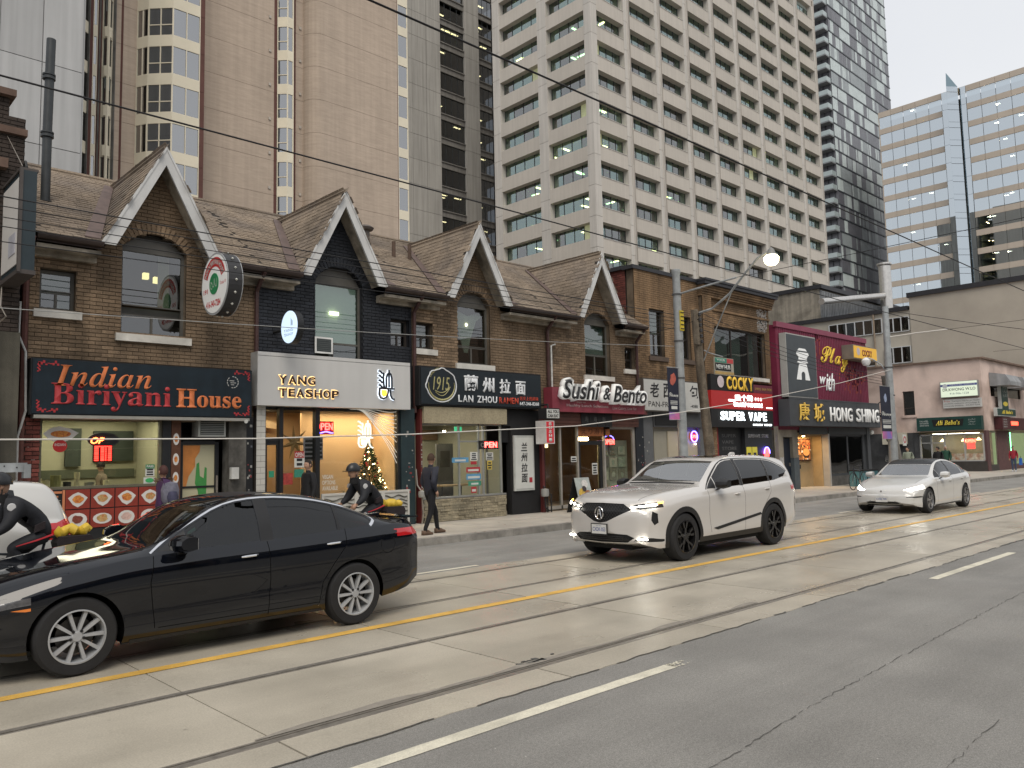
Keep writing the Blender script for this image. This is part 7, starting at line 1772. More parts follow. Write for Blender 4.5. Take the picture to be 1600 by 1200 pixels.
def arc_pts(pts, n=4):
    f = []
    q = [pts[0]]+pts+[pts[-1]]
    for i in range(1, len(q)-2):
        for k in range(n):
            t = k/n; f.append(tuple(.5*((2*q[i][c])+(-q[i-1][c]+q[i+1][c])*t+(2*q[i-1][c]-5*q[i][c]+4*q[i+1][c]-q[i+2][c])*t*t+(-q[i-1][c]+3*q[i][c]-3*q[i+1][c]+q[i+2][c])*t**3) for c in (0, 1)))
    return f+[pts[-1]]
TYRE = mat('tyre_rubber', (.018,.018,.019), .8, .15, 8, .2)
WELL = mat('wheel_well', (.008,.008,.008), .95, 0)
CABIN = mat('cabin_trim', (.018,.018,.019), .8, .1)
TRIMK = mat('trim_black', (.015,.015,.016), .45, .05)
CHROME = mat('chrome', (.75,.75,.76), .08, 0, metal=1)
SEAM = mat('panel_gap', (.004,.004,.004), .9, 0)
def make_wheel(R, wdt, rim, style):
    w = bpy.data.objects.new('wheel', None); COL.objects.link(w)
    rr0 = R*.68
    o = MB().lathe((0,0,0), [(rr0,-wdt/2),(R*.80,-wdt/2-.004),(R*.93,-wdt/2),(R*.985,-wdt/2+.025),(R,-wdt/2+.05),(R,wdt/2-.05),(R*.985,wdt/2-.025),(R*.93,wdt/2),(rr0,wdt/2)], 48, 'y').build('tyre', TYRE, w, smooth=True, local=True)
    mb = MB().lathe((0,0,0), [(rr0*1.01,-wdt/2-.006),(rr0*.95,-wdt/2-.008),(rr0*.93,-wdt/2+.02),(rr0*.90,-wdt/2+.09),(rr0*.90,wdt/2)], 48, 'y')
    mb.lathe((0,0,0), [(0,-wdt/2+.005),(R*.115,-wdt/2+.005),(R*.15,-wdt/2+.02),(R*.15,-wdt/2+.05)], 24, 'y')
    def spoke(a, w0, w1, r0=.10, r1=.935, sk=0.0):
        ca, sa = cos(a), sin(a)
        def P(r, t, y): return (r*ca-t*sa, y, r*sa+t*ca)
        r0 *= R; r1 = rr0*r1; y0, y1 = -wdt/2+.012, -wdt/2+.008
        pts = [P(r0,-w0,y0),P(r0,w0,y0),P(r1,w1+sk,y1),P(r1,-w1+sk,y1)]; bk = [(p[0],p[1]+.045,p[2]) for p in pts]
        mb.add(pts+bk, [(0,1,2,3),(7,6,5,4),(0,4,5,1),(1,5,6,2),(2,6,7,3),(3,7,4,0)])
    if style == 'sedan':
        for k in range(5):
            for s in (-1, 1): spoke(pi/2+2*pi*k/5+s*.27, .011, .015, .11, .95, s*.010)
    elif style == 'suv':
        for k in range(5):
            a = pi/2+2*pi*k/5; spoke(a, .030, .020, .11, .55)
            for s in (-1, 1):
                spoke(a+s*.18, .012, .024, .36, .95, s*.01)
    else:
        for k in range(5):
            a = pi/2+2*pi*k/5; spoke(a, .030, .018, .11, .95); spoke(a+.30, .010, .022, .22, .95)
    mb.build('rim', rim, w, local=True)
    mb = MB().lathe((0,0,0), [(0,-.01),(rr0*.68,-.01),(rr0*.68,.01),(0,.01)], 32, 'y').build('brake_disc', mat('brake_disc', (.10,.095,.09), .4, .1, metal=.7), w, local=True)
    mb = MB()
    for k in range(5):
        a = pi/2+2*pi*(k+.5)/5; mb.lathe((R*.165*cos(a), -wdt/2+.012, R*.165*sin(a)), [(0,-.012),(.011,-.012),(.013,0)], 8, 'y')
    mb.build('wheel_nut', TRIMK, w, local=True)
    return w
def make_car(name, label, sp, loc, group=None):
    c = thing(name, label, 'car', loc, group=group)
    bm = shell(sp); R = sp['R']; wb = sp['wb']; W = sp['W']/2; PM = sp['paint']
    side = lambda c_, n_: abs(n_.y) > .35 and abs(c_.y) > W*.45
    mats = [PM]; parts = []   # (index, name, material, inset, per-side)
    def reg(nm, m, inset=0.0): mats.append(m); parts.append((len(mats)-1, nm, m, inset)); return len(mats)-1
    # wheel arches
    hole = reg('_hole', WELL)
    for ax in (0, wb):
        ra = R+sp.get('arch', .045)
        poly = [(ax+ra*cos(a), R*.98+ra*sin(a)) for a in [2*pi*k/40 for k in range(40)]]
        cut_part(bm, poly, (0, 2), lambda c_, n_: abs(c_.y) > W*.35, hole)
    if sp.get('clad'):
        cl = reg('wheel_arch_trim', TRIMK, -.004)
        for ax in (0, wb):
            ra = R+.115
            cut_part(bm, [(ax+ra*cos(a), R*.98+ra*sin(a)) for a in [2*pi*k/40 for k in range(40)]], (0, 2), side, cl)
    for nm, m, polys, inset in sp['side_parts']:
        k = reg(nm, m, inset)
        for p in polys: cut_part(bm, p, (0, 2), side, k)
    for nm, m, polys, inset in sp['top_parts']:
        k = reg(nm, m, inset)
        for p in polys: cut_part(bm, p, (0, 1), lambda c_, n_: n_.z > .25 and c_.z > sp['zt_min'], k)
    for nm, m, polys, inset in sp['front_parts']:
        k = reg(nm, m, inset)
        for p in polys:
            for s in ((1, -1) if p[0] != 'c' else (1,)):
                q = [(s*y, z) for y, z in (p if p[0] != 'c' else p[1:])]
                cut_part(bm, q, (1, 2), lambda c_, n_: c_.x < sp.get('front_lim', -.3) and n_.x < .1, k)
    for nm, m, polys, inset in sp['rear_parts']:
        k = reg(nm, m, inset)
        for p in polys:
            for s in (1, -1): cut_part(bm, [(s*y, z) for y, z in p], (1, 2), lambda c_, n_: c_.x > wb+sp['ro']-.45 and n_.x > -.1, k)
    # separate
    bm.normal_update()
    for k, nm, m, inset in parts:
        fs = [f for f in bm.faces if f.material_index == k]
        if not fs: continue
        if nm == '_hole': bmesh.ops.delete(bm, geom=fs, context='FACES'); continue
        isl = []; left = set(fs)
        if nm in ('panel_gap', 'window_trim', 'grille', 'lower_grille'): isl = [fs]; left = set()
        while left:
            st0 = [left.pop()]; cur = list(st0)
            while st0:
                f = st0.pop()
                for e in f.edges:
                    for g in e.link_faces:
                        if g in left: left.discard(g); st0.append(g); cur.append(g)
            isl.append(cur)
        for ff in isl:
            b2 = bmesh.new(); mp = {}
            for f in ff:
                vs = []
                for v in f.verts:
                    if v not in mp: mp[v] = b2.verts.new(v.co-v.normal*inset)
                    vs.append(mp[v])
                try: g = b2.faces.new(vs); g.smooth = True
                except ValueError: pass
            me = bpy.data.meshes.new(nm); b2.to_mesh(me); b2.free(); me.materials.append(m); link(nm, me, c)
        bmesh.ops.delete(bm, geom=fs, context='FACES')
    for f in bm.faces: f.material_index = 0
    me = bpy.data.meshes.new('body'); bm.to_mesh(me); bm.free(); me.materials.append(PM)
    try: me.set_sharp_from_angle(angle=radians(50))
    except Exception: pass
    link('body', me, c)
    # inner tub so nothing shows through
    x0, x1 = -sp['fo']+.15, wb+sp['ro']-.15; bz = crv(sp['belt'])
    mb = MB().box(.45, wb+.35, -W*.84, W*.84, .26, bz(1)-.22).box(R+.1, wb-R-.1, -W*.9, W*.9, .2, .45).box(-sp['fo']+.12, .4, -W*.5, W*.5, .22, .62).box(wb+.36, x1, -W*.5, W*.5, .25, .70)
    for ax in (0, wb): mb.box(ax-R-.12, ax+R+.12, -W+.30, W-.30, .30, R*2+.08)
    mb.build('floor_pan', WELL, c, local=True)
    mb = MB()
    for y in (-.37, .37):
        mb.prism([(1.35,y-.24,.42),(1.85,y-.24,.42),(2.0,y-.24,1.10),(1.86,y-.24,1.14),(1.72,y-.24,.62),(1.35,y-.24,.60)], (0,.48,0)); mb.prism([(1.92,y-.12,1.13),(2.02,y-.12,1.13),(2.03,y-.12,1.30),(1.94,y-.12,1.30)], (0,.24,0))
    mb.prism([(2.3,-.6,.42),(2.75,-.6,.42),(2.98,-.6,bz(2.7)+.02),(2.85,-.6,bz(2.7)+.06),(2.62,-.6,.6),(2.3,-.6,.6)], (0,1.2,0))
    mb.box(.55, .95, -W*.8, W*.8, .7, bz(.7)-.02)
    mb.build('seats', CABIN, c, local=True)
    mb = MB(); mb.tube([(1.08+.07*cos(a), -.37+.18*cos(a)*0+.18*sin(a), bz(.8)+.0+.17*cos(a)) for a in [2*pi*k/16 for k in range(17)]], .014, 6); mb.build('steering_wheel', CABIN, c, local=True)
    # wheels
    w = make_wheel(R, sp['tw'], sp['rim'], sp['style']); w.parent = c; w.location = (0, -W+sp['tw']/2+.012, R); ws = [w]
    for x, s in ((wb, -1), (0, 1), (wb, 1)):
        w2 = w.copy(); COL.objects.link(w2); w2.parent = c; w2.location = (x, s*(W-sp['tw']/2-.012), R)
        if s > 0: w2.rotation_euler = (0,0,pi)
        for ch in [o for o in bpy.data.objects if o.parent == w]:
            cc = ch.copy(); COL.objects.link(cc); cc.parent = w2
    return c
def mirror(c, x, z, W, pm, cap=TRIMK):
    for s in (-1, 1):
        y = s*W
        mb = MB()
        prof = [(-.13,0),(-.12,.05),(-.06,.09),(.03,.10),(.06,.08),(.07,.0),(.06,-.06),(-.02,-.075),(-.10,-.05)]
        a = [(x+px, y+s*.07, z+pz*.9) for px, pz in prof]; b = [(x+px*.75+.01, y+s*.27, z+pz*.72+.005) for px, pz in prof]; b2 = [(x+px*1.0+.0, y+s*.17, z+pz*1.0) for px, pz in prof]
        n = len(prof); mb.add(a+b2+b, [tuple(range(n)), tuple(range(2*n, 3*n))]+[(k*n+i, k*n+(i+1) % n, (k+1)*n+(i+1) % n, (k+1)*n+i) for k in (0,1) for i in range(n)])
        o = mb.build('wing_mirror', pm, c, smooth=True, local=True)
        MB().prism([(x-.03, y-s*.02, z-.10), (x+.06, y-s*.02, z-.10), (x+.05, y+s*.12, z-.03), (x-.02, y+s*.12, z-.03)], (0,0,-.02)).build('mirror_arm', cap, o, local=True)
        MB().prism([(x+.071, y+s*.08, z-.05), (x+.071, y+s*.25, z-.04), (x+.071, y+s*.25, z+.06), (x+.071, y+s*.08, z+.075)], (.004,0,0)).build('mirror_glass', CHROME, o, local=True)
def on_side(c, fn, W, nm, m, pts, d=.02, th=.0):
    pass
def handle(c, x, z, y, m, L_=.17):
    for s in (-1, 1):
        pts = [(x-L_/2, s*y, z), (x-L_*.3, s*(y+.028), z+.004), (x+L_*.3, s*(y+.028), z+.008), (x+L_/2, s*y, z+.01)]
        MB().tube(pts, [.009,.013,.013,.009], 8).build('door_handle', m, c, smooth=True, local=True)
BPAINT = mat('paint_black', (.003,.004,.007), .3, 0, spec=.0, coat=1.0)
BPAINT.node_tree.nodes['Principled BSDF'].inputs['Coat IOR'].default_value = 1.58
WPAINTC = mat('paint_pearl', (.55,.53,.505), .26, .02, .5, spec=.5, coat=1.0)
WPAINT3 = mat('paint_white', (.57,.565,.545), .26, .02, .5, spec=.5, coat=1.0)
TINT = glass('tint_glass', (.07,.08,.085), 1.6, .004)
TINTD = glass('privacy_glass', (.03,.035,.035), 1.6, .004)
WSC = glass('windscreen', (.45,.55,.52), 3.6, .004)
LENS = glow('headlamp', (1,.95,.82), 14); LENSOFF = mat('lamp_clear', (.10,.10,.105), .08, .3, 30, coat=1)
DRL = glow('drl', (1,.96,.88), 9)
TAIL = mat('tail_lamp', (.30,.008,.012), .15, .1, 20, coat=1, emit=(.5,.01,.01), estr=.25)
AMB = mat('amber_lens', (.65,.18,.03), .15, .1, 20, coat=1, emit=(.7,.22,.03), estr=.1)
RIMG = mat('rim_grey', (.13,.13,.132), .32, .05, metal=.8); RIMK = mat('rim_black', (.015,.015,.016), .25, .05, metal=.4, coat=.6); RIM3 = mat('rim_alu', (.34,.34,.345), .35, .05, metal=.8)
def hood_lines(): return []
# ---- black sedan
glz = arc_pts([(.66,.965),(1.00,1.17),(1.36,1.335),(1.75,1.378),(2.20,1.345),(2.60,1.255),(2.93,1.13),(2.985,1.075)], 3)+[(2.93,1.045),(2.4,1.012),(1.7,.985),(1.1,.968)]
def sub(poly, xa, xb):
    """clip a side polygon between two x limits"""
    def clip(P, x, keep):
        out = []
        for i in range(len(P)):
            a, b = P[i], P[(i+1) % len(P)]; ia, ib = keep(a[0]), keep(b[0])
            if ia: out.append(a)
            if ia != ib: t = (x-a[0])/(b[0]-a[0]); out.append((x, a[1]+t*(b[1]-a[1])))
        return out
    return clip(clip(poly, xa, lambda v: v >= xa), xb, lambda v: v <= xb)
def offset_poly(P, d):
    cx = sum(p[0] for p in P)/len(P); out = []; n = len(P)
    A = sum(P[i][0]*P[(i+1) % n][1]-P[(i+1) % n][0]*P[i][1] for i in range(n)); s = 1 if A > 0 else -1
    for i in range(n):
        a, b, c_ = P[i-1], P[i], P[(i+1) % n]; dx, dy = c_[0]-a[0], c_[1]-a[1]; L_ = math.hypot(dx, dy) or 1; out.append((b[0]+s*dy/L_*d, b[1]-s*dx/L_*d))
    return out
SED = dict(W=1.795, fo=.93, ro=1.00, wb=2.725, R=.328, tw=.205, rim=RIMG, style='sedan', paint=BPAINT, zt_min=.8, tumble=.46, scoop=.012, ledge=.935,
    top=[(-.93,.60),(-.88,.70),(-.78,.765),(-.4,.87),(0,.935),(.45,.99),(.60,1.015),(1.30,1.372),(1.55,1.425),(1.80,1.44),(2.15,1.425),(2.5,1.355),(3.20,1.105),(3.40,1.075),(3.62,1.07),(3.68,1.04),(3.725,.96)],
    belt=[(-.93,.54),(-.85,.64),(-.4,.78),(0,.86),(.5,.93),(1.0,.955),(2.0,.985),(2.9,1.02),(3.35,1.03),(3.6,1.0),(3.725,.92)],
    sill=[(-.93,.32),(-.8,.24),(-.5,.19),(.4,.20),(2.3,.21),(3.0,.24),(3.5,.30),(3.725,.40)],
    plan=[(-.93,.80),(-.7,.905),(-.35,.97),(.1,1.0),(2.6,1.0),(3.2,.965),(3.55,.92),(3.725,.86)], bow=(.20,.13), capb=.05,
    side_parts=[('window_trim', CHROME, [strip_poly(arc_pts([(.60,.955),(.98,1.18),(1.35,1.352),(1.75,1.398),(2.2,1.365),(2.62,1.272),(2.96,1.145),(3.03,1.085)], 3), .014), strip_poly([(3.03,1.09),(2.99,1.06),(2.95,1.035)], .03)], -.002),
        ('door_window', TINT, [sub(glz, .95, 1.655)], .004), ('rear_door_window', TINTD, [sub(glz, 1.80, 2.53)], .004), ('quarter_window', TINTD, [sub(glz, 2.57, 3.1)], .004), ('mirror_patch', TRIMK, [sub(glz, .6, .94)], .001),
        ('window_pillar', TRIMK, [sub(offset_poly(glz, .012), 1.66, 1.795), sub(offset_poly(glz, .005), 2.532, 2.568)], .0),
        ('panel_gap', SEAM, [strip_poly([(1.72,.97),(1.74,.6),(1.72,.26)], .007), strip_poly([(.62,.93),(.585,.7),(.63,.30)], .007), strip_poly([(2.62,1.03),(2.60,.85),(2.46,.68),(2.33,.50),(2.28,.26)], .007), strip_poly([(.66,.30),(2.28,.30)], .006), strip_poly([(3.16+.10*cos(a), .82+.10*sin(a)) for a in [2*pi*k/18 for k in range(19)]], .004)], .008),
        ('sill_trim', TRIMK, [[(.42,.19),(2.32,.195),(2.32,.235),(.42,.23)]], -.004),
        ('tail_lamp', TAIL, [[(3.26,.925),(3.50,.965),(3.85,.985),(3.85,.895),(3.50,.905)]], -.002)],
    top_parts=[('windscreen', WSC, [[(.66,-.66),(1.27,-.545),(1.30,0),(1.27,.545),(.66,.66),(.60,0)]], .004), ('rear_screen', TINTD, [[(2.58,-.50),(3.12,-.60),(3.17,0),(3.12,.60),(2.58,.50),(2.53,0)]], .004),
        ('panel_gap', SEAM, [strip_poly([(-.84,-.60),(.0,-.70),(.48,-.745)], .008), strip_poly([(-.84,.60),(.0,.70),(.48,.745)], .008)], .006), ('sun_roof', TRIMK, [[(1.5,-.40),(2.1,-.40),(2.1,.40),(1.5,.40)]], .001)],
    front_parts=[('headlamp', LENSOFF, [[(.46,.605),(.80,.655),(.90,.72),(.91,.66),(.80,.60),(.50,.575)]], -.002), ('grille', TRIMK, [[(.0,.66),(.42,.63),(.46,.52),(.30,.36),(.0,.34)]], .02), ('turn_lamp', AMB, [[(.84,.60),(.93,.635),(.95,.62),(.86,.585)]], -.002)],
    rear_parts=[('tail_lamp', TAIL, [[(.45,.90),(.9,.89),(.9,.975),(.45,.97)]], -.002)],
    sided=('door_window','rear_door_window','quarter_window','headlamp','tail_lamp','turn_lamp'), front_lim=-.35)
CAR1 = make_car('black_sedan', 'black sedan in the left foreground with grey ten spoke wheels', SED, (2.06, 8.43, .004))
mirror(CAR1, .86, 1.02, .83, BPAINT)
handle(CAR1, 1.52, .845, .885, CHROME); handle(CAR1, 2.46, .885, .885, CHROME)
MB().tube([(3.40,0,1.085),(3.62,-.0,1.10)], .012, 6).box(3.52, 3.70, -.70, .70, 1.075, 1.09).build('boot_lip', BPAINT, CAR1, local=True)
MB().box(-.985, -.97, -.15, .15, .44, .56).build('number_plate', mat('plate', (.6,.6,.58), .5), CAR1, local=True)
MB().prism([(1.02,-.62,1.075),(1.10,-.60,1.115),(1.13,-.50,1.135),(1.05,-.52,1.09)], (0,0,.003)).build('screen_sticker', mat('sticker_mint', (.15,.60,.42), .5, emit=(.1,.5,.3), estr=.15), CAR1, local=True)
# ---- white SUV
glz = arc_pts([(.74,1.135),(1.10,1.38),(1.46,1.575),(1.9,1.612),(2.6,1.605),(3.1,1.56),(3.50,1.43),(3.62,1.36)], 3)+[(3.45,1.265),(3.0,1.205),(2.2,1.17),(1.4,1.145)]
SUV = dict(W=2.0, fo=.94, ro=1.20, wb=2.89, R=.388, tw=.25, rim=RIMK, style='suv', paint=WPAINTC, zt_min=1.0, tumble=.36, clad=True, arch=.03, scoop=.016, ledge=.948,
    top=[(-.94,.86),(-.90,.97),(-.80,1.04),(-.4,1.125),(.2,1.185),(.60,1.215),(.72,1.24),(1.42,1.615),(1.62,1.665),(2.0,1.70),(2.7,1.70),(3.3,1.665),(3.75,1.60),(3.86,1.50),(4.00,1.25),(4.06,1.05),(4.09,.95)],
    belt=[(-.94,.80),(-.85,.93),(-.4,1.02),(.1,1.075),(.6,1.105),(1.5,1.13),(2.5,1.17),(3.3,1.215),(3.8,1.22),(4.0,1.1),(4.09,.9)],
    sill=[(-.94,.30),(-.7,.25),(-.4,.25),(.5,.27),(2.5,.28),(3.3,.30),(3.8,.36),(4.09,.45)],
    plan=[(-.94,.845),(-.75,.925),(-.4,.975),(.1,1.0),(2.9,1.0),(3.5,.97),(3.9,.92),(4.09,.86)], bow=(.24,.14), capb=.06,
    side_parts=[('window_trim', TRIMK, [strip_poly(arc_pts([(.70,1.125),(1.08,1.39),(1.45,1.592),(1.9,1.632),(2.6,1.625),(3.12,1.578),(3.54,1.44),(3.66,1.35)], 3), .016)], -.001),
        ('door_window', TINTD, [sub(glz, 1.02, 1.80)], .004), ('rear_door_window', TINTD, [sub(glz, 1.90, 2.80)], .004), ('quarter_window', TINTD, [sub(glz, 2.85, 3.7)], .004), ('mirror_patch', TRIMK, [sub(glz, .6, 1.0)], .001),
        ('window_pillar', TRIMK, [sub(offset_poly(glz, .01), 1.803, 1.897), sub(offset_poly(glz, .005), 2.802, 2.848)], 0.0),
        ('panel_gap', SEAM, [strip_poly([(1.86,1.15),(1.875,.7),(1.85,.36)], .007), strip_poly([(.73,1.11),(.70,.8),(.76,.40)], .007), strip_poly([(2.82,1.19),(2.80,1.0),(2.60,.80),(2.44,.60),(2.40,.38)], .007)], .008),
        ('door_moulding', TRIMK, [[(.82,.47),(2.40,.64),(2.44,.60),(.95,.435)]], -.006), ('sill_cladding', TRIMK, [[(.44,.26),(2.44,.275),(2.44,.37),(.44,.35)]], -.004),
        ('tail_lamp', TAIL, [[(3.72,1.09),(3.95,1.11),(4.2,1.08),(4.2,.98),(3.95,.99)]], -.002)],
    top_parts=[('windscreen', WSC, [[(.80,-.75),(1.40,-.635),(1.43,0),(1.40,.635),(.80,.75),(.74,0)]], .004), ('sun_roof', glass('roof_glass', (.02,.02,.02), 1.6, .01), [[(1.62,-.50),(2.7,-.50),(2.7,.50),(1.62,.50)]], .001),
        ('panel_gap', SEAM, [strip_poly([(-.80,-.62),(.0,-.80),(.62,-.86)], .008), strip_poly([(-.80,.62),(.0,.80),(.62,.86)], .008)], .006), ('wiper_cowl', TRIMK, [[(.66,-.72),(.745,-.70),(.745,.70),(.66,.72)]], .004)],
    front_parts=[('headlamp_housing', TRIMK, [[(.50,.905),(.62,.945),(.92,.985),(.99,1.0),(.99,.905),(.70,.865)]], .004),
        ('grille', TRIMK, [[(0,.965),(.40,.955),(.56,.86),(.13,.665),(0,.645)]], .015), ('lower_grille', TRIMK, [[(0,.49),(.50,.47),(.62,.42),(.50,.345),(0,.335)]], .02),
        ('fog_recess', TRIMK, [[(.60,.37),(.72,.44),(.86,.42),(.98,.38),(.92,.355)]], .008), ('corner_vent', TRIMK, [[(.86,.84),(.91,.80),(.91,.66),(.875,.62),(.855,.70)]], .015)],
    rear_parts=[('tail_lamp', TAIL, [[(.4,1.02),(.95,1.0),(.95,1.08),(.4,1.08)]], -.002)],
    sided=('door_window','rear_door_window','quarter_window','tail_lamp','headlamp_housing','fog_recess','corner_vent'), front_lim=-.52)
CAR2 = make_car('white_suv', 'pearl white sport utility vehicle with black wheels and diamond pentagon grille', SUV, (11.16, 8.67, .004))
mirror(CAR2, 1.02, 1.20, .93, TRIMK)
handle(CAR2, 1.62, 1.015, .99, WPAINTC); handle(CAR2, 2.66, 1.06, .985, WPAINTC)
# ---- white electric sedan
glz = arc_pts([(.62,.925),(1.0,1.16),(1.38,1.325),(1.85,1.365),(2.3,1.335),(2.8,1.21),(3.20,1.06)], 3)+[(3.1,1.005),(2.4,.975),(1.6,.95),(1.1,.935)]
EV = dict(W=1.85, fo=.84, ro=.975, wb=2.875, R=.338, tw=.235, rim=RIM3, style='ev', paint=WPAINT3, zt_min=.8, tumble=.48, scoop=.012, ledge=.935,
    top=[(-.84,.52),(-.80,.62),(-.68,.70),(-.3,.82),(.1,.905),(.42,.955),(.56,.985),(1.35,1.365),(1.6,1.42),(1.88,1.44),(2.3,1.415),(2.8,1.30),(3.4,1.12),(3.65,1.08),(3.78,1.07),(3.85,.95)],
    belt=[(-.84,.46),(-.76,.58),(-.4,.74),(0,.84),(.5,.90),(1.5,.93),(2.5,.965),(3.2,1.0),(3.6,1.0),(3.85,.88)],
    sill=[(-.84,.26),(-.6,.19),(-.4,.17),(.4,.17),(2.5,.18),(3.2,.22),(3.6,.30),(3.85,.38)],
    plan=[(-.84,.80),(-.6,.90),(-.3,.96),(.1,1.0),(2.6,1.0),(3.3,.965),(3.65,.91),(3.85,.84)], bow=(.22,.14), capb=.055,
    side_parts=[('door_window', TINT, [sub(glz, .98, 1.80)], .004), ('rear_door_window', TINT, [sub(glz, 1.88, 2.75)], .004), ('quarter_window', TINTD, [sub(glz, 2.78, 3.2)], .004), ('mirror_patch', TRIMK, [sub(glz, .6, .97)], .001),
        ('window_pillar', TRIMK, [sub(offset_poly(glz, .01), 1.803, 1.877)], 0.0),
        ('panel_gap', SEAM, [strip_poly([(1.84,.94),(1.85,.6),(1.83,.24)], .007), strip_poly([(.60,.90),(.57,.6),(.62,.26)], .007), strip_poly([(2.76,.98),(2.74,.8),(2.60,.66),(2.44,.50),(2.40,.25)], .007)], .008),
        ('sill_trim', TRIMK, [[(.42,.165),(2.44,.175),(2.44,.215),(.42,.205)]], -.003), ('tail_lamp', TAIL, [[(3.48,.93),(3.75,.97),(3.95,.97),(3.95,.86),(3.6,.86)]], -.002)],
    top_parts=[('windscreen', WSC, [[(.62,-.68),(1.14,-.60),(1.15,0),(1.14,.60),(.62,.68),(.56,0)]], .004), ('glass_roof', mat('roof_black', (.01,.01,.011), .25, 0, spec=.25), [[(1.16,-.60),(2.0,-.60),(2.8,-.56),(2.8,.56),(2.0,.60),(1.16,.60)]], .001), ('rear_screen', TINTD, [[(2.85,-.50),(3.45,-.58),(3.48,0),(3.45,.58),(2.85,.50)]], .004),
        ('panel_gap', SEAM, [strip_poly([(-.70,-.62),(.0,-.70),(.50,-.76)], .008), strip_poly([(-.70,.62),(.0,.70),(.50,.76)], .008)], .006)],
    front_parts=[('headlamp', LENS, [[(.50,.625),(.66,.685),(.84,.75),(.93,.77),(.93,.68),(.72,.62)]], -.002), ('lower_grille', TRIMK, [[(0,.335),(.36,.335),(.47,.31),(.40,.275),(0,.27)]], .02), ('fog_slot', TRIMK, [[(.58,.46),(.84,.47),(.90,.44),(.80,.43),(.60,.44)]], .01)],
    rear_parts=[('tail_lamp', TAIL, [[(.5,.86),(.95,.86),(.95,.96),(.5,.95)]], -.002)],
    sided=('door_window','rear_door_window','quarter_window','headlamp','tail_lamp','fog_slot'), front_lim=-.25)
CAR3 = make_car('white_sedan', 'white electric sedan with glass roof and lit headlamps farther down the street', EV, (23.05, 8.95, .004))
mirror(CAR3, .93, .99, .86, WPAINT3)
handle(CAR3, 1.58, .82, .918, WPAINT3, .19); handle(CAR3, 2.58, .86, .918, WPAINT3, .19)
PL = mat('plate', (.6,.6,.58), .5); PLB = mat('plate_blue', (.10,.13,.30), .6)
def plate(c, x, z, s, fr=True, y=0):
    p = MB().box(x, x+.012, y-.155, y+.155, z-.075, z+.075).build('number_plate', PL, c, local=True)
    if fr: MB().box(x+.002, x+.014, y-.175, y+.175, z-.10, z-.075).box(x+.002, x+.014, y-.175, y+.175, z+.075, z+.09).box(x+.002,x+.014,y-.175,y-.155,z-.075,z+.075).box(x+.002,x+.014,y+.155,y+.175,z-.075,z+.075).build('plate_frame', TRIMK, c, local=True)
    o = text(s, (y+.135, z-.035, y-.135, z+.03), x-.001, PLB, None, 0, face='W', bold=.02, name='plate_number', kind='stuff'); o.parent = p
    o = text('ONTARIO', (y+.06, z+.045, y-.06, z+.062), x-.001, PLB, None, 0, face='W', name='plate_province', kind='stuff'); o.parent = p
plate(CAR2, -1.03, .545, 'CXDK·053'); plate(CAR3, -.925, .395, 'CXEJ·700', False)
# SUV lamps, grille mesh and badge
def fx_at(y, bow, fo, W, base): return -fo-base+bow*(y/W)**2
for s in (-1, 1):
    for j, (ya, yb, za, zb) in enumerate(((.56,.68,.892,.915),(.69,.80,.905,.935),(.81,.92,.918,.958))):
        xa, xb = fx_at(ya, .24, .94, 1, .055), fx_at(yb, .24, .94, 1, .02)
        MB().prism([(xa+.02, s*ya, za), (xb+.07, s*yb, za+.012), (xb+.07, s*yb, zb), (xa+.02, s*ya, zb-.006)], (.03, 0, 0)).build('headlamp', LENS, CAR2, local=True)
    MB().prism([(-.66, s*.925, .955), (-.58, s*.965, .965), (-.58, s*.965, .995), (-.66, s*.925, .985)], (.02,0,0)).build('turn_lamp', glow('amber_glow', (1,.45,.08), 4), CAR2, local=True)
    MB().prism([(-.90, s*.68, .385), (-.84, s*.82, .39), (-.84, s*.82, .415), (-.90, s*.68, .41)], (.03,0,0)).build('fog_lamp', LENS, CAR2, local=True)
GR = mat('grille_grey', (.06,.06,.062), .3, 0, metal=.6)
mb = MB()
for i in range(9):
    for j in range(-9, 10):
        z = .68+i*.032; y = j*.055+(.0275 if i % 2 else 0); lim = .13+(.44*(z-.665)/.2 if z < .865 else .44-(z-.865)*1.6)
        if abs(y) > lim-.02 or abs(y) < .0: continue
        x = fx_at(y, .24, .94, 1, .062)+.012; mb.prism([(x, y-.018, z), (x, y, z+.011), (x, y+.018, z), (x, y, z-.011)], (.006,0,0))
mb.build('grille_mesh', GR, CAR2, local=True, kind='stuff')
bd = MB().tube([(-1.015, .085*cos(a), .80+.10*sin(a)) for a in [2*pi*k/24 for k in range(25)]], .009, 6); bd.tube([(-1.015,-.045,.72),(-1.015,-.01,.87)], .009, 6).tube([(-1.015,.045,.72),(-1.015,.01,.87)], .009, 6).tube([(-1.015,-.025,.79),(-1.015,.025,.79)], .007, 6); bd.build('badge', CHROME, CAR2, local=True)
mb = MB()
for z in (.37,.40,.43): mb.box(-.985, -.975, -.45, .45, z, z+.008)
mb.build('intake_bar', GR, CAR2, local=True)
MB().prism([(3.0,-.03,1.69),(3.2,-.03,1.69),(3.18,-.02,1.745),(3.12,-.02,1.75)], (0,.06,0)).build('aerial_fin', WPAINTC, CAR2, local=True)
MB().prism([(.12+.45,-.985,.93),(.70,-.99,.935),(.69,-.99,.965),(.58,-.985,.96)], (0,-.006,0)).build('fender_badge', CHROME, CAR2, local=True)
MB().lathe((-.925, 0, .60), [(0,-.004),(.028,-.003),(.028,.01)], 10, 'x').build('badge', CHROME, CAR3, local=True)
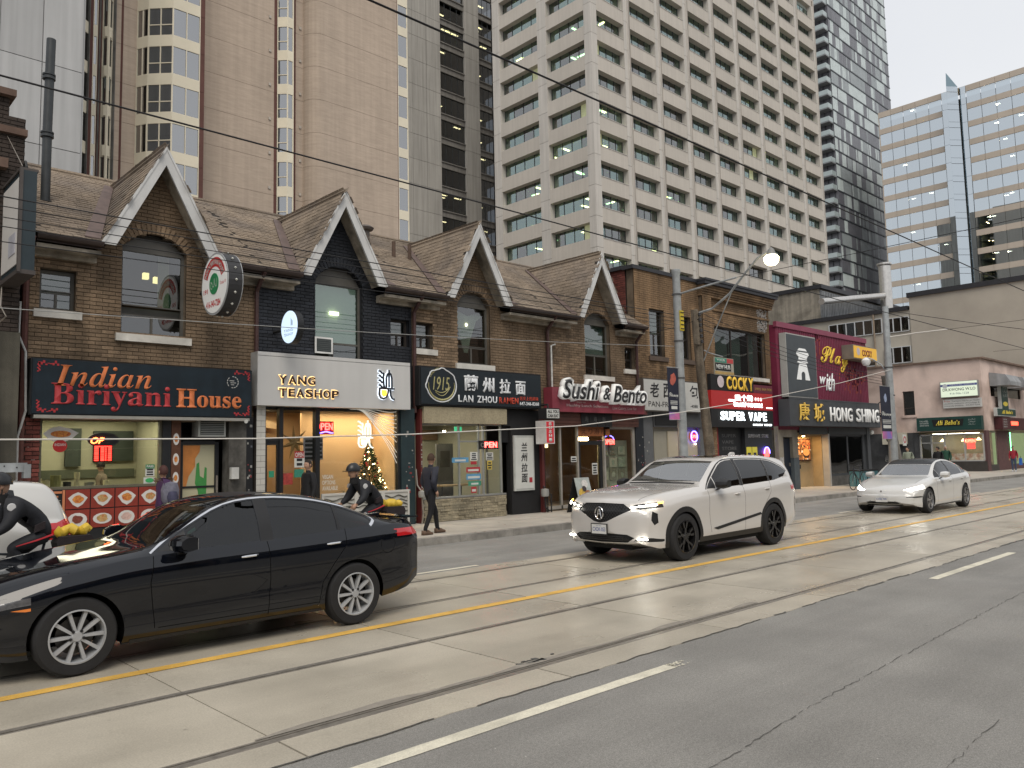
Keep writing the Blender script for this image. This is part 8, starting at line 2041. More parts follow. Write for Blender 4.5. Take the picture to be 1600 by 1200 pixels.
# ---- parked white hatchback at far left, only its tail shows
glz = [(2.6,1.12),(2.7,1.42),(3.1,1.50),(3.35,1.20),(3.3,1.12)]
HB = dict(SED, W=1.82, fo=.9, ro=.85, wb=2.6, paint=WPAINT3, rim=RIM3, zt_min=1.0, tumble=.30,
    top=[(-.9,.75),(-.5,.92),(.4,1.08),(.6,1.12),(1.2,1.48),(1.6,1.58),(2.6,1.60),(3.0,1.57),(3.12,1.50),(3.3,1.20),(3.42,.95),(3.45,.85)],
    belt=[(-.9,.65),(0,.9),(.6,1.02),(2.6,1.10),(3.2,1.10),(3.45,.8)], sill=[(-.9,.3),(-.5,.22),(2.6,.24),(3.45,.36)],
    plan=[(-.9,.8),(-.4,.96),(.1,1),(2.6,1),(3.1,.96),(3.45,.86)],
    side_parts=[('door_window', TINTD, [[(.9,1.08),(1.3,1.45),(2.5,1.50),(2.5,1.12)]], .004), ('quarter_window', TINTD, [[(2.56,1.12),(2.56,1.5),(2.66,1.48),(2.7,1.14)]], .004), ('tail_lamp', TAIL, [[(3.02,1.02),(3.22,1.10),(3.6,1.08),(3.6,.85),(3.15,.86)]], -.003)],
    top_parts=[('windscreen', WSC, [[(.7,-.65),(1.2,-.55),(1.2,.55),(.7,.65)]], .004)], front_parts=[], rear_parts=[('rear_screen', TINTD, [[(0,1.18),(.55,1.18),(.50,1.48),(0,1.5)]], .004), ('tail_lamp', TAIL, [[(.62,.86),(.95,.86),(.95,1.06),(.70,1.06)]], -.003)])
CAR4 = make_car('parked_hatchback', 'white parked hatchback with red tail lamp mostly outside the left edge', HB, (-.33, 12.05, .004))
# ------------------------------------------------------------------ people
SKIN = mat('skin', (.42,.25,.17), .6, .05, 20)
def person(label, loc, J, col, hair=None, sc=1.0, jacket=.0, face=(-1,0), group=None, shoe=None, hairlen=0, hat=None, bust=False):
    """one continuous skinned body from a joint table (metres, relative to the feet), coloured by the nearest bone"""
    t = thing('person', label, 'person', loc, group=group)
    cT, cL, cS = col     # top, legs, shoes
    names = list(J); idx = {n: i for i, n in enumerate(names)}
    R = dict(pelvis=.140, waist=.125, chest=.150, neckb=.075, neck=.052, head0=.06, sL=.078, sR=.078, eL=.050, eR=.050, wL=.034, wR=.034, hL=.092, hR=.092, kL=.068, kR=.068, aL=.050, aR=.050, tL=.040, tR=.040, bL=.056, bR=.056, mL=.086, mR=.086, uL=.062, uR=.062)
    E_ = [('pelvis','waist'),('waist','chest'),('chest','neckb'),('neckb','neck'),('neck','head0'),('chest','sL'),('chest','sR'),('sL','uL'),('uL','eL'),('sR','uR'),('uR','eR'),('eL','wL'),('eR','wR'),('pelvis','hL'),('pelvis','hR'),('hL','mL'),('mL','kL'),('hR','mR'),('mR','kR'),('kL','bL'),('bL','aL'),('kR','bR'),('bR','aR'),('aL','tL'),('aR','tR')]
    V = {n: Vector(p) for n, p in J.items()}
    mid = lambda a, b, f=.5: V[a].lerp(V[b], f)
    V['uL'] = mid('sL','eL'); V['uR'] = mid('sR','eR')
    if 'kL' in V:
        V['mL'] = mid('hL','kL'); V['mR'] = mid('hR','kR'); V['bL'] = mid('kL','aL', .35); V['bR'] = mid('kR','aR', .35)
    E_ = [e for e in E_ if e[0] in V and e[1] in V]
    names = list(V); idx = {n: i for i, n in enumerate(names)}
    me = bpy.data.meshes.new('body'); me.from_pydata([V[n] for n in names], [(idx[a], idx[b]) for a, b in E_], []);
    o = bpy.data.objects.new('tmp', me); TMP.collection.objects.link(o)
    md = o.modifiers.new('s', 'SKIN'); md.use_smooth_shade = True; ly = me.skin_vertices
    if not ly: me.attributes
    if len(me.skin_vertices) == 0:
        with bpy.context.temp_override(scene=TMP, view_layer=TMP.view_layers[0], object=o, active_object=o): bpy.ops.mesh.customdata_skin_add()
    for n in names:
        r = R[n]+(jacket if n in ('pelvis','waist','chest','sL','sR','uL','uR','eL','eR') else 0)
        d = .78 if n in ('chest','waist','pelvis') else 1
        me.skin_vertices[0].data[idx[n]].radius = (r, r*1.0);
    me.skin_vertices[0].data[idx['pelvis']].use_root = True
    sb = o.modifiers.new('u', 'SUBSURF'); sb.levels = 2; sb.render_levels = 2
    with bpy.context.temp_override(scene=TMP, view_layer=TMP.view_layers[0]):
        dg = bpy.context.evaluated_depsgraph_get(); dg.update(); bm_me = bpy.data.meshes.new_from_object(o.evaluated_get(dg))
    bpy.data.objects.remove(o)
    bm = bmesh.new(); bm.from_mesh(bm_me)
    seg = [(a, b) for a, b in E_]
    def mi(c):
        best, bn = 9, None
        for a, b in seg:
            A, B = V[a], V[b]; ab = B-A; tt = max(0, min(1, (c-A).dot(ab)/max(1e-6, ab.length_squared))); d = (c-(A+ab*tt)).length/((R[a]+R[b])/2)
            if d < best: best, bn = d, (a, b)
        a, b = bn
        if b in ('neck','head0') or a in ('neck',): return 2
        if b in ('wL','wR') and (c-V[b]).length < .03: return 2
        if a in ('pelvis',) and b[0] == 'h' or a[0] in 'hmkb' and len(a) == 2: return 1
        if a in ('aL','aR'): return 3
        return 0
    for f in bm.faces: f.material_index = mi(f.calc_center_median()); f.smooth = True
    # head, ears, nose, hands and shoes joined into the same body mesh
    H = V['head0']+Vector((0,0,.075)); fdir = Vector((face[0], face[1], 0)).normalized(); rt = Vector((-fdir.y, fdir.x, 0))
    hb = MB()
    n1, n2 = 14, 20; vs = []
    for i in range(n1+1):
        th = pi*i/n1
        for k in range(n2):
            ph = 2*pi*k/n2; x, y, z = sin(th)*cos(ph), sin(th)*sin(ph), cos(th)
            jaw = 1-.22*max(0, -z)**1.2*(1 if x > -.3 else .6); dx = .098*x*jaw; dy = .076*y*(1-.18*max(0, -z)); dz = .122*z
            if x > .85 and -.35 < z < .12: dx += .016*(1-abs(z+.15)/.3)       # nose
            if x > .75 and .08 < z < .3 and abs(y) < .6: dx -= .006              # eye line
            vs.append(H+fdir*dx+rt*dy+Vector((0,0,dz)))
    hb.add(vs, [(i*n2+k, i*n2+(k+1) % n2, (i+1)*n2+(k+1) % n2, (i+1)*n2+k) for i in range(n1) for k in range(n2)], 2)
    for s in (-1, 1): hb.obox(H+rt*s*.078+Vector((0,0,-.005)), fdir*.016, rt*.008, Vector((0,0,.03)), 2)
    eye = MB()
    for s in (-1, 1): eye.obox(H+fdir*.088+rt*s*.030+Vector((0,0,.018)), fdir*.003, rt*.011, Vector((0,0,.005)), 0)
    eye.obox(H+fdir*.090+Vector((0,0,-.055)), fdir*.003, rt*.022, Vector((0,0,.004)), 0)
    def hand(w, e):
        d = (V[w]-V[e]).normalized(); sd = d.cross(Vector((0,0,1)) if abs(d.z) < .8 else fdir).normalized(); up = sd.cross(d)
        p = V[w]+d*.05; hb.obox(p, d*.045, sd*.016, up*.038, 2)
        for k in range(4):
            q = p+d*.04+up*(.028-.019*k); L_ = (.065,.075,.070,.055)[k]; hb.tube([q, q+d*L_*.5-sd*.006, q+d*L_*.8-sd*.028], [.0095,.009,.007], 5, 2)
        q = p-d*.01+up*.036; hb.tube([q, q+d*.03+up*.02-sd*.01, q+d*.058+up*.018-sd*.028], [.011,.010,.008], 5, 2)
    for s in 'LR': hand('w'+s, 'e'+s)
    if 'aL' in V:
        for s in 'LR':
            a, tt = V['a'+s], V['t'+s]; d = (tt-a); d.z = 0; d.normalize(); sd = Vector((-d.y, d.x, 0)); z = min(a.z, tt.z)-.045
            base = Vector((a.x, a.y, max(0, z)))-d*.07
            prof = [(0,.0,.036),(.03,0,.042),(.12,0,.042),(.20,0,.048),(.26,0,.040),(.285,0,.02)]
            vs = []; m = len(prof)
            for u, _, w_ in prof:
                top = .10 if u < .1 else (.10-(u-.1)*.30)
                vs += [base+d*u-sd*w_, base+d*u+sd*w_, base+d*u+sd*w_*.8+Vector((0,0,top)), base+d*u-sd*w_*.8+Vector((0,0,top))]
            hb.add(vs, [(i*4+k, i*4+(k+1) % 4, (i+1)*4+(k+1) % 4, (i+1)*4+k) for i in range(m-1) for k in range(4)]+[(0,1,2,3), tuple(range((m-1)*4, m*4))], 3)
    hm = hb.mesh('head', [SKIN]*4); bm2 = bmesh.new(); bm2.from_mesh(hm);
    for f in bm2.faces: f.smooth = True
    bm2.to_mesh(hm); bm2.free(); bm.from_mesh(hm); bpy.data.meshes.remove(hm)
    bm_me.materials.clear()
    for m in (cT, cL, SKIN, cS): bm_me.materials.append(m)
    bm.to_mesh(bm_me); bm.free()
    body = link('body', bm_me, t); body.scale = (sc,)*3
    o = eye.build('facial_features', mat('eye_dark', (.05,.03,.03), .6), body, local=True)
    if hair:
        mb = MB(); vs = []
        for i in range(9):
            th = (pi*.58+hairlen)*i/8
            for k in range(20):
                ph = 2*pi*k/20; x, y, z = sin(th)*cos(ph), sin(th)*sin(ph), cos(th)
                lim = 1.0
                fx = x;
                if x > .35 and z < .45: lim = .90     # keep the face clear
                vs.append(H+fdir*(.106*x*lim-.010)+rt*(.086*y*lim)+Vector((0,0,.130*z+.008 if not (x > .35 and z < .45) else .13*.45)))
        mb.add(vs, [(i*20+k, i*20+(k+1) % 20, (i+1)*20+(k+1) % 20, (i+1)*20+k) for i in range(8) for k in range(20)])
        mb.build('hair', hair, body, smooth=True, local=True)
    if hat == 'helmet':
        mb = MB(); vs = []
        for i in range(8):
            th = pi*.53*i/7
            for k in range(20):
                ph = 2*pi*k/20; x, y, z = sin(th)*cos(ph), sin(th)*sin(ph), cos(th); vs.append(H+fdir*(.135*x+.005)+rt*(.105*y)+Vector((0,0,.135*z+.03)))
        mb.add(vs, [(i*20+k, i*20+(k+1) % 20, (i+1)*20+(k+1) % 20, (i+1)*20+k) for i in range(7) for k in range(20)])
        mb.obox(H+fdir*.14+Vector((0,0,.025)), fdir*.035, rt*.07, Vector((0,0,.006)))
        mb.build('helmet', mat('helmet_black', (.02,.021,.023), .3, .05), body, smooth=True, local=True)
        MB().tube([H+rt*.08+Vector((0,0,.02)), H+rt*.07+Vector((0,0,-.08)), H+fdir*.04+Vector((0,0,-.13)), H-rt*.07+Vector((0,0,-.08)), H-rt*.08+Vector((0,0,.02))], .008, 5).build('chin_strap', IRON, body, local=True)
        MB().tube([H+Vector((0,0,-.09))-fdir*.02, H+Vector((0,0,-.19))-fdir*.01], [.072,.082], 12).build('neck_warmer', mat('fleece_black', (.012,.012,.013), .95), body, smooth=True, local=True)
    return t, V, body
def flip(J): return {n: (-x, y, z) for n, (x, y, z) in J.items()}
NAVY = mat('jacket_navy', (.022,.024,.036), .75, .2, 8, .2); DKTR = mat('trousers_black', (.010,.010,.012), .85, .15, 10); BOOT = mat('boots_brown', (.12,.075,.05), .7, .2, 15)
HBRN = mat('hair_brown', (.055,.030,.018), .8, .2, 40); HDK = mat('hair_dark', (.015,.010,.008), .7, .2, 40)
walk_J = dict(pelvis=(0,0,.93), waist=(.0,0,1.08), chest=(.02,0,1.30), neckb=(.02,0,1.44), neck=(.03,0,1.50), head0=(.05,0,1.56),
    sL=(.02,.17,1.40), sR=(.02,-.17,1.40), eL=(-.03,.24,1.12), eR=(-.10,-.25,1.13), wL=(.10,.20,.93), wR=(.03,-.20,.93),
    hL=(0,.085,.88), hR=(0,-.085,.88), kL=(.13,.09,.50), kR=(.0,-.09,.48), aL=(.13,.09,.10), aR=(-.12,-.09,.085), tL=(.28,.09,.045), tR=(.03,-.09,.045))
J = dict(walk_J); J['kL'] = (.20,.08,.50); J['aL'] = (.27,.09,.085); J['tL'] = (.42,.09,.05); J['kR'] = (-.04,-.08,.48); J['aR'] = (-.22,-.09,.10); J['tR'] = (-.07,-.09,.045)
p1 = person('person walking away to the right in navy jacket, black trousers and brown boots', (10.57, 13.75, .15), J, (NAVY, DKTR, BOOT), HBRN, .97, .012, (1,.55), hairlen=0)
COPJ = mat('uniform_black', (.012,.013,.017), .7, .2, 10, .2); WPATCH = mat('patch_white', (.5,.5,.5), .7)
def bike(label, loc, fd=-1, parent_bag=True, m=None):
    b = thing('bicycle', label, 'bicycle', loc); m = m or mat('bike_frame', (.03,.035,.045), .35)
    for x in (-.52, .52):
        w_ = MB().tube([(fd*x+.335*cos(a), 0, .345+.335*sin(a)) for a in [2*pi*k/28 for k in range(29)]], .016, 6).build('tyre', TYRE, b, local=True)
        mb = MB()
        for k in range(16): a = 2*pi*k/16; mb.tube([(fd*x, .0, .345), (fd*x+.32*cos(a), 0, .345+.32*sin(a))], .0018, 3)
        mb.build('spokes', STEEL, b, local=True, kind='stuff')
    P = lambda x, z, y=0: (fd*x, y, z)
    MB().tube([P(.52,.345), P(.40,.72), P(.37,.92)], .016, 6).tube([P(.40,.76), P(-.10,.30)], .018, 6).tube([P(.39,.82), P(-.20,.74)], .016, 6).tube([P(-.10,.30), P(-.23,.92)], .016, 6).tube([P(-.52,.345), P(-.21,.74)], .010, 6).tube([P(-.52,.345), P(-.10,.30)], .010, 6).build('frame', m, b, local=True)
    MB().tube([P(.34,.98,-.30), P(.38,.99,-.15), P(.40,.95,0), P(.38,.99,.15), P(.34,.98,.30)], .013, 6).build('handlebar', IRON, b, local=True)
    MB().prism([P(-.12,.94), P(-.36,.96), P(-.36,.93), P(-.12,.92)], (0,.12,0)).build('saddle', IRON, b, local=True)
    MB().lathe((fd*-.10, 0, .30), [(0,-.02),(.09,-.02),(.09,-.015),(0,-.015)], 16, 'y').tube([P(-.10,.30,-.03), P(-.02,.17,-.05), P(-.02,.17,-.14)], .008, 5).tube([P(-.10,.30,.03), P(-.18,.43,.05), P(-.18,.43,.14)], .008, 5).build('crank', STEEL, b, local=True)
    return b
def rider_pose(fd=-1):
    J = dict(pelvis=(-.22,0,1.00), waist=(-.16,0,1.12), chest=(.04,0,1.30), neckb=(.16,0,1.39), neck=(.20,0,1.43), head0=(.24,0,1.475),
      sL=(.10,.17,1.34), sR=(.10,-.17,1.34), eL=(.20,.24,1.12), eR=(.20,-.24,1.12), wL=(.34,.24,1.02), wR=(.34,-.24,1.02),
      hL=(-.20,.09,.97), hR=(-.20,-.09,.97), kL=(.10,.11,.72), kR=(.14,-.11,.86), aL=(-.06,.11,.30), aR=(-.10,-.11,.50), tL=(.07,.11,.24), tR=(.05,-.11,.45))
    return {n: (fd*x, y, z) for n, (x, y, z) in J.items()}
YEL = mat('rain_jacket_yellow', (.62,.42,.04), .55, .15, 12, .4); BAG = mat('pannier_black', (.02,.014,.016), .8, .2, 10, .3)
def cop(label, loc, blabel):
    bike(blabel, loc)
    t, V, body = person(label, loc, rider_pose(), (COPJ, COPJ, mat('boots_black', (.01,.01,.01), .5)), None, 1.0, .022, (-1,-.1), hat='helmet')
    for s in (-1, 1): MB().lathe((V['uL'].x-.02, s*.245, V['sL'].z-.02), [(0,s*.0),(.045,s*.004),(.04,s*.012),(0,s*.014)], 14, 'y').build('shoulder_patch', WPATCH, body, local=True)
    MB().tube([(.27,-.15,.98),(.10,-.18,.93),(-.10,-.17,.88)], [.012,.010,.008], 5).build('red_stripe', mat('stripe_red', (.45,.03,.04), .7), body, local=True)
    MB().obox((.13,-.17,1.08), (.05,0,.02), (0,.03,0), (0,0,.04)).build('belt_pouch', BAG, body, local=True)
    bg = thing('rear_bag', 'black rack bag with rolled yellow rain jacket '+('beyond the black sedan boot' if loc[0] > 5 else 'left of the Indian menu board'), 'bag', (loc[0]+.52, loc[1], .74))
    mb = MB();
    mb.prism([(-.17,-.14,.0),(.17,-.14,.0),(.20,-.14,.14),(.16,-.14,.21),(-.16,-.14,.21),(-.20,-.14,.14)], (0,.28,0)); mb.build('bag_body', BAG, bg, smooth=False, local=True)
    rr = random.Random(int(loc[0]*7)); pts = [(-.19+.38*i/9, rr.uniform(-.03,.03), .26+rr.uniform(-.02,.035)) for i in range(10)]
    MB().tube(pts, [.03]+[rr.uniform(.045,.085) for _ in range(8)]+[.04], 10).build('rolled_jacket', YEL, bg, smooth=True, local=True)
    MB().box(-.3, .3, -.05, .05, -.03, 0).build('rack', IRON, bg, local=True)
    return t
cop('person cycling in black police uniform and helmet behind the black sedan', (7.56, 11.6, .004), 'police bicycle under the officer beyond the black sedan')
cop('person cycling in black police uniform and helmet cut off by the left edge', (2.28, 10.55, .004), 'police bicycle at the left edge of the photo')
stand = dict(pelvis=(0,0,.93), waist=(0,0,1.08), chest=(0,0,1.30), neckb=(0,0,1.44), neck=(.0,0,1.50), head0=(-.015,0,1.56), sL=(0,.17,1.40), sR=(0,-.17,1.40), eL=(.03,.24,1.13), eR=(.03,-.24,1.13), wL=(-.05,.24,.90), wR=(-.05,-.24,.90),
    hL=(0,.085,.88), hR=(0,-.085,.88), kL=(-.01,.09,.48), kR=(.0,-.09,.48), aL=(.0,.09,.08), aR=(.02,-.09,.08), tL=(-.14,.09,.04), tR=(-.12,-.09,.04))
person('person with dark swept back hair and black jacket standing outside the tea shop', (8.52, 15.25, .15), stand, (mat('jacket_black', (.011,.011,.013), .7), DKTR, BOOT), HDK, .93, .02, (-1,-.35), hairlen=.18)
J = dict(stand);
t, V, body = person('person in purple coat with fur collar and grey backpack at the Indian restaurant', (5.42, 14.9, .15), J, (mat('coat_purple', (.055,.022,.075), .75, .15, 8, .2), DKTR, BOOT), mat('hair_auburn', (.06,.022,.018), .7, .2, 40), .90, .03, (-.3,1), hairlen=.25)
fc = MB(); rr = random.Random(2)
for i in range(240):
    a = rr.uniform(0, 2*pi); r = .12+rr.uniform(-.02,.03); x, y, z = r*1.2*cos(a), r*sin(a), 1.465+rr.uniform(-.04,.04); fc.quad((x,y,z),(x+.01,y,z),(x+cos(a)*.04+.005,y+sin(a)*.04,z+.02),(x+cos(a)*.04,y+sin(a)*.04,z+.02))
fc.build('fur_collar', mat('fur_brown', (.16,.10,.06), .95, .3, 30), body, local=True, kind='stuff')
bp = thing('backpack', 'grey and navy backpack worn by the person in the purple coat', 'backpack', (5.47, 14.72, 1.05))
MB().lathe((0,0,.20), [(0,-.22),(.10,-.21),(.15,-.12),(.155,.05),(.12,.17),(0,.2)], 14).build('bag_body', mat('pack_grey', (.14,.14,.18), .8, .3, 12), bp, smooth=True, local=True)
MB().lathe((0,-.13,.13), [(0,-.10),(.08,-.09),(.10,0),(.07,.09),(0,.1)], 12).build('front_pocket', mat('pack_navy', (.05,.05,.09), .8, .3, 12), bp, smooth=True, local=True)
person('person in red jacket and jeans carrying a blue bag outside the corner shop', (56.1, 14.6, .15), stand, (mat('jacket_red', (.30,.02,.035), .7, .2, 8), mat('jeans', (.05,.07,.12), .85), mat('shoes_white', (.5,.5,.5), .6)), HDK, .88, .02, (-.6,-1))
bb = thing('shopping_bag', 'bright blue shopping bag held by the person in the red jacket', 'bag', (56.3, 14.3, .55))
MB().prism([(-.05,-.05,0),(.28,-.05,0),(.22,-.05,.42),(.02,-.05,.42)], (0,.12,0)).build('bag_body', mat('bag_blue', (.02,.12,.45), .6), bb, local=True)
MB().tube([(.05,0,.42),(.1,0,.55),(.18,0,.42)], .008, 5).build('handle', IRON, bb, local=True)
person('person in pale green hooded coat beyond the white electric sedan', (43.2, 16.0, .1), stand, (mat('coat_sage', (.25,.28,.22), .8), DKTR, BOOT), HDK, .96, .04, (-1,.3))
person('person in black cap and dark coat beyond the roof of the white electric sedan', (46.3, 15.6, .12), stand, (mat('jacket_black', (.011,.011,.013), .7), DKTR, BOOT), HDK, .94, .03, (-.3,1), hairlen=.1)
person('person in grey cap and dark green jacket beyond the white electric sedan', (47.5, 15.6, .12), stand, (mat('jacket_green', (.02,.07,.045), .8), DKTR, BOOT), mat('cap_grey', (.3,.31,.3), .8), .97, .03, (-1,-.4))
person('person working behind the counter inside the Indian restaurant', (5.28, 18.0, .2), stand, (mat('shirt_taupe', (.20,.16,.12), .8), DKTR, BOOT), HDK, .95, .0, (.2,1))
bike('parked bicycle leaning at the kerb in front of the white electric sedan', (31.9, 13.75, .15), -1)
# ------------------------------------------------------------------ poles, lamps, wires, banners, meters
GALV = mat('galvanised', (.36,.38,.385), .5, .22, 4, .1, metal=.35, streak=.25); WOOD = mat('pole_wood', (.19,.155,.115), .9, .35, 5, .6, stain=.3, streak=.5, speck=.2, fine=30)
CAB = mat('cable_black', (.012,.012,.013), .7, 0); CABG = mat('cable_grey', (.30,.30,.29), .6, 0); CABW = mat('cable_white', (.60,.57,.52), .6, 0)
sp1 = thing('tram_pole', 'galvanised steel pole with flared cap in front of the white dim sum sign', 'pole', (19.75, 13.6, .15))
MB().tube([(19.78,13.6,.15),(19.77,13.6,.2),(19.77,13.6,7.05),(19.77,13.6,7.1),(19.77,13.6,7.2)], [.165,.15,.112,.135,.135], 18).build('shaft', GALV, sp1, smooth=True)
MB().lathe((19.78,13.6,.15), [(0,0),(.26,0),(.26,.04),(.17,.06),(.16,.3)], 18).build('base_plate', GALV, sp1)
for z in (6.45, 5.05, 3.95): MB().lathe((19.77,13.6,z), [(.13,-.02),(.15,-.02),(.15,.02),(.13,.02)], 16).build('pole_band', mat('band_dark', (.08,.08,.08), .5), sp1)
MB().box(19.70, 19.86, 13.45, 13.49, 5.35, 5.95).build('yellow_plate', mat('plate_yellow', (.55,.42,.03), .6, .1), sp1)
for i in range(5): MB().box(19.69, 19.87, 13.43, 13.45, 5.40+i*.12, 5.42+i*.12).build('strap', IRON, sp1)
MB().tube([(19.77,13.6,6.45),(19.8,12.6,6.55),(19.8,11.6,6.62)], .028, 8).build('bracket_arm', GALV, sp1)
sp2 = thing('tram_pole', 'galvanised steel pole with small white globe lamp beside the magenta building', 'pole', (35.25, 13.6, .15))
MB().tube([(35.1,13.6,.15),(35.18,13.6,3),(35.27,13.6,7.85)], [.20,.17,.125], 16).build('shaft', GALV, sp2, smooth=True)
MB().lathe((35.1,13.6,.15), [(0,0),(.3,0),(.3,.05),(.21,.08),(.21,.35)], 16).build('base_plate', GALV, sp2)
MB().tube([(35.25,13.6,6.5),(35.3,12.5,6.55),(35.3,11.2,6.55)], .03, 8).build('bracket_arm', CABW, sp2)
MB().tube([(35.25,13.65,4.9),(35.25,13.9,5.35),(35.25,14.25,5.62),(35.25,14.5,5.72)], .028, 8).build('lamp_arm', GALV, sp2)
MB().lathe((35.25,14.55,5.55), [(0,-.20),(.12,-.17),(.19,-.05),(.19,.06),(.10,.16),(0,.19)], 16).build('lamp_globe', mat('globe_white', (.7,.7,.7), .15, .02), sp2, smooth=True)
for z in (5.2, 4.0): MB().lathe((35.24,13.6,z), [(.15,-.03),(.18,-.03),(.18,.03),(.15,.03)], 14).build('pole_band', MATS['band_dark'], sp2)
wp = thing('wooden_pole', 'weathered wooden utility pole carrying the lit street lamp', 'utility pole', (21.9, 14.0, .15))
MB().tube([(22.0,14.0,.15),(21.75,14.0,2.1),(21.5,14.0,4.0),(21.25,14.0,6.22)], [.17,.155,.14,.115], 14).build('shaft', WOOD, wp, smooth=True)
mb = MB()
for k in range(6): mb.lathe((21.27+.015*k,13.82,6.05-.17*k), [(0,-.05),(.035,-.05),(.05,-.02),(.035,0),(.05,.03),(.03,.05),(0,.05)], 8)
mb.build('insulators', mat('insulator', (.05,.05,.055), .3), wp, kind='stuff')
MB().box(21.0, 21.35, 13.86, 13.9, 5.1, 6.15).build('cross_plate', WOOD, wp)
MB().tube([(21.33,13.9,6.10),(21.35,13.4,6.18),(21.2,12.7,6.50),(21.1,12.1,7.0),(21.0,11.6,7.36),(20.95,11.25,7.46)], .035, 10).build('lamp_arm', GALV, wp)
MB().tube([(21.5,13.9,4.6),(21.4,13.3,5.6),(21.15,12.5,6.7)], .018, 8).build('brace', GALV, wp)
MB().tube([(21.55,13.9,4.95),(21.9,13.9,4.88),(22.6,13.9,4.82)], .018, 6).build('sign_arm', GALV, wp)
LX = 20.9
sl2 = thing('street_lamp', 'lit round street lamp head on a curved arm above the vape shop', 'street lamp', (LX, 11.12, 7.1))
MB().lathe((LX,11.12,7.43), [(0,.14),(.035,.12),(.09,.06),(.12,-.05),(.15,-.10)], 16).build('lamp_hood', mat('hood_grey', (.2,.2,.19), .5), sl2, smooth=True)
MB().lathe((LX,11.12,7.33), [(.15,0),(.215,-.07),(.20,-.19),(.12,-.28),(0,-.31)], 20).build('lamp_globe', glow('lamp_glass', (1,.86,.55), 7), sl2, smooth=True)
w2 = thing('wooden_pole', 'leaning grey wooden pole behind the steel pole at the parking lot', 'utility pole', (36.9, 14.2, .1))
MB().tube([(37.6,14.2,.1),(36.95,14.2,2.1),(36.2,14.2,4.95)], [.17,.15,.12], 12).build('shaft', mat('pole_wood_grey', (.19,.175,.155), .9, .25, 5, .4, streak=.4), w2, smooth=True)
w3 = thing('street_sign', 'NEW HUB street sign hung from the wooden pole', 'sign', (22.5, 13.9, 4.4))
MB().box(22.10, 23.22, 13.88, 13.92, 4.22, 4.78).build('sign_box', mat('sign_backing', (.35,.33,.27), .6), w3)
MB().box(22.13, 22.80, 13.872, 13.88, 4.62, 4.76).build('green_band', mat('band_teal', (.03,.22,.15), .5), w3); MB().box(22.82, 23.19, 13.872, 13.88, 4.62, 4.76).build('red_band', mat('band_red2', (.45,.05,.05), .5), w3)
MB().box(22.13, 23.05, 13.872, 13.88, 4.36, 4.60).build('black_band', BLKM, w3); MB().box(22.10, 23.22, 13.872, 13.88, 4.24, 4.33).build('ochre_band', mat('band_ochre', (.40,.27,.10), .6), w3)
text('NEW HUB', (22.18, 4.40, 23.0, 4.55), 13.868, PAPER, w3, .002, bold=.04, kind='stuff'); text('YOUR', (22.2, 4.65, 22.7, 4.73), 13.868, PAPER, w3, .002, bold=.02, kind='stuff')
BNV = mat('banner_navy', (.012,.014,.030), .7, .2, 3);
def banner(label, x0, x1, z0, z1, y):
    b = thing('street_banner', label, 'banner', (x0, y, z0)); h = z1-z0
    MB().box(x0, x1, y-.008, y, z0+h*.14, z1).build('cloth', BNV, b)
    MB().box(x0+.03, x1, y-.008, y, z0, z0+h*.14).build('pink_hem', mat('banner_pink', (.48,.14,.30), .7, .3, 3, hue=(.2,.15,.45)), b)
    MB().tube([(x0, y, z1+.01), (x1+.2, y, z1+.03)], .012, 6).tube([(x0+.04, y, z0-.01), (x1+.2, y, z0)], .012, 6).build('rod', GALV, b)
    text('𝓓𝓲𝓼𝓷𝓮𝔂', (x0+.06, z0+h*.40, x1-.03, z0+h*.52), y-.01, PAPER, b, .001, bold=.02, kind='stuff')
    mb = MB()
    for k in range(3): mb.box(x0+.10, x1-.08, y-.011, y-.009, z0+h*(.35-.028*k), z0+h*(.362-.028*k))
    mb.box(x0+.14, x1-.10, y-.011, y-.009, z0+h*.20, z0+h*.26); mb.build('print', PAPER, b, kind='stuff')
    rr = random.Random(int(x0*9)); pts = [((x0+x1)/2+.17*cos(a)*rr.uniform(.6,1), z0+h*.78+.22*sin(a)*rr.uniform(.6,1)) for a in [2*pi*i/11 for i in range(11)]]
    flatshape(pts, y-.009, mat('banner_coral' if x0 < 30 else 'banner_sky', (.42,.10,.07) if x0 < 30 else (.25,.30,.42), .7, .3, 6), b, 'abstract_shape')
    return b
banner('dark banner with coral shape and pink hem on the left of the first steel pole', 19.05, 19.58, 2.72, 4.22, 13.55)
banner('dark banner with pale blue shape and pink hem on the second steel pole', 34.0, 35.05, 2.15, 4.35, 13.55)
# overhead contact wires and cables
def wire(label, pts, r, m, grp='overhead cables'):
    o = MB().tube(pts, r, 5).build('overhead_wire', m); o['label'] = label; o['category'] = 'wire'; o['group'] = grp; return o
def sag(a, b, s, n=24):
    a, b = Vector(a), Vector(b); return [a.lerp(b, i/n)-Vector((0,0,4*s*(i/n)*(1-i/n))) for i in range(n+1)]
wire('thick black tram wire highest in the photo over the near track', [(x, 5.64, 5.76+.02*sin(x*.2)) for x in range(-40, 201, 6)], .011, CAB, 'tram contact wires')
wire('black tram wire crossing the upper left of the photo over the far track', [(x, 8.73, 5.53+.02*sin(x*.2)) for x in range(-40, 201, 6)], .011, CAB, 'tram contact wires')
wire('pale low hanging cable crossing the shop windows near eye height', [(-9,12.6,2.35),(-3,12.6,2.20),(2.42,12.6,2.14),(6.07,12.6,2.15),(9.21,12.6,2.23),(14.01,12.6,2.44),(18.5,12.7,2.87),(23.01,12.7,3.40),(29.1,13.0,4.2),(35.2,13.5,5.1)], .012, CABW)
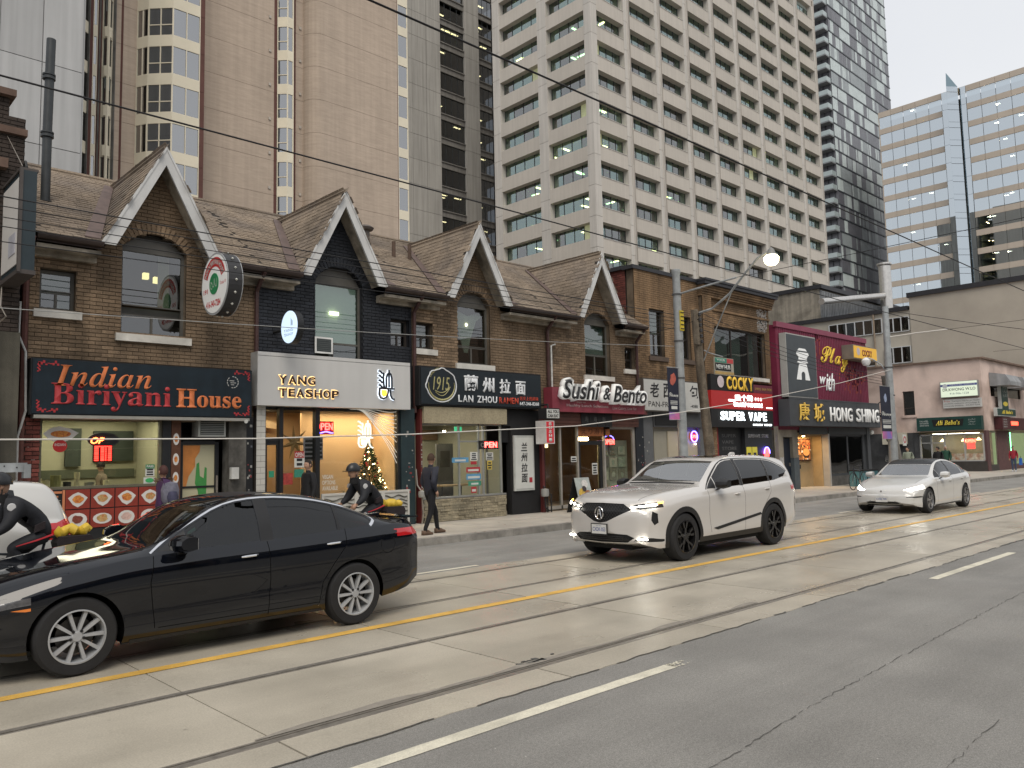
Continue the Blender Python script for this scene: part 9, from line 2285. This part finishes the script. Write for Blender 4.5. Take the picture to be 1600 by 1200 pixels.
for i, (z0, z1, s) in enumerate(((5.92, 5.85, .18), (5.72, 5.74, .18), (5.52, 5.63, .2), (5.38, 5.52, .22), (4.72, 5.42, .12))):
    wire(('topmost', 'second', 'third', 'fourth', 'lowest and widest spaced')[i]+' of the black cables running in front of the gabled house windows', sag((-22, 13.7, z0+.25), (19.65, 13.65, z1), s), .008 if i else .011, CAB)
wire('pale cable just above the restaurant signs', sag((-22, 13.9, 4.1), (19.65, 13.7, 4.9), .45), .007, CABG)
wire('span wire from the first steel pole across the street', sag((19.8,11.6,6.62), (19.8,-9,7.2), .15), .008, CAB)
wire('span wire from the second steel pole across the street', sag((35.3,11.2,6.55), (35.3,-9,7.2), .15), .008, CAB)
wire('span wire farther down the street at the right edge', sag((50,13.6,7.0), (50,-9,7.2), .15), .008, CAB)
for i in range(4): wire(('upper', 'second', 'third', 'lowest')[i]+' black cable between the wooden poles', sag((21.3,13.8,6.1-.17*i), (36.3,14.1,4.9-.12*i), .25), .009, CAB)
wire('black service cable from the pole to the sushi house gutter', sag((21.2,13.8,5.9), (20.9,15.8,5.7), .1, 8), .010, CAB)
wire('thin cable sloping down over the blank taupe wall', sag((35.3,13.6,7.7), (42.0,5.6,5.9), .1), .012, CAB)
wire('white insulated cable at the right edge', sag((37.5,9.0,5.6), (44,7.0,5.6), .05), .03, CABW)
# wall hardware
mt = thing('gas_meter', 'grey gas meter with pipes at the left of the ramen shop stone base', 'gas meter', (12.0, 15.95, .5))
MB().lathe((12.02,15.95,.88), [(0,-.09),(.09,-.07),(.1,.0),(.09,.07),(0,.09)], 14).build('meter_body', mat('meter_grey', (.32,.32,.30), .5, .1, metal=.3), mt, smooth=True)
MB().tube([(12.02,15.95,.82),(12.05,15.95,.4),(12.05,16.0,.16)], .022, 8).tube([(12.0,15.95,.95),(11.99,16.1,1.1),(11.99,16.15,1.5)], .02, 8).build('meter_pipe', STEEL, mt)
mt = thing('gas_meter', 'dark gas meter cluster beside the sandwich board at the sushi shop', 'gas meter', (16.35, 15.95, .3))
MB().lathe((16.30,15.9,.72), [(0,-.12),(.11,-.10),(.12,.0),(.11,.10),(0,.12)], 14).build('meter_body', MATS['meter_grey'], mt, smooth=True)
MB().tube([(16.30,15.9,.6),(16.32,15.9,.3),(16.5,15.95,.2)], .025, 8).tube([(16.45,15.95,.16),(16.45,15.95,.7),(16.45,16.1,.9)], .02, 8).tube([(16.6,15.95,.16),(16.6,15.95,.66),(16.3,15.95,.68)], .02, 8).build('meter_pipe', IRON, mt)
sv = thing('security_camera', 'small white dome camera under the right corner of the charcoal band', 'camera', (38.5, 15.6, 2.5))
MB().lathe((38.3,15.75,2.50), [(0,-.10),(.08,-.06),(.10,.02),(.07,.1),(0,.12)], 12).build('camera_body', PAPER, sv, smooth=True)
sv = thing('security_camera', 'small white camera at the right end of the Indian restaurant sign', 'camera', (7.45, 15.9, 2.5))
MB().tube([(7.5,16.0,2.62),(7.42,15.86,2.60)], .035, 10).build('camera_body', PAPER, sv, smooth=True)
bx = thing('planter_box', 'teal planter box on the pavement behind the parked bicycle', 'planter', (33.5, 15, .15))
MB().box(34.4, 35.9, 14.6, 15.2, .15, .80).build('box_body', mat('teal_box', (.06,.17,.20), .6, .15), bx); MB().box(34.38, 35.92, 14.58, 15.22, .80, .85).build('box_rim', BLKM, bx)
rs2 = thing('no_parking_sign', 'small white and red parking sign on the pole by the lot', 'sign', (37.1, 14, 1.6))
MB().box(37.35, 37.75, 14.0, 14.02, 1.85, 2.35).build('plate', PAPER, rs2); MB().lathe((37.55,13.995,2.12), [(.10,-.004),(.15,-.004),(.15,0),(.10,0)], 16, 'y').build('red_ring', MATS['sign_red'], rs2)
rb = thing('roof_rack_beam', 'perforated grey metal beam reaching in from the left edge above the hatchback', 'metal beam', (1.5, 11.5, 1.7))
MB().box(-2, 2.62, 12.0, 12.08, 1.70, 1.82).box(2.58, 2.66, 11.98, 12.1, 1.62, 1.80).build('beam', GALV, rb)
for k in range(6): MB().lathe((2.5-.14*k, 11.995, 1.76+.02*(k % 2)), [(0,-.002),(.01,-.002),(.01,0)], 8, 'y').build('bolt_hole', IRON, rb)
MB().tube([(-1.5,12.04,1.70),(-1.5,12.04,1.55)], .02, 6).tube([(1.2,12.04,1.7),(1.2,12.04,1.5)], .02, 6).build('support', IRON, rb)
# litter and manholes
STK = [mat('sticker_bits_%d' % i, c, .7, .2, 20) for i, c in enumerate(((.30,.30,.28), (.22,.04,.04), (.10,.11,.13)))]
rr = random.Random(33)
for h_, x0, x1, y in ((H1, 3.47, 3.66, 16.195), (H1, 7.60, 7.72, 16.195), (H2, 11.62, 11.95, 16.155), (H3, 12.11, 12.15, 16.095), (H4, 20.9, 21.25, 16.145), (B5, 21.3, 21.8, 16.195)):
    mb = MB()
    for i in range(18):
        x = rr.uniform(x0, x1-.03); z = min(2.5, .7+abs(rr.gauss(.7, .5))); w_ = min(rr.uniform(.02, .07), x1-x)
        mb.box(x, x+w_, y-.003-.0004*i*.1, y, z, z+rr.uniform(.02, .06), rr.choice((0,0,0,1,2)))
    mb.build('old_stickers', STK, h_, kind='stuff')
# ------------------------------------------------------------------ tidy up the scratch scene
for m_ in GLY.values(): bpy.data.meshes.remove(m_)
bpy.data.scenes.remove(TMP)
